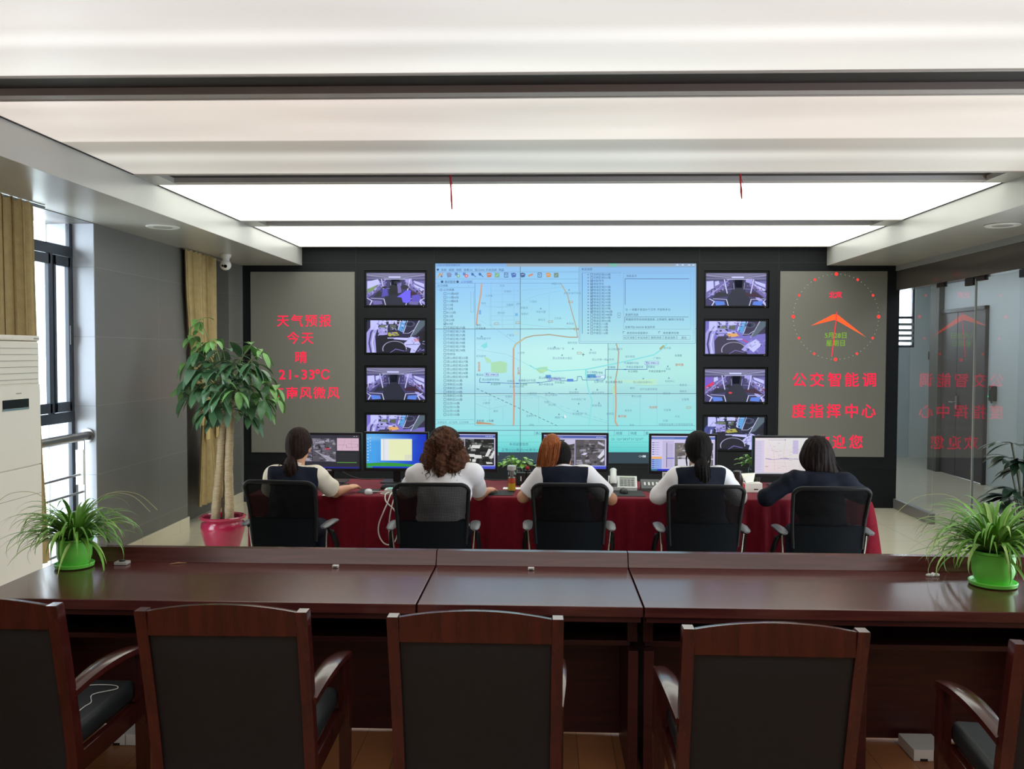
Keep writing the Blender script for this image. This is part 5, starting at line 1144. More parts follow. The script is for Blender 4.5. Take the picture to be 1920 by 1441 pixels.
def hand(S, w, d, n, curl=0.5, side=1):
    """palm and five fingers from wrist W along D, back of the hand facing N"""
    w = Vector(w); d = Vector(d).normalized(); n = Vector(n); n = (n-d*n.dot(d)).normalized(); t = d.cross(n)*side   # t: towards the thumb
    p = w+d*0.045
    S.cap(w-d*0.02, w+d*0.03, 0.024, 0.028, 0.01, (n, 0.7)); S.ell(p+d*0.01, (0.045, 0.045, 0.045), 0.01) if False else S.cap(w+d*0.02, w+d*0.085, 0.034, 0.038, 0.012, (n, 0.42))
    for i, (o, L) in enumerate(((0.028, 0.068), (0.010, 0.076), (-0.009, 0.07), (-0.027, 0.056))):
        a = w+d*(0.088-0.004*abs(i-1))+t*o; e = d+t*(0.10*(1.2-i)); q = a
        for s_, (l, r) in enumerate(((0.46, 0.0088), (0.31, 0.0080), (0.23, 0.0072))):
            ang = curl*(0.45+0.55*s_); v = (e*math.cos(ang)-n*math.sin(ang)).normalized(); z = q+v*L*l; S.cap(q, z, r, r*0.92, 0.003); q = z
    a = w+d*0.028+t*0.030; b = a+(d*0.6+t*0.75-n*0.25).normalized()*0.036; S.cap(a, b, 0.012, 0.010, 0.006); c = b+(d*0.95+t*0.15-n*0.3).normalized()*0.030; S.cap(b, c, 0.0098, 0.0082, 0.003)
def person(label, X, Y, head, neck, sh_l, sh_r, arms, outfit, hair, hsize=1.0, tilt=0.0, turn=0.0, girth=1.0, h=0.0068):
    """head, neck: points; sh_*: shoulder joints; arms: ((elbow, wrist, fingertip direction), same) left then right"""
    t = thing('person', label, 'person', (X, Y-0.06, 0), group='seated dispatchers')
    head, neck, sh = Vector(head), Vector(neck), (Vector(sh_l), Vector(sh_r)); V = Vector
    lo, hi = (X-0.46, 5.36, -0.005), (X+0.46, 6.44, 1.36)
    S = SDF(lo, hi, h); g = girth
    pel = V((X, Y-0.06, 0.615)); wa = V((X, Y-0.035, 0.73)); ch = V(((sh[0].x+sh[1].x)/2, neck.y-0.045, min(sh[0].z, sh[1].z)-0.12))
    sw = abs(sh[1].x-sh[0].x)/2
    Rt = Matrix.Rotation(turn, 3, 'Z') @ Matrix.Rotation(-tilt, 3, 'X')
    def torso(B, e):
        B.ell(pel, (0.165*g+e, 0.115+e, 0.10+e), 0.03); B.ell(wa, (0.128*g+e, 0.095*g+e, 0.13+e), 0.05); B.ell(ch, (sw*0.94+e, 0.105*g+e, 0.165+e), 0.06)
        B.cap(sh[0]+V((0.02, 0, 0.0)), sh[1]-V((0.02, 0, 0.0)), 0.050+e, None, 0.05); B.cap((neck+ch)/2, neck-V((0, 0, 0.03)), 0.075+e, 0.055+e, 0.04)
    torso(S, 0); S.cap(neck-V((0, 0.0, 0.05)), head+V((0, -0.02, -0.06)), 0.054, 0.046, 0.02)
    hs = hsize
    S.ell(head+Rt @ V((0, -0.008, 0.018)), (0.072*hs, 0.090*hs, 0.092*hs), 0.02, Rt); S.ell(head+Rt @ V((0, 0.022, -0.045)), (0.052*hs, 0.062*hs, 0.07*hs), 0.03, Rt)
    S.ell(head+Rt @ V((0, 0.082, -0.03)), (0.011, 0.016, 0.018), 0.012, Rt); S.ell(head+Rt @ V((0, 0.082, -0.066)), (0.02, 0.008, 0.007), 0.008, Rt); S.ell(head+Rt @ V((0, 0.07, -0.098)), (0.022, 0.018, 0.018), 0.02, Rt); S.ell(head+Rt @ V((0, 0.078, 0.008)), (0.045, 0.012, 0.010), 0.012, Rt)
    for s in (-1, 1): S.ell(head+Rt @ V((s*0.073*hs, -0.002, -0.022)), (0.008, 0.018, 0.030), 0.004, Rt)
    for i, (el, wr, fd) in enumerate(arms):
        el, wr = V(el), V(wr); S.cap(sh[i], el, 0.046*g, 0.037*g, 0.02); S.cap(el, wr, 0.038*g, 0.025, 0.012); hand(S, wr, fd, (0, -0.15, 1), 0.42, (1, -1)[i])
    for s in (-1, 1):
        k = V((X+s*0.13, 5.885, 0.565)); a = V((X+s*0.12, 5.872, 0.085)); S.cap(pel+V((s*0.085, 0.0, -0.02)), k, 0.082*g, 0.056, 0.03); S.cap(k, a, 0.054, 0.034, 0.02); S.cap(a, a+V((s*0.01, 0.06, -0.045)), 0.034, 0.024, 0.02)
    S.build('body', SKIN, t)
    for s in (-1, 1): MB().ball(head+Rt @ V((s*0.031, 0.077*hs, -0.002)), 0.0105, 10).build('eye', EYEM, t)
    MB().ball(head+Rt @ V((0, 0.089, -0.066)), (0.021, 0.006, 0.008), 10).build('mouth', LIP, t)
    # clothes
    shirt, vest, slv = outfit
    C = SDF((X-0.46, 5.36, 0.42), (X+0.46, 6.3, 1.2), h); torso(C, 0.007); nn = (neck-V((0, 0, 0.05))-ch).normalized()
    C.cut(neck+V((0, 0, 0.004)), (0, 0.55, 1)); C.cut(V((0, 0, 0.50)), (0, 0, -1))
    for i, (el, wr, fd) in enumerate(arms):
        el, wr = V(el), V(wr); sr = 0.060 if vest is not None else 0.053; D = SDF((X-0.46, 5.36, 0.42), (X+0.46, 6.3, 1.2), h); d = (el-sh[i]).normalized()
        if slv == 'short': D.cap(sh[i]+(sh[1-i]-sh[i])*0.12, sh[i]+d*0.03, 0.062*g, 0.064*g, 0.02); D.cap(sh[i], el+d*0.04, sr*g, (sr+0.004)*g, 0.02); D.cut(el-d*0.045, d)
        else:
            D.cap(sh[i]+(sh[1-i]-sh[i])*0.12, sh[i]+d*0.03, 0.060*g, 0.062*g, 0.02); D.cap(sh[i], el, 0.058*g, 0.055*g, 0.02); D.cap(el, wr, 0.055*g, 0.036, 0.02); D.cut(wr-(wr-el).normalized()*0.015, wr-el)
        gg = C.g; q = D.g; k = 0.02; hh = np.clip(0.5+0.5*(gg-q)/k, 0, 1); C.g = gg*(1-hh)+q*hh-k*hh*(1-hh)
    rnd = 9*((X*7.31) % 1.0)
    def folds(co):
        z, x, y = co[:, 2], co[:, 0], co[:, 1]
        return 0.0028*np.sin(34*z+16*x+9*np.sin(7*x+rnd))*np.cos(21*y+3*z+rnd)+0.0016*np.sin(70*z-38*x+rnd)
    C.build({'jacket': 'jacket'}.get(slv, 'shirt'), shirt, t, folds)
    if vest is not None:
        K = SDF((X-0.3, 5.36, 0.42), (X+0.3, 6.1, 1.2), h); torso(K, 0.022); K.cut(neck+V((0, 0, -0.022)), (0, 0.6, 1)); K.cut(V((0, 0, 0.54)), (0, 0, -1))
        for i, s in ((0, -1), (1, 1)): K.cut(sh[i]+V((s*0.030, 0, 0)), (s, 0, 0.06))
        K.build('vest', vest, t, lambda co: folds(co)*0.8)
        B = SDF(neck-V((0.12, 0.12, 0.08)), neck+V((0.12, 0.12, 0.07)), 0.004); B.cap(neck-V((0, 0, 0.05)), neck+V((0, 0.004, 0.03)), 0.066, 0.060, 0.0); B.cut(neck+V((0, 0, 0.022)), (0, 0.45, 1)); B.cut(neck-V((0, 0, 0.035)), (0, -0.3, -1)); B.build('collar', shirt, t)
    Tm = SDF((X-0.3, 5.4, 0.03), (X+0.3, 6.05, 0.72), 0.009)
    Tm.ell(pel, (0.172*g, 0.122, 0.10), 0.03)
    for s in (-1, 1):
        k = V((X+s*0.13, 5.885, 0.565)); a = V((X+s*0.12, 5.872, 0.13)); Tm.cap(pel+V((s*0.085, 0.0, -0.02)), k, 0.089*g, 0.064, 0.03); Tm.cap(k, a, 0.062, 0.05, 0.02)
    Tm.cut(V((0, 0, 0.12)), (0, 0, -1)); Tm.build('trousers', NAVY, t)
    for s in (-1, 1):
        a = V((X+s*0.12, 5.862, 0.05)); F_ = SDF(a-V((0.07, 0.09, 0.06)), a+V((0.07, 0.2, 0.07)), 0.006); F_.cap(a+V((0, -0.02, 0.012)), a+V((s*0.01, 0.075, -0.012)), 0.042, 0.030, 0.01); F_.cut(a-V((0, 0, 0.046)), (0, 0, -1)); F_.cut(a+V((0, 0, 0.03)), (0, -0.4, 1)); F_.build('shoe', SHOE, t)
    hair(t, head, Rt, hs, neck)
    return t
def strands(mb, roots, rng):
    for P, r in roots: mb.tube(P, r, 4, caps=False)
def hair_cap(head, Rt, hs, e=0.013, low=-0.06, h=0.005, pad=0.16, top=0.0):
    H = SDF(head-Vector((pad, pad, pad+0.16)), head+Vector((pad, pad, pad)), h)
    H.ell(head+Rt @ Vector((0, -0.012, 0.018)), (0.072*hs+e, 0.088*hs+e, 0.092*hs+e+top), 0.02, Rt); H.ell(head+Rt @ Vector((0, -0.05, -0.03)), (0.062*hs+e*0.5, 0.048*hs, 0.062*hs), 0.03, Rt)
    return H
def comb(amp, fx=90, fz=14, seed=0.0):
    def f(co):
        x, y, z = co[:, 0], co[:, 1], co[:, 2]; w = np.arctan2(x-x.mean(), y-y.mean())
        return amp*(np.sin(fx*0.28*w+fz*0.4*z+seed)+0.6*np.sin(fx*0.55*w-5*z+seed*2)+0.4*np.sin(180*x+60*z))
    return f
def lock(P, r0, mb, n=6): P = smooth_path(P, 4); k = len(P); mb.tube(P, [r0*(0.6+0.6*math.sin(PI*min(1, 0.15+i/k)))*(1-0.6*(i/k)**3) for i in range(k)], n)
def tail(t, name, mat, path, r, n=40, seed=1, spread=0.5, end=0.9):
    """a tied tail: a core and many fine locks along a path"""
    random.seed(seed); mb = MB(); P = smooth_path(path, 5); k = len(P)
    core = [r*(0.55+0.75*math.sin(PI*min(1, 0.12+0.80*i/k)))*(1 if i/k < 0.8 else max(0.15, (1-i/k)/0.2)) for i in range(k)]
    mb.tube(P, core, 12)
    for _ in range(n):
        w = random.uniform(0, 2*PI); q = []; s = random.uniform(0.75, 1.12); e = random.uniform(end-0.2, 1.0); m = max(4, int(k*e)); dr = random.uniform(-.006, .006)
        for i in range(m):
            c = core[min(i, k-1)]*s if i/k < 0.8 else r*0.8*s*(1-0.3*(i/k-0.8)/0.2)
            q.append(P[i]+Vector((math.cos(w)*c+dr*i/k, math.sin(w)*c, 0.0)))
        mb.tube(q, [max(0.0006, 0.0042*(1-0.75*i/m)) for i in range(m)], 5)
    return mb.build(name, mat, t, smooth=60)
DARK_HAIR = hair_mat('dark_brown_hair', (34, 24, 21), (54, 38, 32)); BLACK_HAIR = hair_mat('black_hair', (17, 15, 15), (30, 26, 25)); CURLY = hair_mat('curly_brown_hair', (46, 29, 22), (100, 63, 44)); AUBURN = hair_mat('auburn_hair', (118, 62, 34), (176, 106, 62)); BOB = hair_mat('black_brown_hair', (19, 16, 16), (42, 30, 27))
TIE = M('black_hair_tie', (16, 16, 18), 0.6)
def tie(t, c, r, ax=(0, -0.6, -0.8)):
    c = Vector(c); ax = Vector(ax).normalized(); u = ax.cross(Vector((1, 0, 0))).normalized(); v = ax.cross(u); P = [c+(u*math.cos(w)+v*math.sin(w))*r for w in [2*PI*i/16 for i in range(17)]]; MB().tube(P, 0.006, 6, caps=False).build('hair_tie', TIE, t)
def hair1(t, head, Rt, hs, neck):
    H = hair_cap(head, Rt, hs, 0.013); H.cap(head+Rt @ Vector((0, -0.06, -0.05)), head+Rt @ Vector((-0.012, -0.09, -0.085)), 0.05, 0.022, 0.03); H.cut(head+Rt @ Vector((0, 0.05, -0.01)), Rt @ Vector((0, 1, -0.55))); H.build('hair', DARK_HAIR, t, comb(0.0011))
    b = head+Rt @ Vector((-0.014, -0.095, -0.092)); 
    pt = tail(t, 'ponytail', DARK_HAIR, [b, b+Vector((0.004, -0.03, -0.03)), b+Vector((0.008, -0.035, -0.075)), b+Vector((0.006, -0.02, -0.115)), b+Vector((0.0, -0.015, -0.145))], 0.034, 60, 3); tie(pt, b, 0.019)
    fr = MB(); random.seed(5)
    for _ in range(14):
        a = b+Vector((random.uniform(-.05, -.01), -0.01, random.uniform(-.03, .0))); lock([a, a+Vector((-.02, -0.01, -.02)), a+Vector((-.035, -.005, -.05+random.uniform(-.02, .02)))], 0.0018, fr, 4)
    fr.build('loose_strand', DARK_HAIR, t)
def hair2(t, head, Rt, hs, neck):
    H = hair_cap(head, Rt, hs, 0.020, h=0.006, pad=0.24, top=0.008); random.seed(11); V = Vector
    for i in range(70):
        w = random.uniform(0, 2*PI); zz = random.random()**0.8; a = 0.088+0.062*zz; y = math.sin(w)*a*0.92-0.02
        if y > 0.045: continue
        z = 0.05-0.20*zz+0.02*random.random(); r = 0.020+0.016*random.random(); H.ell(head+V((math.cos(w)*a, y, z)), (r, r, r*1.3), 0.018)
    H.cut(head+V((0, 0.055, -0.01)), (0, 1, -0.35)); H.cut(head-V((0, 0, 0.150)), (0, 0.2, -1))
    H.build('hair', CURLY, t, lambda co: 0.0045*np.sin(75*co[:, 0]+9*np.sin(40*co[:, 2]))*np.sin(70*co[:, 2]+6*np.sin(45*co[:, 0]))+0.0022*np.sin(170*co[:, 2]+90*co[:, 0]))
    fr = MB()
    for _ in range(520):
        w = random.uniform(0, 2*PI); zz = random.random()**0.65; a = 0.098+0.062*zz; y = math.sin(w)*a*0.92-0.02
        if y > 0.05: continue
        p = head+V((math.cos(w)*a, y, 0.06-0.19*zz)); L = random.uniform(0.03, 0.075); ph = random.uniform(0, 6); o = V((math.cos(w), math.sin(w), 0)); q = []
        for i in range(9):
            u = i/8; q.append(p+o*(0.022*u*zz+0.007*math.sin(ph+7*u))+V((0.008*math.cos(ph+8*u), 0.006*math.sin(ph+9*u), -L*u)))
        fr.tube(q, [0.0030*(1-0.8*i/8)+0.0004 for i in range(9)], 4, caps=False)
    fr.build('loose_curl', CURLY, t, smooth=60)
    hb = []
    for i in range(21):
        w = PI*(0.14+0.72*i/20); hb.append(head+V((math.cos(w)*0.104, -0.015, 0.022+math.sin(w)*0.108)))
    MB().tube(hb, 0.013, 8, flat=0.45, up=(0, 1, 0)).build('hair_band', M('dark_grey_band', (62, 64, 66), 0.6), t)
def hair3(t, head, Rt, hs, neck):
    H = hair_cap(head, Rt, hs, 0.011); H.cap(head+Rt @ Vector((-0.01, -0.06, 0.045)), head+Rt @ Vector((-0.03, -0.105, 0.055)), 0.05, 0.024, 0.03); H.cut(head+Rt @ Vector((0, 0.05, -0.01)), Rt @ Vector((0, 1, -0.55))); H.build('hair', BLACK_HAIR, t, comb(0.0010, seed=2))
    b = head+Rt @ Vector((-0.036, -0.112, 0.062)); V = Vector
    pt = tail(t, 'ponytail', AUBURN, [b, b+V((-0.018, -0.045, 0.018)), b+V((-0.032, -0.075, -0.03)), b+V((-0.045, -0.07, -0.10)), b+V((-0.062, -0.05, -0.155)), b+V((-0.072, -0.04, -0.185))], 0.050, 170, 9, end=0.95); tie(pt, b, 0.021, (-0.4, -0.9, 0.2))
def hair4(t, head, Rt, hs, neck):
    H = hair_cap(head, Rt, hs, 0.015); H.cap(head+Rt @ Vector((0, -0.06, -0.04)), head+Rt @ Vector((0.004, -0.098, -0.062)), 0.055, 0.024, 0.03); H.cut(head+Rt @ Vector((0, 0.05, -0.01)), Rt @ Vector((0, 1, -0.55))); H.build('hair', BLACK_HAIR, t, comb(0.0011, seed=4))
    b = head+Rt @ Vector((0.004, -0.102, -0.070)); V = Vector
    pt = tail(t, 'ponytail', BLACK_HAIR, [b, b+V((0.0, -0.03, -0.03)), b+V((0.002, -0.04, -0.09)), b+V((0.004, -0.035, -0.15)), b+V((0.008, -0.03, -0.195))], 0.037, 80, 6); tie(pt, b, 0.021)
    fr = MB(); random.seed(8)
    for s in (-1, 1):
        for _ in range(12): a = head+Rt @ V((s*0.07, 0.0+random.uniform(-.02, .01), -0.02)); lock([a, a+V((s*.008, -.004, -.04)), a+V((s*.002, 0, -.085+random.uniform(-.02, .02)))], 0.0022, fr, 4)
    fr.build('loose_strand', BLACK_HAIR, t)
def hair5(t, head, Rt, hs, neck):
    V = Vector; H = hair_cap(head, Rt, hs, 0.022, h=0.006, pad=0.22, top=0.0)
    for dx, dy, dz, rx, rz in ((-0.068, -0.01, -0.02, 0.045, 0.065), (0.068, -0.01, -0.02, 0.045, 0.07), (0.0, -0.06, -0.045, 0.085, 0.085), (0.055, -0.05, -0.085, 0.055, 0.055), (-0.03, -0.05, -0.075, 0.055, 0.055), (0.09, -0.045, -0.125, 0.035, 0.04)): H.ell(head+Rt @ V((dx, dy, dz)), (rx, 0.055, rz), 0.025, Rt)
    H.cut(head+Rt @ V((0, 0.055, -0.01)), Rt @ V((0, 1, -0.4))); H.build('hair', BOB, t, comb(0.0022, 70, 10, 1.0))
    fr = MB(); random.seed(3)
    for _ in range(130):
        w = random.uniform(PI*0.92, PI*2.08); a = 0.095; p = head+V((math.cos(w)*a, math.sin(w)*a*0.8-0.01, random.uniform(-0.02, 0.04))); L = random.uniform(0.07, 0.125)+0.04*max(0, math.cos(w)); dx = 0.030*max(0, math.cos(w))+0.022*max(0, -math.cos(w))+random.uniform(-.01, .012); q = [p, p+V((dx*.3, -.01, -L*.4)), p+V((dx*.8, -.008, -L*.75)), p+V((dx*1.6, 0.0, -L))]; lock(q, 0.0042, fr, 5)
    fr.build('loose_lock', BOB, t)

def P(px, py, Y): return at(px, py, Y)
person('woman in navy vest with low dark ponytail, her hand reaching for a mouse', -1.640, 5.74, P(561, 834, 5.83), P(553, 876, 5.80), P(513, 889, 5.76), P(592, 889, 5.79),
       (((-1.86, 5.93, 0.80), (-1.66, 6.12, 0.805), (0.35, 1, -0.05)), (P(628, 922, 5.98), P(652, 915, 6.11), (0.28, 1, 0.02))), (CREAM, NAVY, 'short'), hair1, 0.98, 0.12, -0.12)
person('woman in white shirt with wide curly brown hair and dark hair band', -0.665, 5.74, P(834, 838, 5.82), P(828, 872, 5.79), P(783, 887, 5.75), P(887, 885, 5.76),
       (((-0.93, 5.92, 0.80), (-0.80, 6.12, 0.80), (0.3, 1, -0.05)), (P(898, 926, 5.95), P(913, 920, 6.10), (0.25, 1, -0.02))), (SHIRT, None, 'short'), hair2, 1.04, 0.05, 0.0, 1.12)
person('woman in navy vest with auburn ponytail, her head bent forward and elbows out', 0.150, 5.74, P(1049, 858, 5.95), P(1057, 880, 5.86), P(1019, 890, 5.80), P(1099, 890, 5.80),
       ((P(981, 931, 5.86), (0.07, 6.13, 0.818), (0.9, 0.6, 0.0)), (P(1146, 935, 5.86), (0.33, 6.15, 0.818), (-0.9, 0.6, 0.0))), (SHIRT, NAVY, 'short'), hair3, 0.94, 0.45, 0.0, 1.05)
person('woman in navy vest and puffed white sleeves with long straight black ponytail', 1.015, 5.72, P(1309, 842, 5.82), P(1311, 879, 5.79), P(1272, 891, 5.75), P(1352, 891, 5.75),
       ((P(1235, 928, 5.79), (0.93, 6.13, 0.825), (0.7, 1, 0.0)), (P(1383, 931, 5.79), (1.20, 6.14, 0.825), (-0.7, 1, 0.0))), (SHIRT, NAVY, 'long'), hair4, 1.0, 0.08, 0.0, 1.04)
person('woman in dark navy jacket with loose black hair to the shoulders', 1.800, 5.72, P(1531, 854, 5.84), P(1534, 888, 5.80), P(1487, 899, 5.75), P(1585, 902, 5.75),
       ((P(1437, 933, 5.73), (1.62, 6.12, 0.825), (0.6, 1, 0.0)), ((2.08, 5.80, 0.83), (2.0, 6.12, 0.825), (-0.4, 1, 0.0))), (NAVY2, None, 'jacket'), hair5, 1.0, 0.1, 0.0, 0.98)
# ------------------------------------------------------------------ curtains
CURT = M('khaki_curtain', (166, 146, 104), 0.85, var=0.10, vscale=14, bump=0.3, bscale=70, sheen=0.1, spec=0.2)
def curtain_mb(prof, xc, folds, amp, seed, n=150, th=0.007):
    """prof: rows (z, y_start, y_end, fold factor); folds run in x"""
    mb = MB(); A, B = [], []
    for z, y0, y1, k in prof:
        ra, rb2 = [], []
        for i in range(n+1):
            u = i/n; ph = 2*PI*folds*u+0.9*math.sin(5*u+seed); y = y0+(y1-y0)*(u+0.012*math.sin(2*ph)); x = xc+amp*k*(math.sin(ph)*0.8+0.25*math.sin(2.3*ph+seed))
            ra.append(Vector((x+th/2, y, z))); rb2.append(Vector((x-th/2, y, z)))
        A.append(ra); B.append(rb2[::-1])
    mb.grid(A); mb.grid(B)
    m = len(A); va = [r[0] for r in A]; vb = [r[-1] for r in B]; wa = [r[-1] for r in A]; wb2 = [r[0] for r in B]
    for p, q in ((va, vb), (wa, wb2)):
        mb.add(p+q, [(i, i+1, m+i+1, m+i) for i in range(m-1)])
    for k in (0, -1): r1, r2 = A[k], B[k][::-1]; mb.add(r1+r2, [(i, i+1, n+1+i+1, n+1+i) for i in range(n)])
    return mb
t = thing('curtain', 'khaki curtain hanging full length behind the white air conditioner', 'curtain', (-3.43, 5.4, 0), group='khaki window curtains')
curtain_mb([(2.745, 4.72, 5.86, 0.75), (2.70, 4.72, 5.87, 0.9), (2.2, 4.71, 5.88, 1), (1.6, 4.70, 5.90, 1), (1.0, 4.70, 5.94, 1), (0.6, 4.70, 5.98, 1.05), (0.29, 4.70, 6.01, 1.1)], -3.44, 11, 0.034, 1.0).build('curtain_cloth', CURT, t, smooth=180)
MB().tube([(-3.44, 4.6, 2.74), (-3.44, 6.0, 2.74)], 0.008, 8).build('curtain_rail', STEEL, t)
t = thing('curtain', 'khaki curtain gathered with a tie beside the black screen wall', 'curtain', (-3.46, 8.9, 0), group='khaki window curtains')
curtain_mb([(2.745, 8.42, 9.22, 0.7), (2.70, 8.42, 9.22, 0.9), (2.3, 8.44, 9.22, 1), (1.9, 8.50, 9.22, 1), (1.55, 8.62, 9.21, 0.9), (1.3, 8.76, 9.20, 0.75), (1.14, 8.83, 9.18, 0.6), (1.08, 8.84, 9.18, 0.58), (1.0, 8.83, 9.20, 0.7), (0.7, 8.78, 9.33, 0.95), (0.4, 8.74, 9.44, 1.05), (0.19, 8.71, 9.50, 1.1)], -3.462, 7, 0.030, 2.2).build('curtain_cloth', CURT, t, smooth=180)
MB().tube([(-3.46, 8.40, 2.74), (-3.46, 9.5, 2.74)], 0.008, 8).build('curtain_rail', STEEL, t)
TIEC = M('tie_band_cloth', (194, 168, 112), 0.8, var=0.06, vscale=30)
tb = MB(); rg = []
for z, e in ((1.02, 0.0), (1.05, 0.006), (1.10, 0.006), (1.125, 0.0)): rg.append([Vector((-3.462+(0.042+e)*math.cos(w), 9.008+(0.188+e)*math.sin(w), z+0.02*math.sin(w))) for w in [2*PI*i/28 for i in range(28)]])
tb.loft(rg, caps=False); tbo = tb.build('tie_band', TIEC, t, smooth=180, fix=False)
for y in (8.86, 9.14):
    tl = MB(); tl.loft([[Vector((-3.412+dx, y+dy*w, z)) for dx, dy in ((-.006, -1), (.008, -.8), (.008, .8), (-.006, 1))] for z, w in ((1.09, .03), (1.0, .036), (0.86, .042))]); o = tl.build('tie_end', TIEC, tbo, smooth=60)

# ------------------------------------------------------------------ floor-standing air conditioner
ACW = M('cream_cabinet_paint', (226, 220, 206), 0.4, var=0.01); ACD = M('ac_dark_window', (14, 15, 18), 0.5, spec=0.2); ACG = M('ac_seam', (150, 146, 138), 0.5)
ax0, ax1, ay0, ay1 = -3.36, -3.00, 4.66, 5.17
t = thing('air_conditioner', 'tall cream floor-standing air conditioner in front of the window curtain', 'air conditioner', ((ax0+ax1)/2, (ay0+ay1)/2, 0))
MB().box(ax0, ax1-0.012, ay0, ay1, 0.0, 1.81, 0.012).build('cabinet', ACW, t)
MB().box(ax0-0.002, ax1-0.004, ay0-0.003, ay1+0.003, 1.8105, 1.842, 0.008).build('top_cap', ACW, t)
MB().box(ax1-0.0125, ax1, ay0+0.004, ay1-0.008, 0.06, 1.075, 0.003).build('lower_front_panel', ACW, t)
MB().box(ax1-0.0125, ax1, ay0+0.004, ay1-0.008, 1.081, 1.555, 0.003).build('middle_front_panel', ACW, t)
MB().box(ax1-0.0125, ax1-0.003, ay0+0.006, ay1-0.014, 1.563, 1.80, 0.003).build('air_outlet', ACW, t)
for i in range(6): MB().box(ax1-0.004, ax1-0.0005, ay0+0.02, ay1-0.03, 1.585+0.036*i, 1.588+0.036*i).build('outlet_slat', ACG, t)
MB().box(ax1-0.001, ax1+0.003, ay0+0.13, ay1-0.13, 1.425, 1.475, 0.002).build('display_window', ACD, t)
MB().box(ax1-0.001, ax1+0.0036, ay0+0.13, ay1-0.13, 1.414, 1.424).build('display_trim', STEEL, t)
MB().box(ax1-0.001, ax1+0.0012, ay1-0.25, ay1-0.20, 1.505, 1.511).build('brand_mark', ACG, t)
MB().box(ax1-0.02, ax1+0.001, ay1-0.06, ay1-0.012, 1.822, 1.828).build('cap_mark', ACG, t)
MB().box(ax1-0.0125, ax1+0.0005, ay0+0.004, ay1-0.008, 0.905, 0.908).build('panel_seam', ACG, t)

# ------------------------------------------------------------------ window railing
t = thing('window_railing', 'stainless steel railing with round handrail before the window', 'railing', (-3.57, 5.7, 0))
MB().tube([(-3.575, 4.575, 1.09), (-3.575, 6.785, 1.09)], 0.034, 18).build('handrail', STEEL, t)
MB().tube([(-3.575, 6.782, 1.09), (-3.575, 6.799, 1.09)], 0.055, 20).build('wall_flange', STEEL, t)
for y in (6.70, 5.60, 4.70):
    MB().box(-3.60, -3.55, y-0.006, y+0.006, 0.02, 1.06, 0.002).build('baluster', STEEL, t)
    MB().box(-3.605, -3.545, y-0.035, y-0.007, 0.72, 0.99, 0.003).build('fixing_plate', WHITE_P, t)
for z in (0.80, 0.66, 0.52, 0.38, 0.24, 0.12): MB().tube([(-3.575, 4.575, z), (-3.575, 6.72, z)], 0.009, 8).build('cross_rod', STEEL, t)

# ------------------------------------------------------------------ things on the soffits
CAMW = M('white_camera_shell', (214, 214, 212), 0.35)
t = thing('dome_camera', 'white dome security camera under the soffit by the gathered curtain', 'security camera', (-3.25, 8.96, ZS))
MB().lathe([(0.052, 0), (0.055, -0.012), (0.05, -0.03), (0.036, -0.045), (0.034, -0.07), (0.05, -0.078)], (-3.25, 8.96, ZS-0.001), 24).build('mount', CAMW, t)
cball = MB().ball((-3.25, 8.95, ZS-0.115), (0.056, 0.056, 0.052), 20).build('camera_ball', CAMW, t)
ln = MB().tube([(-3.236, 8.905, ZS-0.128), (-3.232, 8.893, ZS-0.131)], 0.017, 14); ln.tube([(-3.262, 8.903, ZS-0.124), (-3.262, 8.893, ZS-0.126)], 0.011, 14); lno = ln.build('lens', M('lens_glass', (12, 12, 14), 0.08), cball)
for x, y, lab in ((-3.04, 6.98, 'round flush speaker ring in the soffit above the grey tiled wall'), (3.52, 6.95, 'round flush speaker ring in the soffit above the glass partition')):
    t = thing('ceiling_speaker', lab, 'speaker', (x, y, ZS)); MB().lathe([(0.125, 0.0), (0.13, -0.006), (0.12, -0.012), (0.105, -0.010)], (x, y, ZS-0.0005), 36).build('speaker_rim', CAMW, t); MB().lathe([(0.104, -0.006), (0.06, -0.012), (0.01, -0.013)], (x, y, ZS-0.0005), 30).build('grille', ALU, t)
REDC = M('red_cord', (190, 36, 44), 0.6)
for x, y, L, lab in ((-0.635, 6.03, 0.225, 'longer red cord hanging from the ceiling beam, toward the window side'), (1.325, 6.05, 0.155, 'shorter red cord hanging from the ceiling beam, toward the glass side')):
    t = thing('hanging_cord', lab, 'cord', (x, y, ZC+0.03))
    c = MB(); c.tube([(x-0.006, y, ZC+0.029), (x-0.002, y, ZC-0.05), (x+0.006, y-0.004, ZC-L*0.6), (x+0.008, y, ZC-L), (x+0.002, y+0.003, ZC-L*0.7), (x+0.0, y, ZC+0.029)], 0.0045, 7); c.build('cord_loop', REDC, t)
    MB().tube([(x-0.004, y, ZC+0.0), (x+0.012, y-0.002, ZC-L*0.3), (x+0.022, y, ZC-L*0.5)], [0.002, 0.0018, 0.0012], 6).build('loose_end', REDC, t)

t = thing('switch_box', 'small dark box on the far corridor wall beside the slatted window', 'switch box', (6.62, 15.3, 1.7))
MB().box(6.555, 6.68, 15.265, 15.298, 1.66, 1.80, 0.006).build('box_housing', BLK, t); MB().box(6.58, 6.655, 15.262, 15.2655, 1.70, 1.77, 0.001).build('box_window', M('dull_grey', (96, 98, 96), 0.5), t)
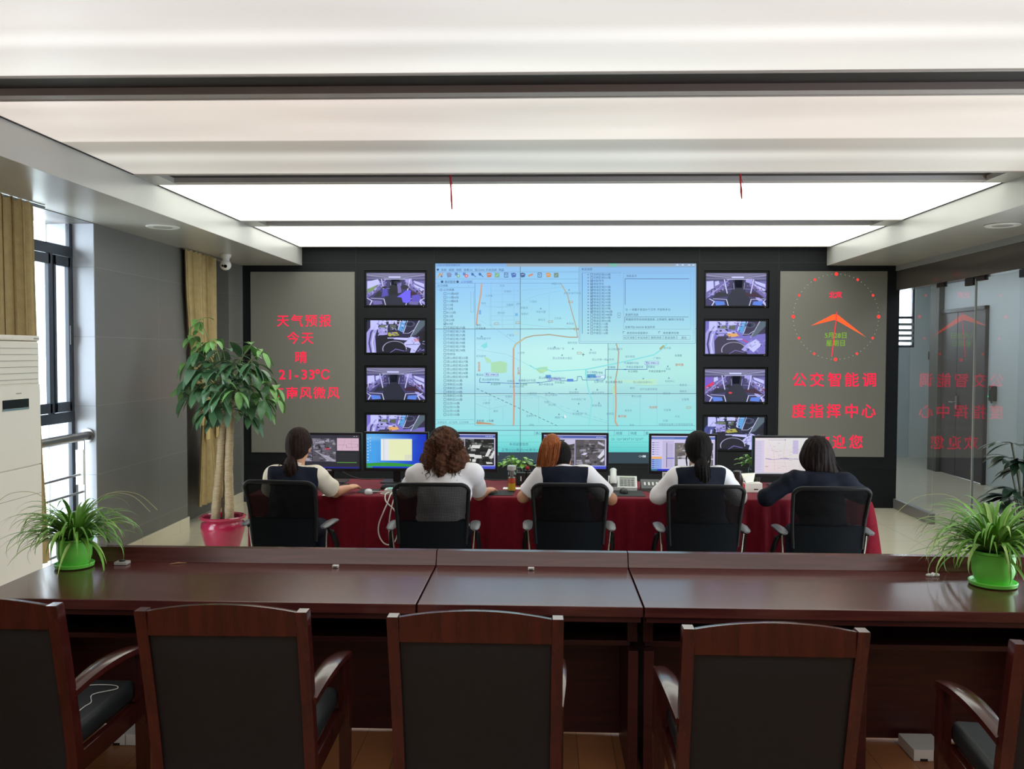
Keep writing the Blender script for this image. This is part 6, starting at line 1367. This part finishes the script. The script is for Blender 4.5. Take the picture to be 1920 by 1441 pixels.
# ------------------------------------------------------------------ on the red table
ZT = TZ+0.002
def T_(name, label, cat, x, y, group=None, rz=0.0): return thing(name, label, cat, (x, y, ZT), rz, group)
KEYM = M('keyboard_black', (30, 31, 33), 0.5, var=0.15, vscale=120)
def keyboard(x0, x1, y0, y1, lab):
    t = T_('keyboard', lab, 'keyboard', (x0+x1)/2, (y0+y1)/2, 'keyboards on the red table')
    MB().box(x0, x1, y0, y1, ZT, ZT+0.022, 0.005).build('keyboard_body', KEYM, t)
    kb = MB(); n = int((x1-x0-0.02)/0.019); rws = 5
    for r in range(rws):
        for i in range(n): kb.box(x0+0.01+i*0.019, x0+0.01+i*0.019+0.016, y0+0.012+r*0.024, y0+0.012+r*0.024+0.019, ZT+0.022, ZT+0.028)
    kb.build('key_field', M('key_cap', (44, 45, 48), 0.45), t)
keyboard(-1.175, -0.735, 6.33, 6.47, 'black keyboard under the blue desktop monitor')
keyboard(-1.70, -1.395, 6.30, 6.43, 'black keyboard before the tiled camera monitor, reached by the first woman')
keyboard(0.045, 0.43, 6.30, 6.44, 'black keyboard hidden before the auburn ponytailed woman')
def mouse(x, y, lab, mat, rz=0.0):
    t = T_('computer_mouse', lab, 'computer mouse', x, y, rz=rz); m = MB(); rg = []
    for k, q, z in ((1, 0.94, 0.0015), (1, 1.0, 0.01), (1, 0.92, 0.022), (1, 0.7, 0.031), (1, 0.35, 0.036)): rg.append([Vector((0.030*q*math.cos(w), 0.052*q*math.sin(w), z)) for w in [2*PI*i/20 for i in range(20)]])
    m.loft(rg); m.build('mouse_shell', mat, t, world=False, smooth=60); MB().tube([(0, 0.02, 0.033), (0, 0.035, 0.031)], 0.006, 8).build('scroll_wheel', BLK, t, world=False)
def pad(x0, x1, y0, y1, lab):
    t = T_('mouse_pad', lab, 'mouse pad', (x0+x1)/2, (y0+y1)/2); MB().box(x0, x1, y0, y1, ZT-0.001, ZT+0.003, 0.001).build('pad_sheet', M('dark_mouse_pad', (42, 48, 48), 0.8), t)
SILV = M('silver_mouse', (208, 208, 212), 0.25)
pad(-1.315, -1.175, 6.17, 6.34, 'dark mouse pad under the first woman hand'); pad(-0.385, -0.205, 6.12, 6.33, 'dark mouse pad beside the curly haired woman hand'); pad(0.455, 0.715, 6.13, 6.40, 'dark mouse pad in front of the white telephone')
mouse(-1.222, 6.13, 'silver white mouse at the table edge beside the first woman', SILV, 0.3); mouse(0.575, 6.26, 'black mouse on the pad in front of the white telephone', BLK, 0.1)
t = T_('mouse_cable', 'thin white cable between the silver mouse and the white power strip', 'cable', -1.15, 6.15); MB().tube(smooth_path([(-1.20, 6.17, ZT+0.012), (-1.16, 6.21, ZT+0.004), (-1.10, 6.19, ZT+0.004), (-1.14, 6.14, ZT+0.004), (-1.10, 6.10, ZT+0.004), (-1.07, 6.13, ZT+0.012)]), 0.0028, 6).build('cable', WHITE_P, t)
t = T_('power_strip', 'white power strip with turquoise top at the table edge, cables hanging', 'power strip', -1.035, 6.14)
MB().box(-1.105, -0.965, 6.085, 6.17, ZT, ZT+0.04, 0.006).build('strip_body', WHITE_P, t); MB().box(-1.085, -1.02, 6.09, 6.16, ZT+0.04, ZT+0.044, 0.002).build('top_label', M('turquoise_label', (140, 206, 200), 0.5), t)
MB().box(-1.015, -0.985, 6.10, 6.13, ZT+0.04, ZT+0.075, 0.004).build('plug', BLK, t)
t = T_('charging_cable', 'white charging cable looping down the red cloth from the power strip', 'cable', -1.04, 6.0)
yc = 5.945
cb = [(-1.045, 6.078, ZT+0.02), (-1.05, 6.02, ZT+0.01), (-1.062, yc+0.03, 0.72), (-1.085, yc, 0.66), (-1.115, yc, 0.58), (-1.115, yc, 0.51), (-1.085, yc, 0.455), (-1.045, yc, 0.440), (-1.005, yc, 0.465), (-0.985, yc, 0.53), (-0.985, yc, 0.61), (-1.01, yc, 0.68), (-1.07, yc+0.03, 0.73), (-1.085, 6.03, ZT+0.012), (-1.07, 6.078, ZT+0.02)]
MB().tube(smooth_path(cb), 0.0045, 7).build('cable_loop', WHITE_P, t)
MB().tube(smooth_path([(-1.00, 6.078, ZT+0.045), (-1.01, 6.04, ZT+0.03), (-1.03, yc+0.02, 0.70), (-1.045, yc, 0.58), (-1.04, yc, 0.40), (-1.045, yc, 0.2), (-1.05, yc, 0.012)]), 0.004, 7).build('cable_drop', WHITE_P, t)
GLASS = glass_mat('clear_glass', (0.95, 1, 0.98), 0.9, gain=1.2); WATER = glass_mat('water', (0.80, 0.92, 0.84), 0.9, ior=1.33)
TEA = M('amber_tea', (250, 198, 60), 0.2, trans=0.25, ior=1.33); TEA2 = M('steeped_tea_leaves', (206, 84, 50), 0.5, var=0.3, vscale=60)
bx, by = -0.222, 6.30
t = T_('tea_bottle', 'clear double-wall tea bottle with red tea leaves and amber tea', 'bottle', bx, by)
MB().lathe([(0.030, 0.001), (0.032, 0.008), (0.032, 0.145), (0.030, 0.155)], (bx, by, ZT), 24).build('glass_wall', GLASS, t)
MB().lathe([(0.027, 0.010), (0.027, 0.060)], (bx, by, ZT), 20).build('tea', TEA, t); MB().lathe([(0.026, 0.0605), (0.026, 0.098)], (bx, by, ZT), 20).build('tea_leaves', TEA2, t)
MB().lathe([(0.026, 0.0985), (0.026, 0.102), (0.015, 0.105), (0.015, 0.15)], (bx, by, ZT), 18).build('strainer', STEEL, t)
MB().lathe([(0.031, 0.156), (0.032, 0.16), (0.032, 0.183), (0.028, 0.188)], (bx, by, ZT), 24).build('bottle_lid', M('clear_lid', (186, 190, 188), 0.2), t)
t = T_('paper_sheet', 'white paper strip lying behind the tea bottle', 'paper', -0.17, 6.44); MB().box(-0.29, -0.05, 6.40, 6.49, ZT-0.0005, ZT+0.0015).build('paper', M('white_paper'), t)
t = T_('paper_sheet', 'white paper under the elbow of the first woman', 'paper', -1.43, 6.05); MB().box(-1.53, -1.40, 6.04, 6.14, ZT-0.0005, ZT+0.001).build('paper', M('white_paper'), t)
for x, lab in ((-0.163, 'black pen box beside the tea bottle'), (-0.085, 'black pen box nearer the auburn ponytailed woman')):
    t = T_('pen_box', lab, 'box', x, 6.62, 'black pen boxes on the red table'); MB().box(x-0.036, x+0.036, 6.585, 6.655, ZT, ZT+0.095, 0.003).build('box_body', BLK, t); MB().box(x-0.004, x+0.004, 6.583, 6.5855, ZT+0.035, ZT+0.07).build('white_mark', WHITE_P, t)
# glass jars with trailing green cuttings
LEAF = M('pothos_leaf', (92, 158, 48), 0.35, var=0.25, vscale=25); LEAF2 = M('light_leaf', (128, 190, 72), 0.35, var=0.2, vscale=30)
def leaf(mb, base, d, up, L, w, droop=0.4, n=6, fold=0.25, m=None, tip=1.0):
    """a pointed leaf blade of length L along d, bending down, folded along its midrib"""
    base, d, up = Vector(base), Vector(d).normalized(), Vector(up); s = d.cross(up)
    s = s.normalized() if s.length > 1e-4 else Vector((1, 0, 0)); nrm = s.cross(d).normalized(); rows = []; p = base.copy(); dd = d.copy()
    for i in range(n+1):
        u = i/n; ww = w*(math.sin(PI*min(1.0, u**0.85))**0.8)*(1-0.15*u)+0.0008; nn = s.cross(dd).normalized()
        rows.append([p-s*ww+nn*ww*fold, p.copy(), p+s*ww+nn*ww*fold]); dd = (dd+Vector((0, 0, -1))*droop/n).normalized(); p = p+dd*L/n
    mb.grid(rows, m)
def jar_plant(x, y, r, hgt, lab, name, spread, n, seed, mat, water=0.6):
    t = T_(name, lab, 'plant', x, y); random.seed(seed)
    MB().lathe([(r*0.92, 0.001), (r, 0.008), (r, hgt*0.82), (r*0.86, hgt*0.92), (r*0.9, hgt)], (x, y, ZT), 24).build('glass_jar', GLASS, t)
    MB().lathe([(r*0.93, 0.006), (r*0.95, hgt*water)], (x, y, ZT), 20).build('water', WATER, t)
    rt = MB()
    for _ in range(9): w = random.uniform(0, 6.28); rt.tube([(x+0.6*r*math.cos(w), y+0.6*r*math.sin(w), ZT+0.012), (x+0.3*r*math.cos(w+1), y+0.3*r*math.sin(w+1), ZT+hgt*0.5), (x, y, ZT+hgt*0.9)], 0.0022, 5)
    rt.build('stem', M('pale_stem', (150, 156, 104), 0.5), t)
    fo = MB(); st = MB()
    for i in range(n):
        w = random.uniform(0, 6.28); e = random.uniform(0.2, 1.0); L = spread*e; b = Vector((x+0.5*r*math.cos(w), y+0.5*r*math.sin(w), ZT+hgt)); tip = b+Vector((math.cos(w)*L, math.sin(w)*L*0.7, spread*(0.75-0.65*e)+random.uniform(-.01, .03)))
        st.tube([b, (b+tip)/2+Vector((0, 0, 0.02)), tip], 0.0016, 5); a = w+random.uniform(-.8, .8); leaf(fo, tip, (math.cos(a), math.sin(a)*0.7, random.uniform(-.5, .4)), (0, 0, 1), random.uniform(.035, .06), random.uniform(.014, .022), 0.6)
    st.build('leaf_stalk', M('green_stalk', (110, 160, 70), 0.5), t); fo.build('foliage', mat, t, smooth=180, fix=False); return t
jar_plant(-0.195, 6.74, 0.042, 0.115, 'green trailing plant in a glass jar behind the tea bottle', 'jar_plant', 0.105, 40, 2, LEAF2)
t = T_('water_glass', 'clear drinking glass behind the auburn ponytailed woman shoulder', 'glass', -0.025, 6.80); MB().lathe([(0.030, 0.001), (0.034, 0.006), (0.040, 0.125), (0.041, 0.13)], (-0.025, 6.80, ZT), 22).build('glass_wall', GLASS, t); MB().lathe([(0.031, 0.006), (0.036, 0.07)], (-0.025, 6.80, ZT), 20).build('water', M('milky_water', (206, 198, 176), 0.2, trans=0.4), t)
t = T_('red_fruit', 'small red fruit beside the glass jar plant', 'fruit', -0.115, 6.69); MB().ball((-0.115, 6.70, ZT+0.118), (0.017, 0.017, 0.017), 14).build('fruit_skin', M('red_fruit_skin', (196, 60, 52), 0.3), t); MB().lathe([(0.024, 0.0), (0.027, 0.10), (0.024, 0.103)], (-0.115, 6.70, ZT), 16).build('dark_stand', BLK, t)
jar_plant(1.62, 7.0 if False else 6.80, 0.046, 0.135, 'green leafy plant in a water jar beside the pale map monitor', 'jar_plant', 0.11, 26, 7, LEAF, 0.8)
# telephone
PHW = M('phone_white', (206, 210, 206), 0.35); PHG = M('phone_grey', (120, 124, 122), 0.45); LCD = M('phone_display', (176, 186, 172), 0.2)
t = thing('telephone', 'white desk telephone with grey keypad on the red table', 'telephone', (0.585, 6.47, ZT), -0.08)
w = MB(); w.prism([(-0.10, 0.004), (0.10, 0.004), (0.10, 0.082), (0.06, 0.086), (-0.10, 0.026)], 'x', -0.105, 0.105); w.build('phone_body', PHW, t, world=False, smooth=0)
Rx = Matrix.Rotation(math.atan2(0.06, 0.16), 3, 'X'); up = lambda x, y: Vector((x, y, 0.026+(y+0.10)*0.375))
kp = MB()
for r in range(4):
    for c in range(4): kp.obox(up(-0.005+0.026*c, -0.075+0.026*r)+Vector((0, 0, 0.002)), (0.020, 0.017, 0.007), Rx, 0.002)
kp.build('keypad', PHG, t, world=False)
MB().obox(up(0.035, -0.02)-Vector((0, 0, 0.0003)), (0.115, 0.135, 0.003), Rx).build('key_plate', M('phone_key_plate', (150, 154, 150), 0.5), t, world=False)
MB().obox(up(0.035, 0.04)+Vector((0, 0, 0.004)), (0.10, 0.026, 0.006), Rx, 0.002).build('display', LCD, t, world=False)
hs_ = MB(); hs_.tube([(-0.066, -0.10, 0.050), (-0.066, -0.09, 0.068), (-0.067, -0.02, 0.100), (-0.068, 0.06, 0.128), (-0.068, 0.10, 0.122), (-0.068, 0.115, 0.10)], [0.022, 0.027, 0.024, 0.024, 0.027, 0.02], 12, flat=0.75); hs_.build('handset', PHW, t, world=False, smooth=60)
MB().box(-0.10, -0.036, -0.095, 0.095, 0.02, 0.075, 0.01).build('cradle', PHG, t, world=False)
MB().tube(smooth_path([(-0.066, -0.10, 0.045), (-0.10, -0.12, 0.012), (-0.13, -0.06, 0.006), (-0.128, 0.02, 0.03), (-0.11, 0.06, 0.03)]), 0.005, 7).build('handset_cord', BLK, t, world=False)
t = T_('desk_terminal', 'small grey terminal with white keys beside the telephone', 'terminal', 0.785, 6.43); dt = MB(); dt.prism([(6.38, ZT), (6.48, ZT), (6.48, ZT+0.07), (6.455, ZT+0.075), (6.38, ZT+0.02)], 'x', 0.715, 0.855); dt.build('terminal_body', M('terminal_grey', (86, 92, 92), 0.45), t, smooth=0)
for i in range(4): MB().obox((0.742+0.029*i, 6.415, ZT+0.047), (0.012, 0.034, 0.006), Matrix.Rotation(0.63, 3, 'X'), 0.002).build('white_key', WHITE_P, t)
t = T_('card', 'dark pointed card leaning at the grey terminal front', 'card', 0.80, 6.33); MB().add([(0.745, 6.37, ZT+0.004), (0.845, 6.36, ZT+0.004), (0.79, 6.27, ZT+0.004), (0.745, 6.37, ZT), (0.845, 6.36, ZT), (0.79, 6.27, ZT)], [(0, 1, 2), (5, 4, 3), (0, 3, 4, 1), (1, 4, 5, 2), (2, 5, 3, 0)]).build('card_sheet', M('dark_card', (52, 60, 58), 0.6), t, smooth=0)
t = T_('photo_frame', 'small white photo frame under the lilac list monitor', 'photo frame', 0.93, 6.60)
for q in ((0.892, 0.902, 0, .11), (0.958, 0.968, 0, .11), (0.902, 0.958, 0, .01), (0.902, 0.958, .10, .11)): MB().box(q[0], q[1], 6.59, 6.60, ZT+q[2], ZT+q[3], 0.001).build('frame_bar', WHITE_P, t)
MB().box(0.902, 0.958, 6.593, 6.599, ZT+0.01, ZT+0.10).build('picture', M('brown_print', (110, 74, 58), 0.5, col2=(196, 170, 150), vscale=30), t)
MB().box(0.925, 0.935, 6.60, 6.605, ZT, ZT+0.05).build('frame_stand', WHITE_P, t)
CARD = M('white_card', (228, 226, 214), 0.7)
t = T_('tissue_carton', 'opened white paper carton beside the woman in dark jacket', 'carton', 1.50, 6.40)
MB().box(1.455, 1.575, 6.36, 6.45, ZT, ZT+0.065, 0.002).build('carton_body', CARD, t)
fl = MB(); fl.add([(1.44, 6.36, ZT+0.10), (1.545, 6.45, ZT+0.13), (1.52, 6.40, ZT+0.07), (1.46, 6.362, ZT+0.066), (1.44, 6.44, ZT+0.125), (1.46, 6.45, ZT+0.066)], [(0, 3, 2, 1), (0, 1, 4), (4, 1, 5)]); fl.build('open_flap', CARD, t, smooth=0)
MB().box(1.4535, 1.4548, 6.375, 6.435, ZT+0.01, ZT+0.055).build('red_print', M('red_print', (208, 70, 60), 0.5), t); MB().box(1.515, 1.545, 6.3585, 6.3598, ZT+0.018, ZT+0.026).build('black_slot', BLK, t)
t = T_('paper_sheet', 'white folded paper in front of the opened carton', 'paper', 1.40, 6.30); MB().box(1.35, 1.445, 6.26, 6.40, ZT-0.0005, ZT+0.006, 0.001).build('paper', M('white_paper'), t)
t = T_('thermos_cup', 'dark brown cup behind the black ponytailed woman arm', 'cup', 1.455, 6.62); MB().lathe([(0.034, 0.001), (0.036, 0.006), (0.037, 0.10), (0.034, 0.118), (0.02, 0.124)], (1.455, 6.62, ZT), 22).build('cup_body', M('dark_brown_glaze', (40, 30, 26), 0.3), t); MB().lathe([(0.038, 0.10), (0.038, 0.107)], (1.455, 6.62, ZT), 22).build('lid_ring', BLK, t)
# cables behind the monitors
for i, (a_, b_) in enumerate(((-1.62, -1.30), (-1.02, -0.85), (-0.6, -0.3), (0.24, 0.5), (1.05, 1.35))):
    t = T_('monitor_cable', ['black cable trailing behind the tiled camera monitor', 'black cable hanging behind the blue desktop monitor', 'black cable behind the monitor of the curly haired woman', 'black cable behind the grey street picture monitor', 'black cable behind the lilac list monitor'][i], 'cable', a_, 6.72)
    MB().tube(smooth_path([(a_, 6.72, 0.93), (a_+0.02, 6.83, 0.84), ((a_+b_)/2, 6.83, ZT+0.012), (b_, 6.83, ZT+0.006), (b_+0.06, 6.845, ZT+0.006)]), 0.004, 6).build('cable', BLK, t)
# ------------------------------------------------------------------ spider plants on the desk
GREENPOT = M('bright_green_pot', (122, 222, 88), 0.3, var=0.03, vscale=6, spec=0.5); SOIL = M('potting_soil', (52, 40, 30), 0.95, bump=0.5, bscale=80)
SPID = M('spider_plant_leaf', (104, 160, 58), 0.38, var=0.35, vscale=7, spec=0.45); SPID2 = M('spider_plant_pale_leaf', (160, 196, 110), 0.4, var=0.25, vscale=8)
def spider_plant(x, y, s, seed, lab, n=150):
    z0 = DESK_Z+0.001; t = thing('spider_plant', lab, 'potted plant', (x, y, z0)); random.seed(seed); V = Vector
    MB().lathe([(0.066*s, 0.0), (0.098*s, 0.004), (0.102*s, 0.018), (0.098*s, 0.021), (0.09*s, 0.010), (0.06*s, 0.009)], (x, y, z0), 36).build('saucer', GREENPOT, t)
    prof = [(0.066*s, 0.0095), (0.078*s, 0.03), (0.088*s, 0.06), (0.090*s, 0.085), (0.089*s, 0.12), (0.092*s, 0.145), (0.098*s, 0.150), (0.098*s, 0.160), (0.090*s, 0.160), (0.086*s, 0.14)]
    MB().lathe([(r, z*s) if z > .02 else (r, z) for r, z in prof], (x, y, z0), 40).build('pot', GREENPOT, t)
    zt = z0+0.143*s; MB().lathe([(0.083*s, 0.0), (0.05*s, 0.004), (0.01, 0.006)], (x, y, zt), 20).build('soil', SOIL, t)
    fo, fp = MB(), MB()
    for i in range(n):
        w = random.uniform(0, 2*PI); q = random.random(); L = s*random.uniform(0.24, 0.44); el = random.uniform(0.55, 1.35) if q < 0.75 else random.uniform(0.1, 0.6); cv = random.uniform(2.0, 3.6) if q < 0.85 else random.uniform(1.0, 1.8); wd = s*random.uniform(0.0055, 0.0105)
        p = V((x+0.035*s*math.cos(w)*random.random(), y+0.035*s*math.sin(w)*random.random(), zt+0.004)); rows = []; m = 12; tw = random.uniform(-.35, .35)
        for k in range(m+1):
            u = k/m; a = el-cv*u*u*0.75-0.25*u; dz = math.sin(a); dr = math.cos(a); ww = w+tw*u
            d = V((math.cos(ww)*dr, math.sin(ww)*dr, dz)); sd = V((-math.sin(ww), math.cos(ww), 0)); nn = sd.cross(d); wk = wd*(min(1, 0.55+2.2*u) if u < 0.4 else 1)*(1-max(0, (u-0.45)/0.55)**1.5)+0.0003
            rows.append([p-sd*wk+nn*wk*-0.35, p.copy(), p+sd*wk+nn*wk*-0.35]); p = p+d*L/m
            hr = math.hypot(p.x-x, p.y-y)
            if hr < 0.112*s and p.z < z0+0.165*s and k > 3: p.x += math.cos(ww)*(0.112*s-hr); p.y += math.sin(ww)*(0.112*s-hr)
            p.z = max(p.z, z0+0.004)
            if p.y > 4.05: p.z = max(p.z, 0.832)
        (fo if random.random() < 0.8 else fp).grid(rows)
    fo.build('foliage', SPID, t, smooth=180, fix=False); fp.build('pale_foliage', SPID2, t, smooth=180, fix=False)
    rn = MB()
    for i in range(3):
        w = random.uniform(-.8, .8)+(PI if i == 1 else 0); P = [V((x, y, zt)), V((x+0.16*s*math.cos(w), y+0.1*s*math.sin(w), zt+0.24*s)), V((x+0.34*s*math.cos(w), y+0.12*s*math.sin(w), zt+0.26*s)), V((x+0.46*s*math.cos(w), y+0.14*s*math.sin(w), zt+0.17*s))]; rn.tube(smooth_path(P), 0.0012, 5)
    rn.build('runner_stem', M('pale_runner', (186, 190, 140), 0.5), t)
    return t
spider_plant(-2.150, 3.955, 0.84, 3, 'spider plant in a bright green pot at the window end of the desk', 190)
spider_plant(1.937, 3.835, 0.95, 12, 'spider plant in a bright green pot at the glass partition end of the desk', 200)

# ------------------------------------------------------------------ money tree and the dark plant by the glass
TRUNK = M('braided_trunk', (172, 154, 124), 0.8, var=0.2, vscale=18, stretch=(1, 1, 5), bump=0.4, bscale=60)
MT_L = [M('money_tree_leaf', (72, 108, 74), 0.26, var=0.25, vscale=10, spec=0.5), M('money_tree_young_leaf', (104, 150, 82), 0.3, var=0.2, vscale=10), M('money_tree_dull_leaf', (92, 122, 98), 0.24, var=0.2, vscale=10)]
MAG = M('magenta_glaze', (158, 36, 70), 0.15, var=0.1, vscale=8, coat=0.4)
def palmate(mb, c, d, L, w, n, rng, droop):
    """a fan of leaflets hanging from one stalk tip"""
    d = Vector(d).normalized(); a = d.orthogonal().normalized(); b = d.cross(a)
    for i in range(n):
        w_ = 2*PI*i/n+rng.random(); e = (d*0.35+(a*math.cos(w_)+b*math.sin(w_))+Vector((0, 0, -0.25))).normalized(); l = L*rng.uniform(.75, 1.1); leaf(mb, c+e*0.012, e, Vector((0, 0, 1)), l, l*w*rng.uniform(.85, 1.1), droop*rng.uniform(.6, 1.4), 7, 0.18)
tx, ty = -2.75, 7.46
t = thing('money_tree', 'tall potted money tree with braided trunks in a magenta ceramic pot', 'potted tree', (tx, ty, 0))
MB().lathe([(0.10, 0.002), (0.125, 0.02), (0.15, 0.10), (0.178, 0.20), (0.186, 0.25), (0.178, 0.285), (0.168, 0.30), (0.178, 0.312), (0.192, 0.325), (0.194, 0.338), (0.182, 0.345), (0.165, 0.335), (0.16, 0.30)], (tx, ty, 0), 48).build('pot', MAG, t)
MB().lathe([(0.162, 0.0), (0.10, 0.012), (0.01, 0.016)], (tx, ty, 0.30), 28).build('soil', SOIL, t)
rng = random.Random(21); V = Vector
base = [(-0.045, -0.03), (0.055, -0.035), (0.01, 0.05)]
for k, (dx, dy) in enumerate(base):
    Pp = [V((tx+dx*1.25, ty+dy, 0.30)), V((tx+dx*1.1+0.01, ty+dy, 0.5)), V((tx+dx*0.8+0.022, ty+dy*0.9, 0.75)), V((tx+dx*0.7+0.035, ty+dy*0.8, 1.0)), V((tx+dx*0.6+0.05, ty+dy*0.7, 1.22)), V((tx+dx*0.6+0.05, ty+dy*0.6, 1.36))]
    Pp = smooth_path(Pp, 6); r = [0.040-0.014*i/len(Pp)+0.0025*math.sin(i*1.9+k) for i in range(len(Pp))]; MB().tube(Pp, r, 12).build('trunk', TRUNK, t, smooth=60)
br = MB(); fols = [MB(), MB(), MB()]
top = V((tx+0.06, ty-0.01, 1.30)); tips = []
def P2(px, py, Y): return at(px, py, Y)
cl = [(375, 610, 7.5), (362, 640, 7.45), (372, 668, 7.4), (350, 690, 7.5), (398, 648, 7.35), (418, 665, 7.5), (470, 655, 7.6), (492, 668, 7.5), (385, 700, 7.3), (415, 700, 7.2), (440, 690, 7.25), (460, 700, 7.3), (480, 712, 7.4), (505, 730, 7.5), (400, 725, 7.2), (430, 725, 7.15), (455, 730, 7.2), (488, 745, 7.35), (520, 755, 7.5), (375, 735, 7.3), (395, 755, 7.25), (420, 755, 7.3), (470, 760, 7.4), (500, 775, 7.5), (440, 750, 7.55), (410, 690, 7.65), (450, 680, 7.75), (390, 680, 7.7), (360, 720, 7.5), (470, 735, 7.75), (430, 710, 7.5), (345, 735, 7.55), (400, 770, 7.2), (430, 775, 7.25), (470, 785, 7.35), (415, 745, 7.1), (445, 740, 7.1), (365, 700, 7.4), (495, 757, 7.3), (380, 655, 7.55), (475, 690, 7.2), (408, 790, 7.4), (520, 735, 7.6), (355, 750, 7.5), (385, 780, 7.3), (455, 775, 7.6), (485, 700, 7.7), (405, 735, 7.6)]
for i, (px, py, Y) in enumerate(cl):
    c = at(px, py-8, Y); mid = (top+c)/2+V((0, 0, 0.10)); br.tube(smooth_path([top, mid, c], 4), [0.007-0.0005*j for j in range(9)], 6)
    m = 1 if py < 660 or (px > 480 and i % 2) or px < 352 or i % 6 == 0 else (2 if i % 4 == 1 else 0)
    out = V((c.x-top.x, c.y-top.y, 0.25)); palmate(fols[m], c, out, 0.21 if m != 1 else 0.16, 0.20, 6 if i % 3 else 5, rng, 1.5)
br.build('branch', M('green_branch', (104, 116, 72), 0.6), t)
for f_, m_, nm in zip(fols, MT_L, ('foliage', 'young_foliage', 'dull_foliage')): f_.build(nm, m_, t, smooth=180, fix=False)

DARKL = M('dark_plant_leaf', (30, 50, 36), 0.3, var=0.25, vscale=10)
qx, qy = 3.60, 6.70
t = thing('floor_plant', 'dark leaved floor plant beside the glass partition, behind the spider plant', 'potted plant', (qx, qy, 0))
MB().lathe([(0.11, 0.002), (0.14, 0.02), (0.165, 0.30), (0.175, 0.31), (0.175, 0.335), (0.16, 0.335), (0.15, 0.30)], (qx, qy, 0), 36).build('pot', M('grey_planter', (90, 90, 88), 0.5), t)
MB().lathe([(0.15, 0.0), (0.01, 0.01)], (qx, qy, 0.30), 20).build('soil', SOIL, t)
st, fo = MB(), MB(); rng = random.Random(5)
for i in range(17):
    w = rng.uniform(0, 2*PI); zt = rng.uniform(0.55, 1.12); rr_ = rng.uniform(0.06, 0.17); c = V((qx+rr_*math.cos(w), qy+rr_*math.sin(w)*0.8, zt)); st.tube(smooth_path([V((qx, qy, 0.30)), V((qx+0.03*math.cos(w), qy+0.03*math.sin(w), zt*0.6)), c], 4), 0.008, 6)
    for k in range(5): a = w+rng.uniform(-1.3, 1.3); leaf(fo, c, (math.cos(a), math.sin(a), rng.uniform(-.2, .5)), (0, 0, 1), rng.uniform(.16, .26), rng.uniform(.03, .045), 0.9, 7, 0.2)
st.build('stalk', M('dark_stalk', (60, 66, 46), 0.6), t); fo.build('foliage', DARKL, t, smooth=180, fix=False)
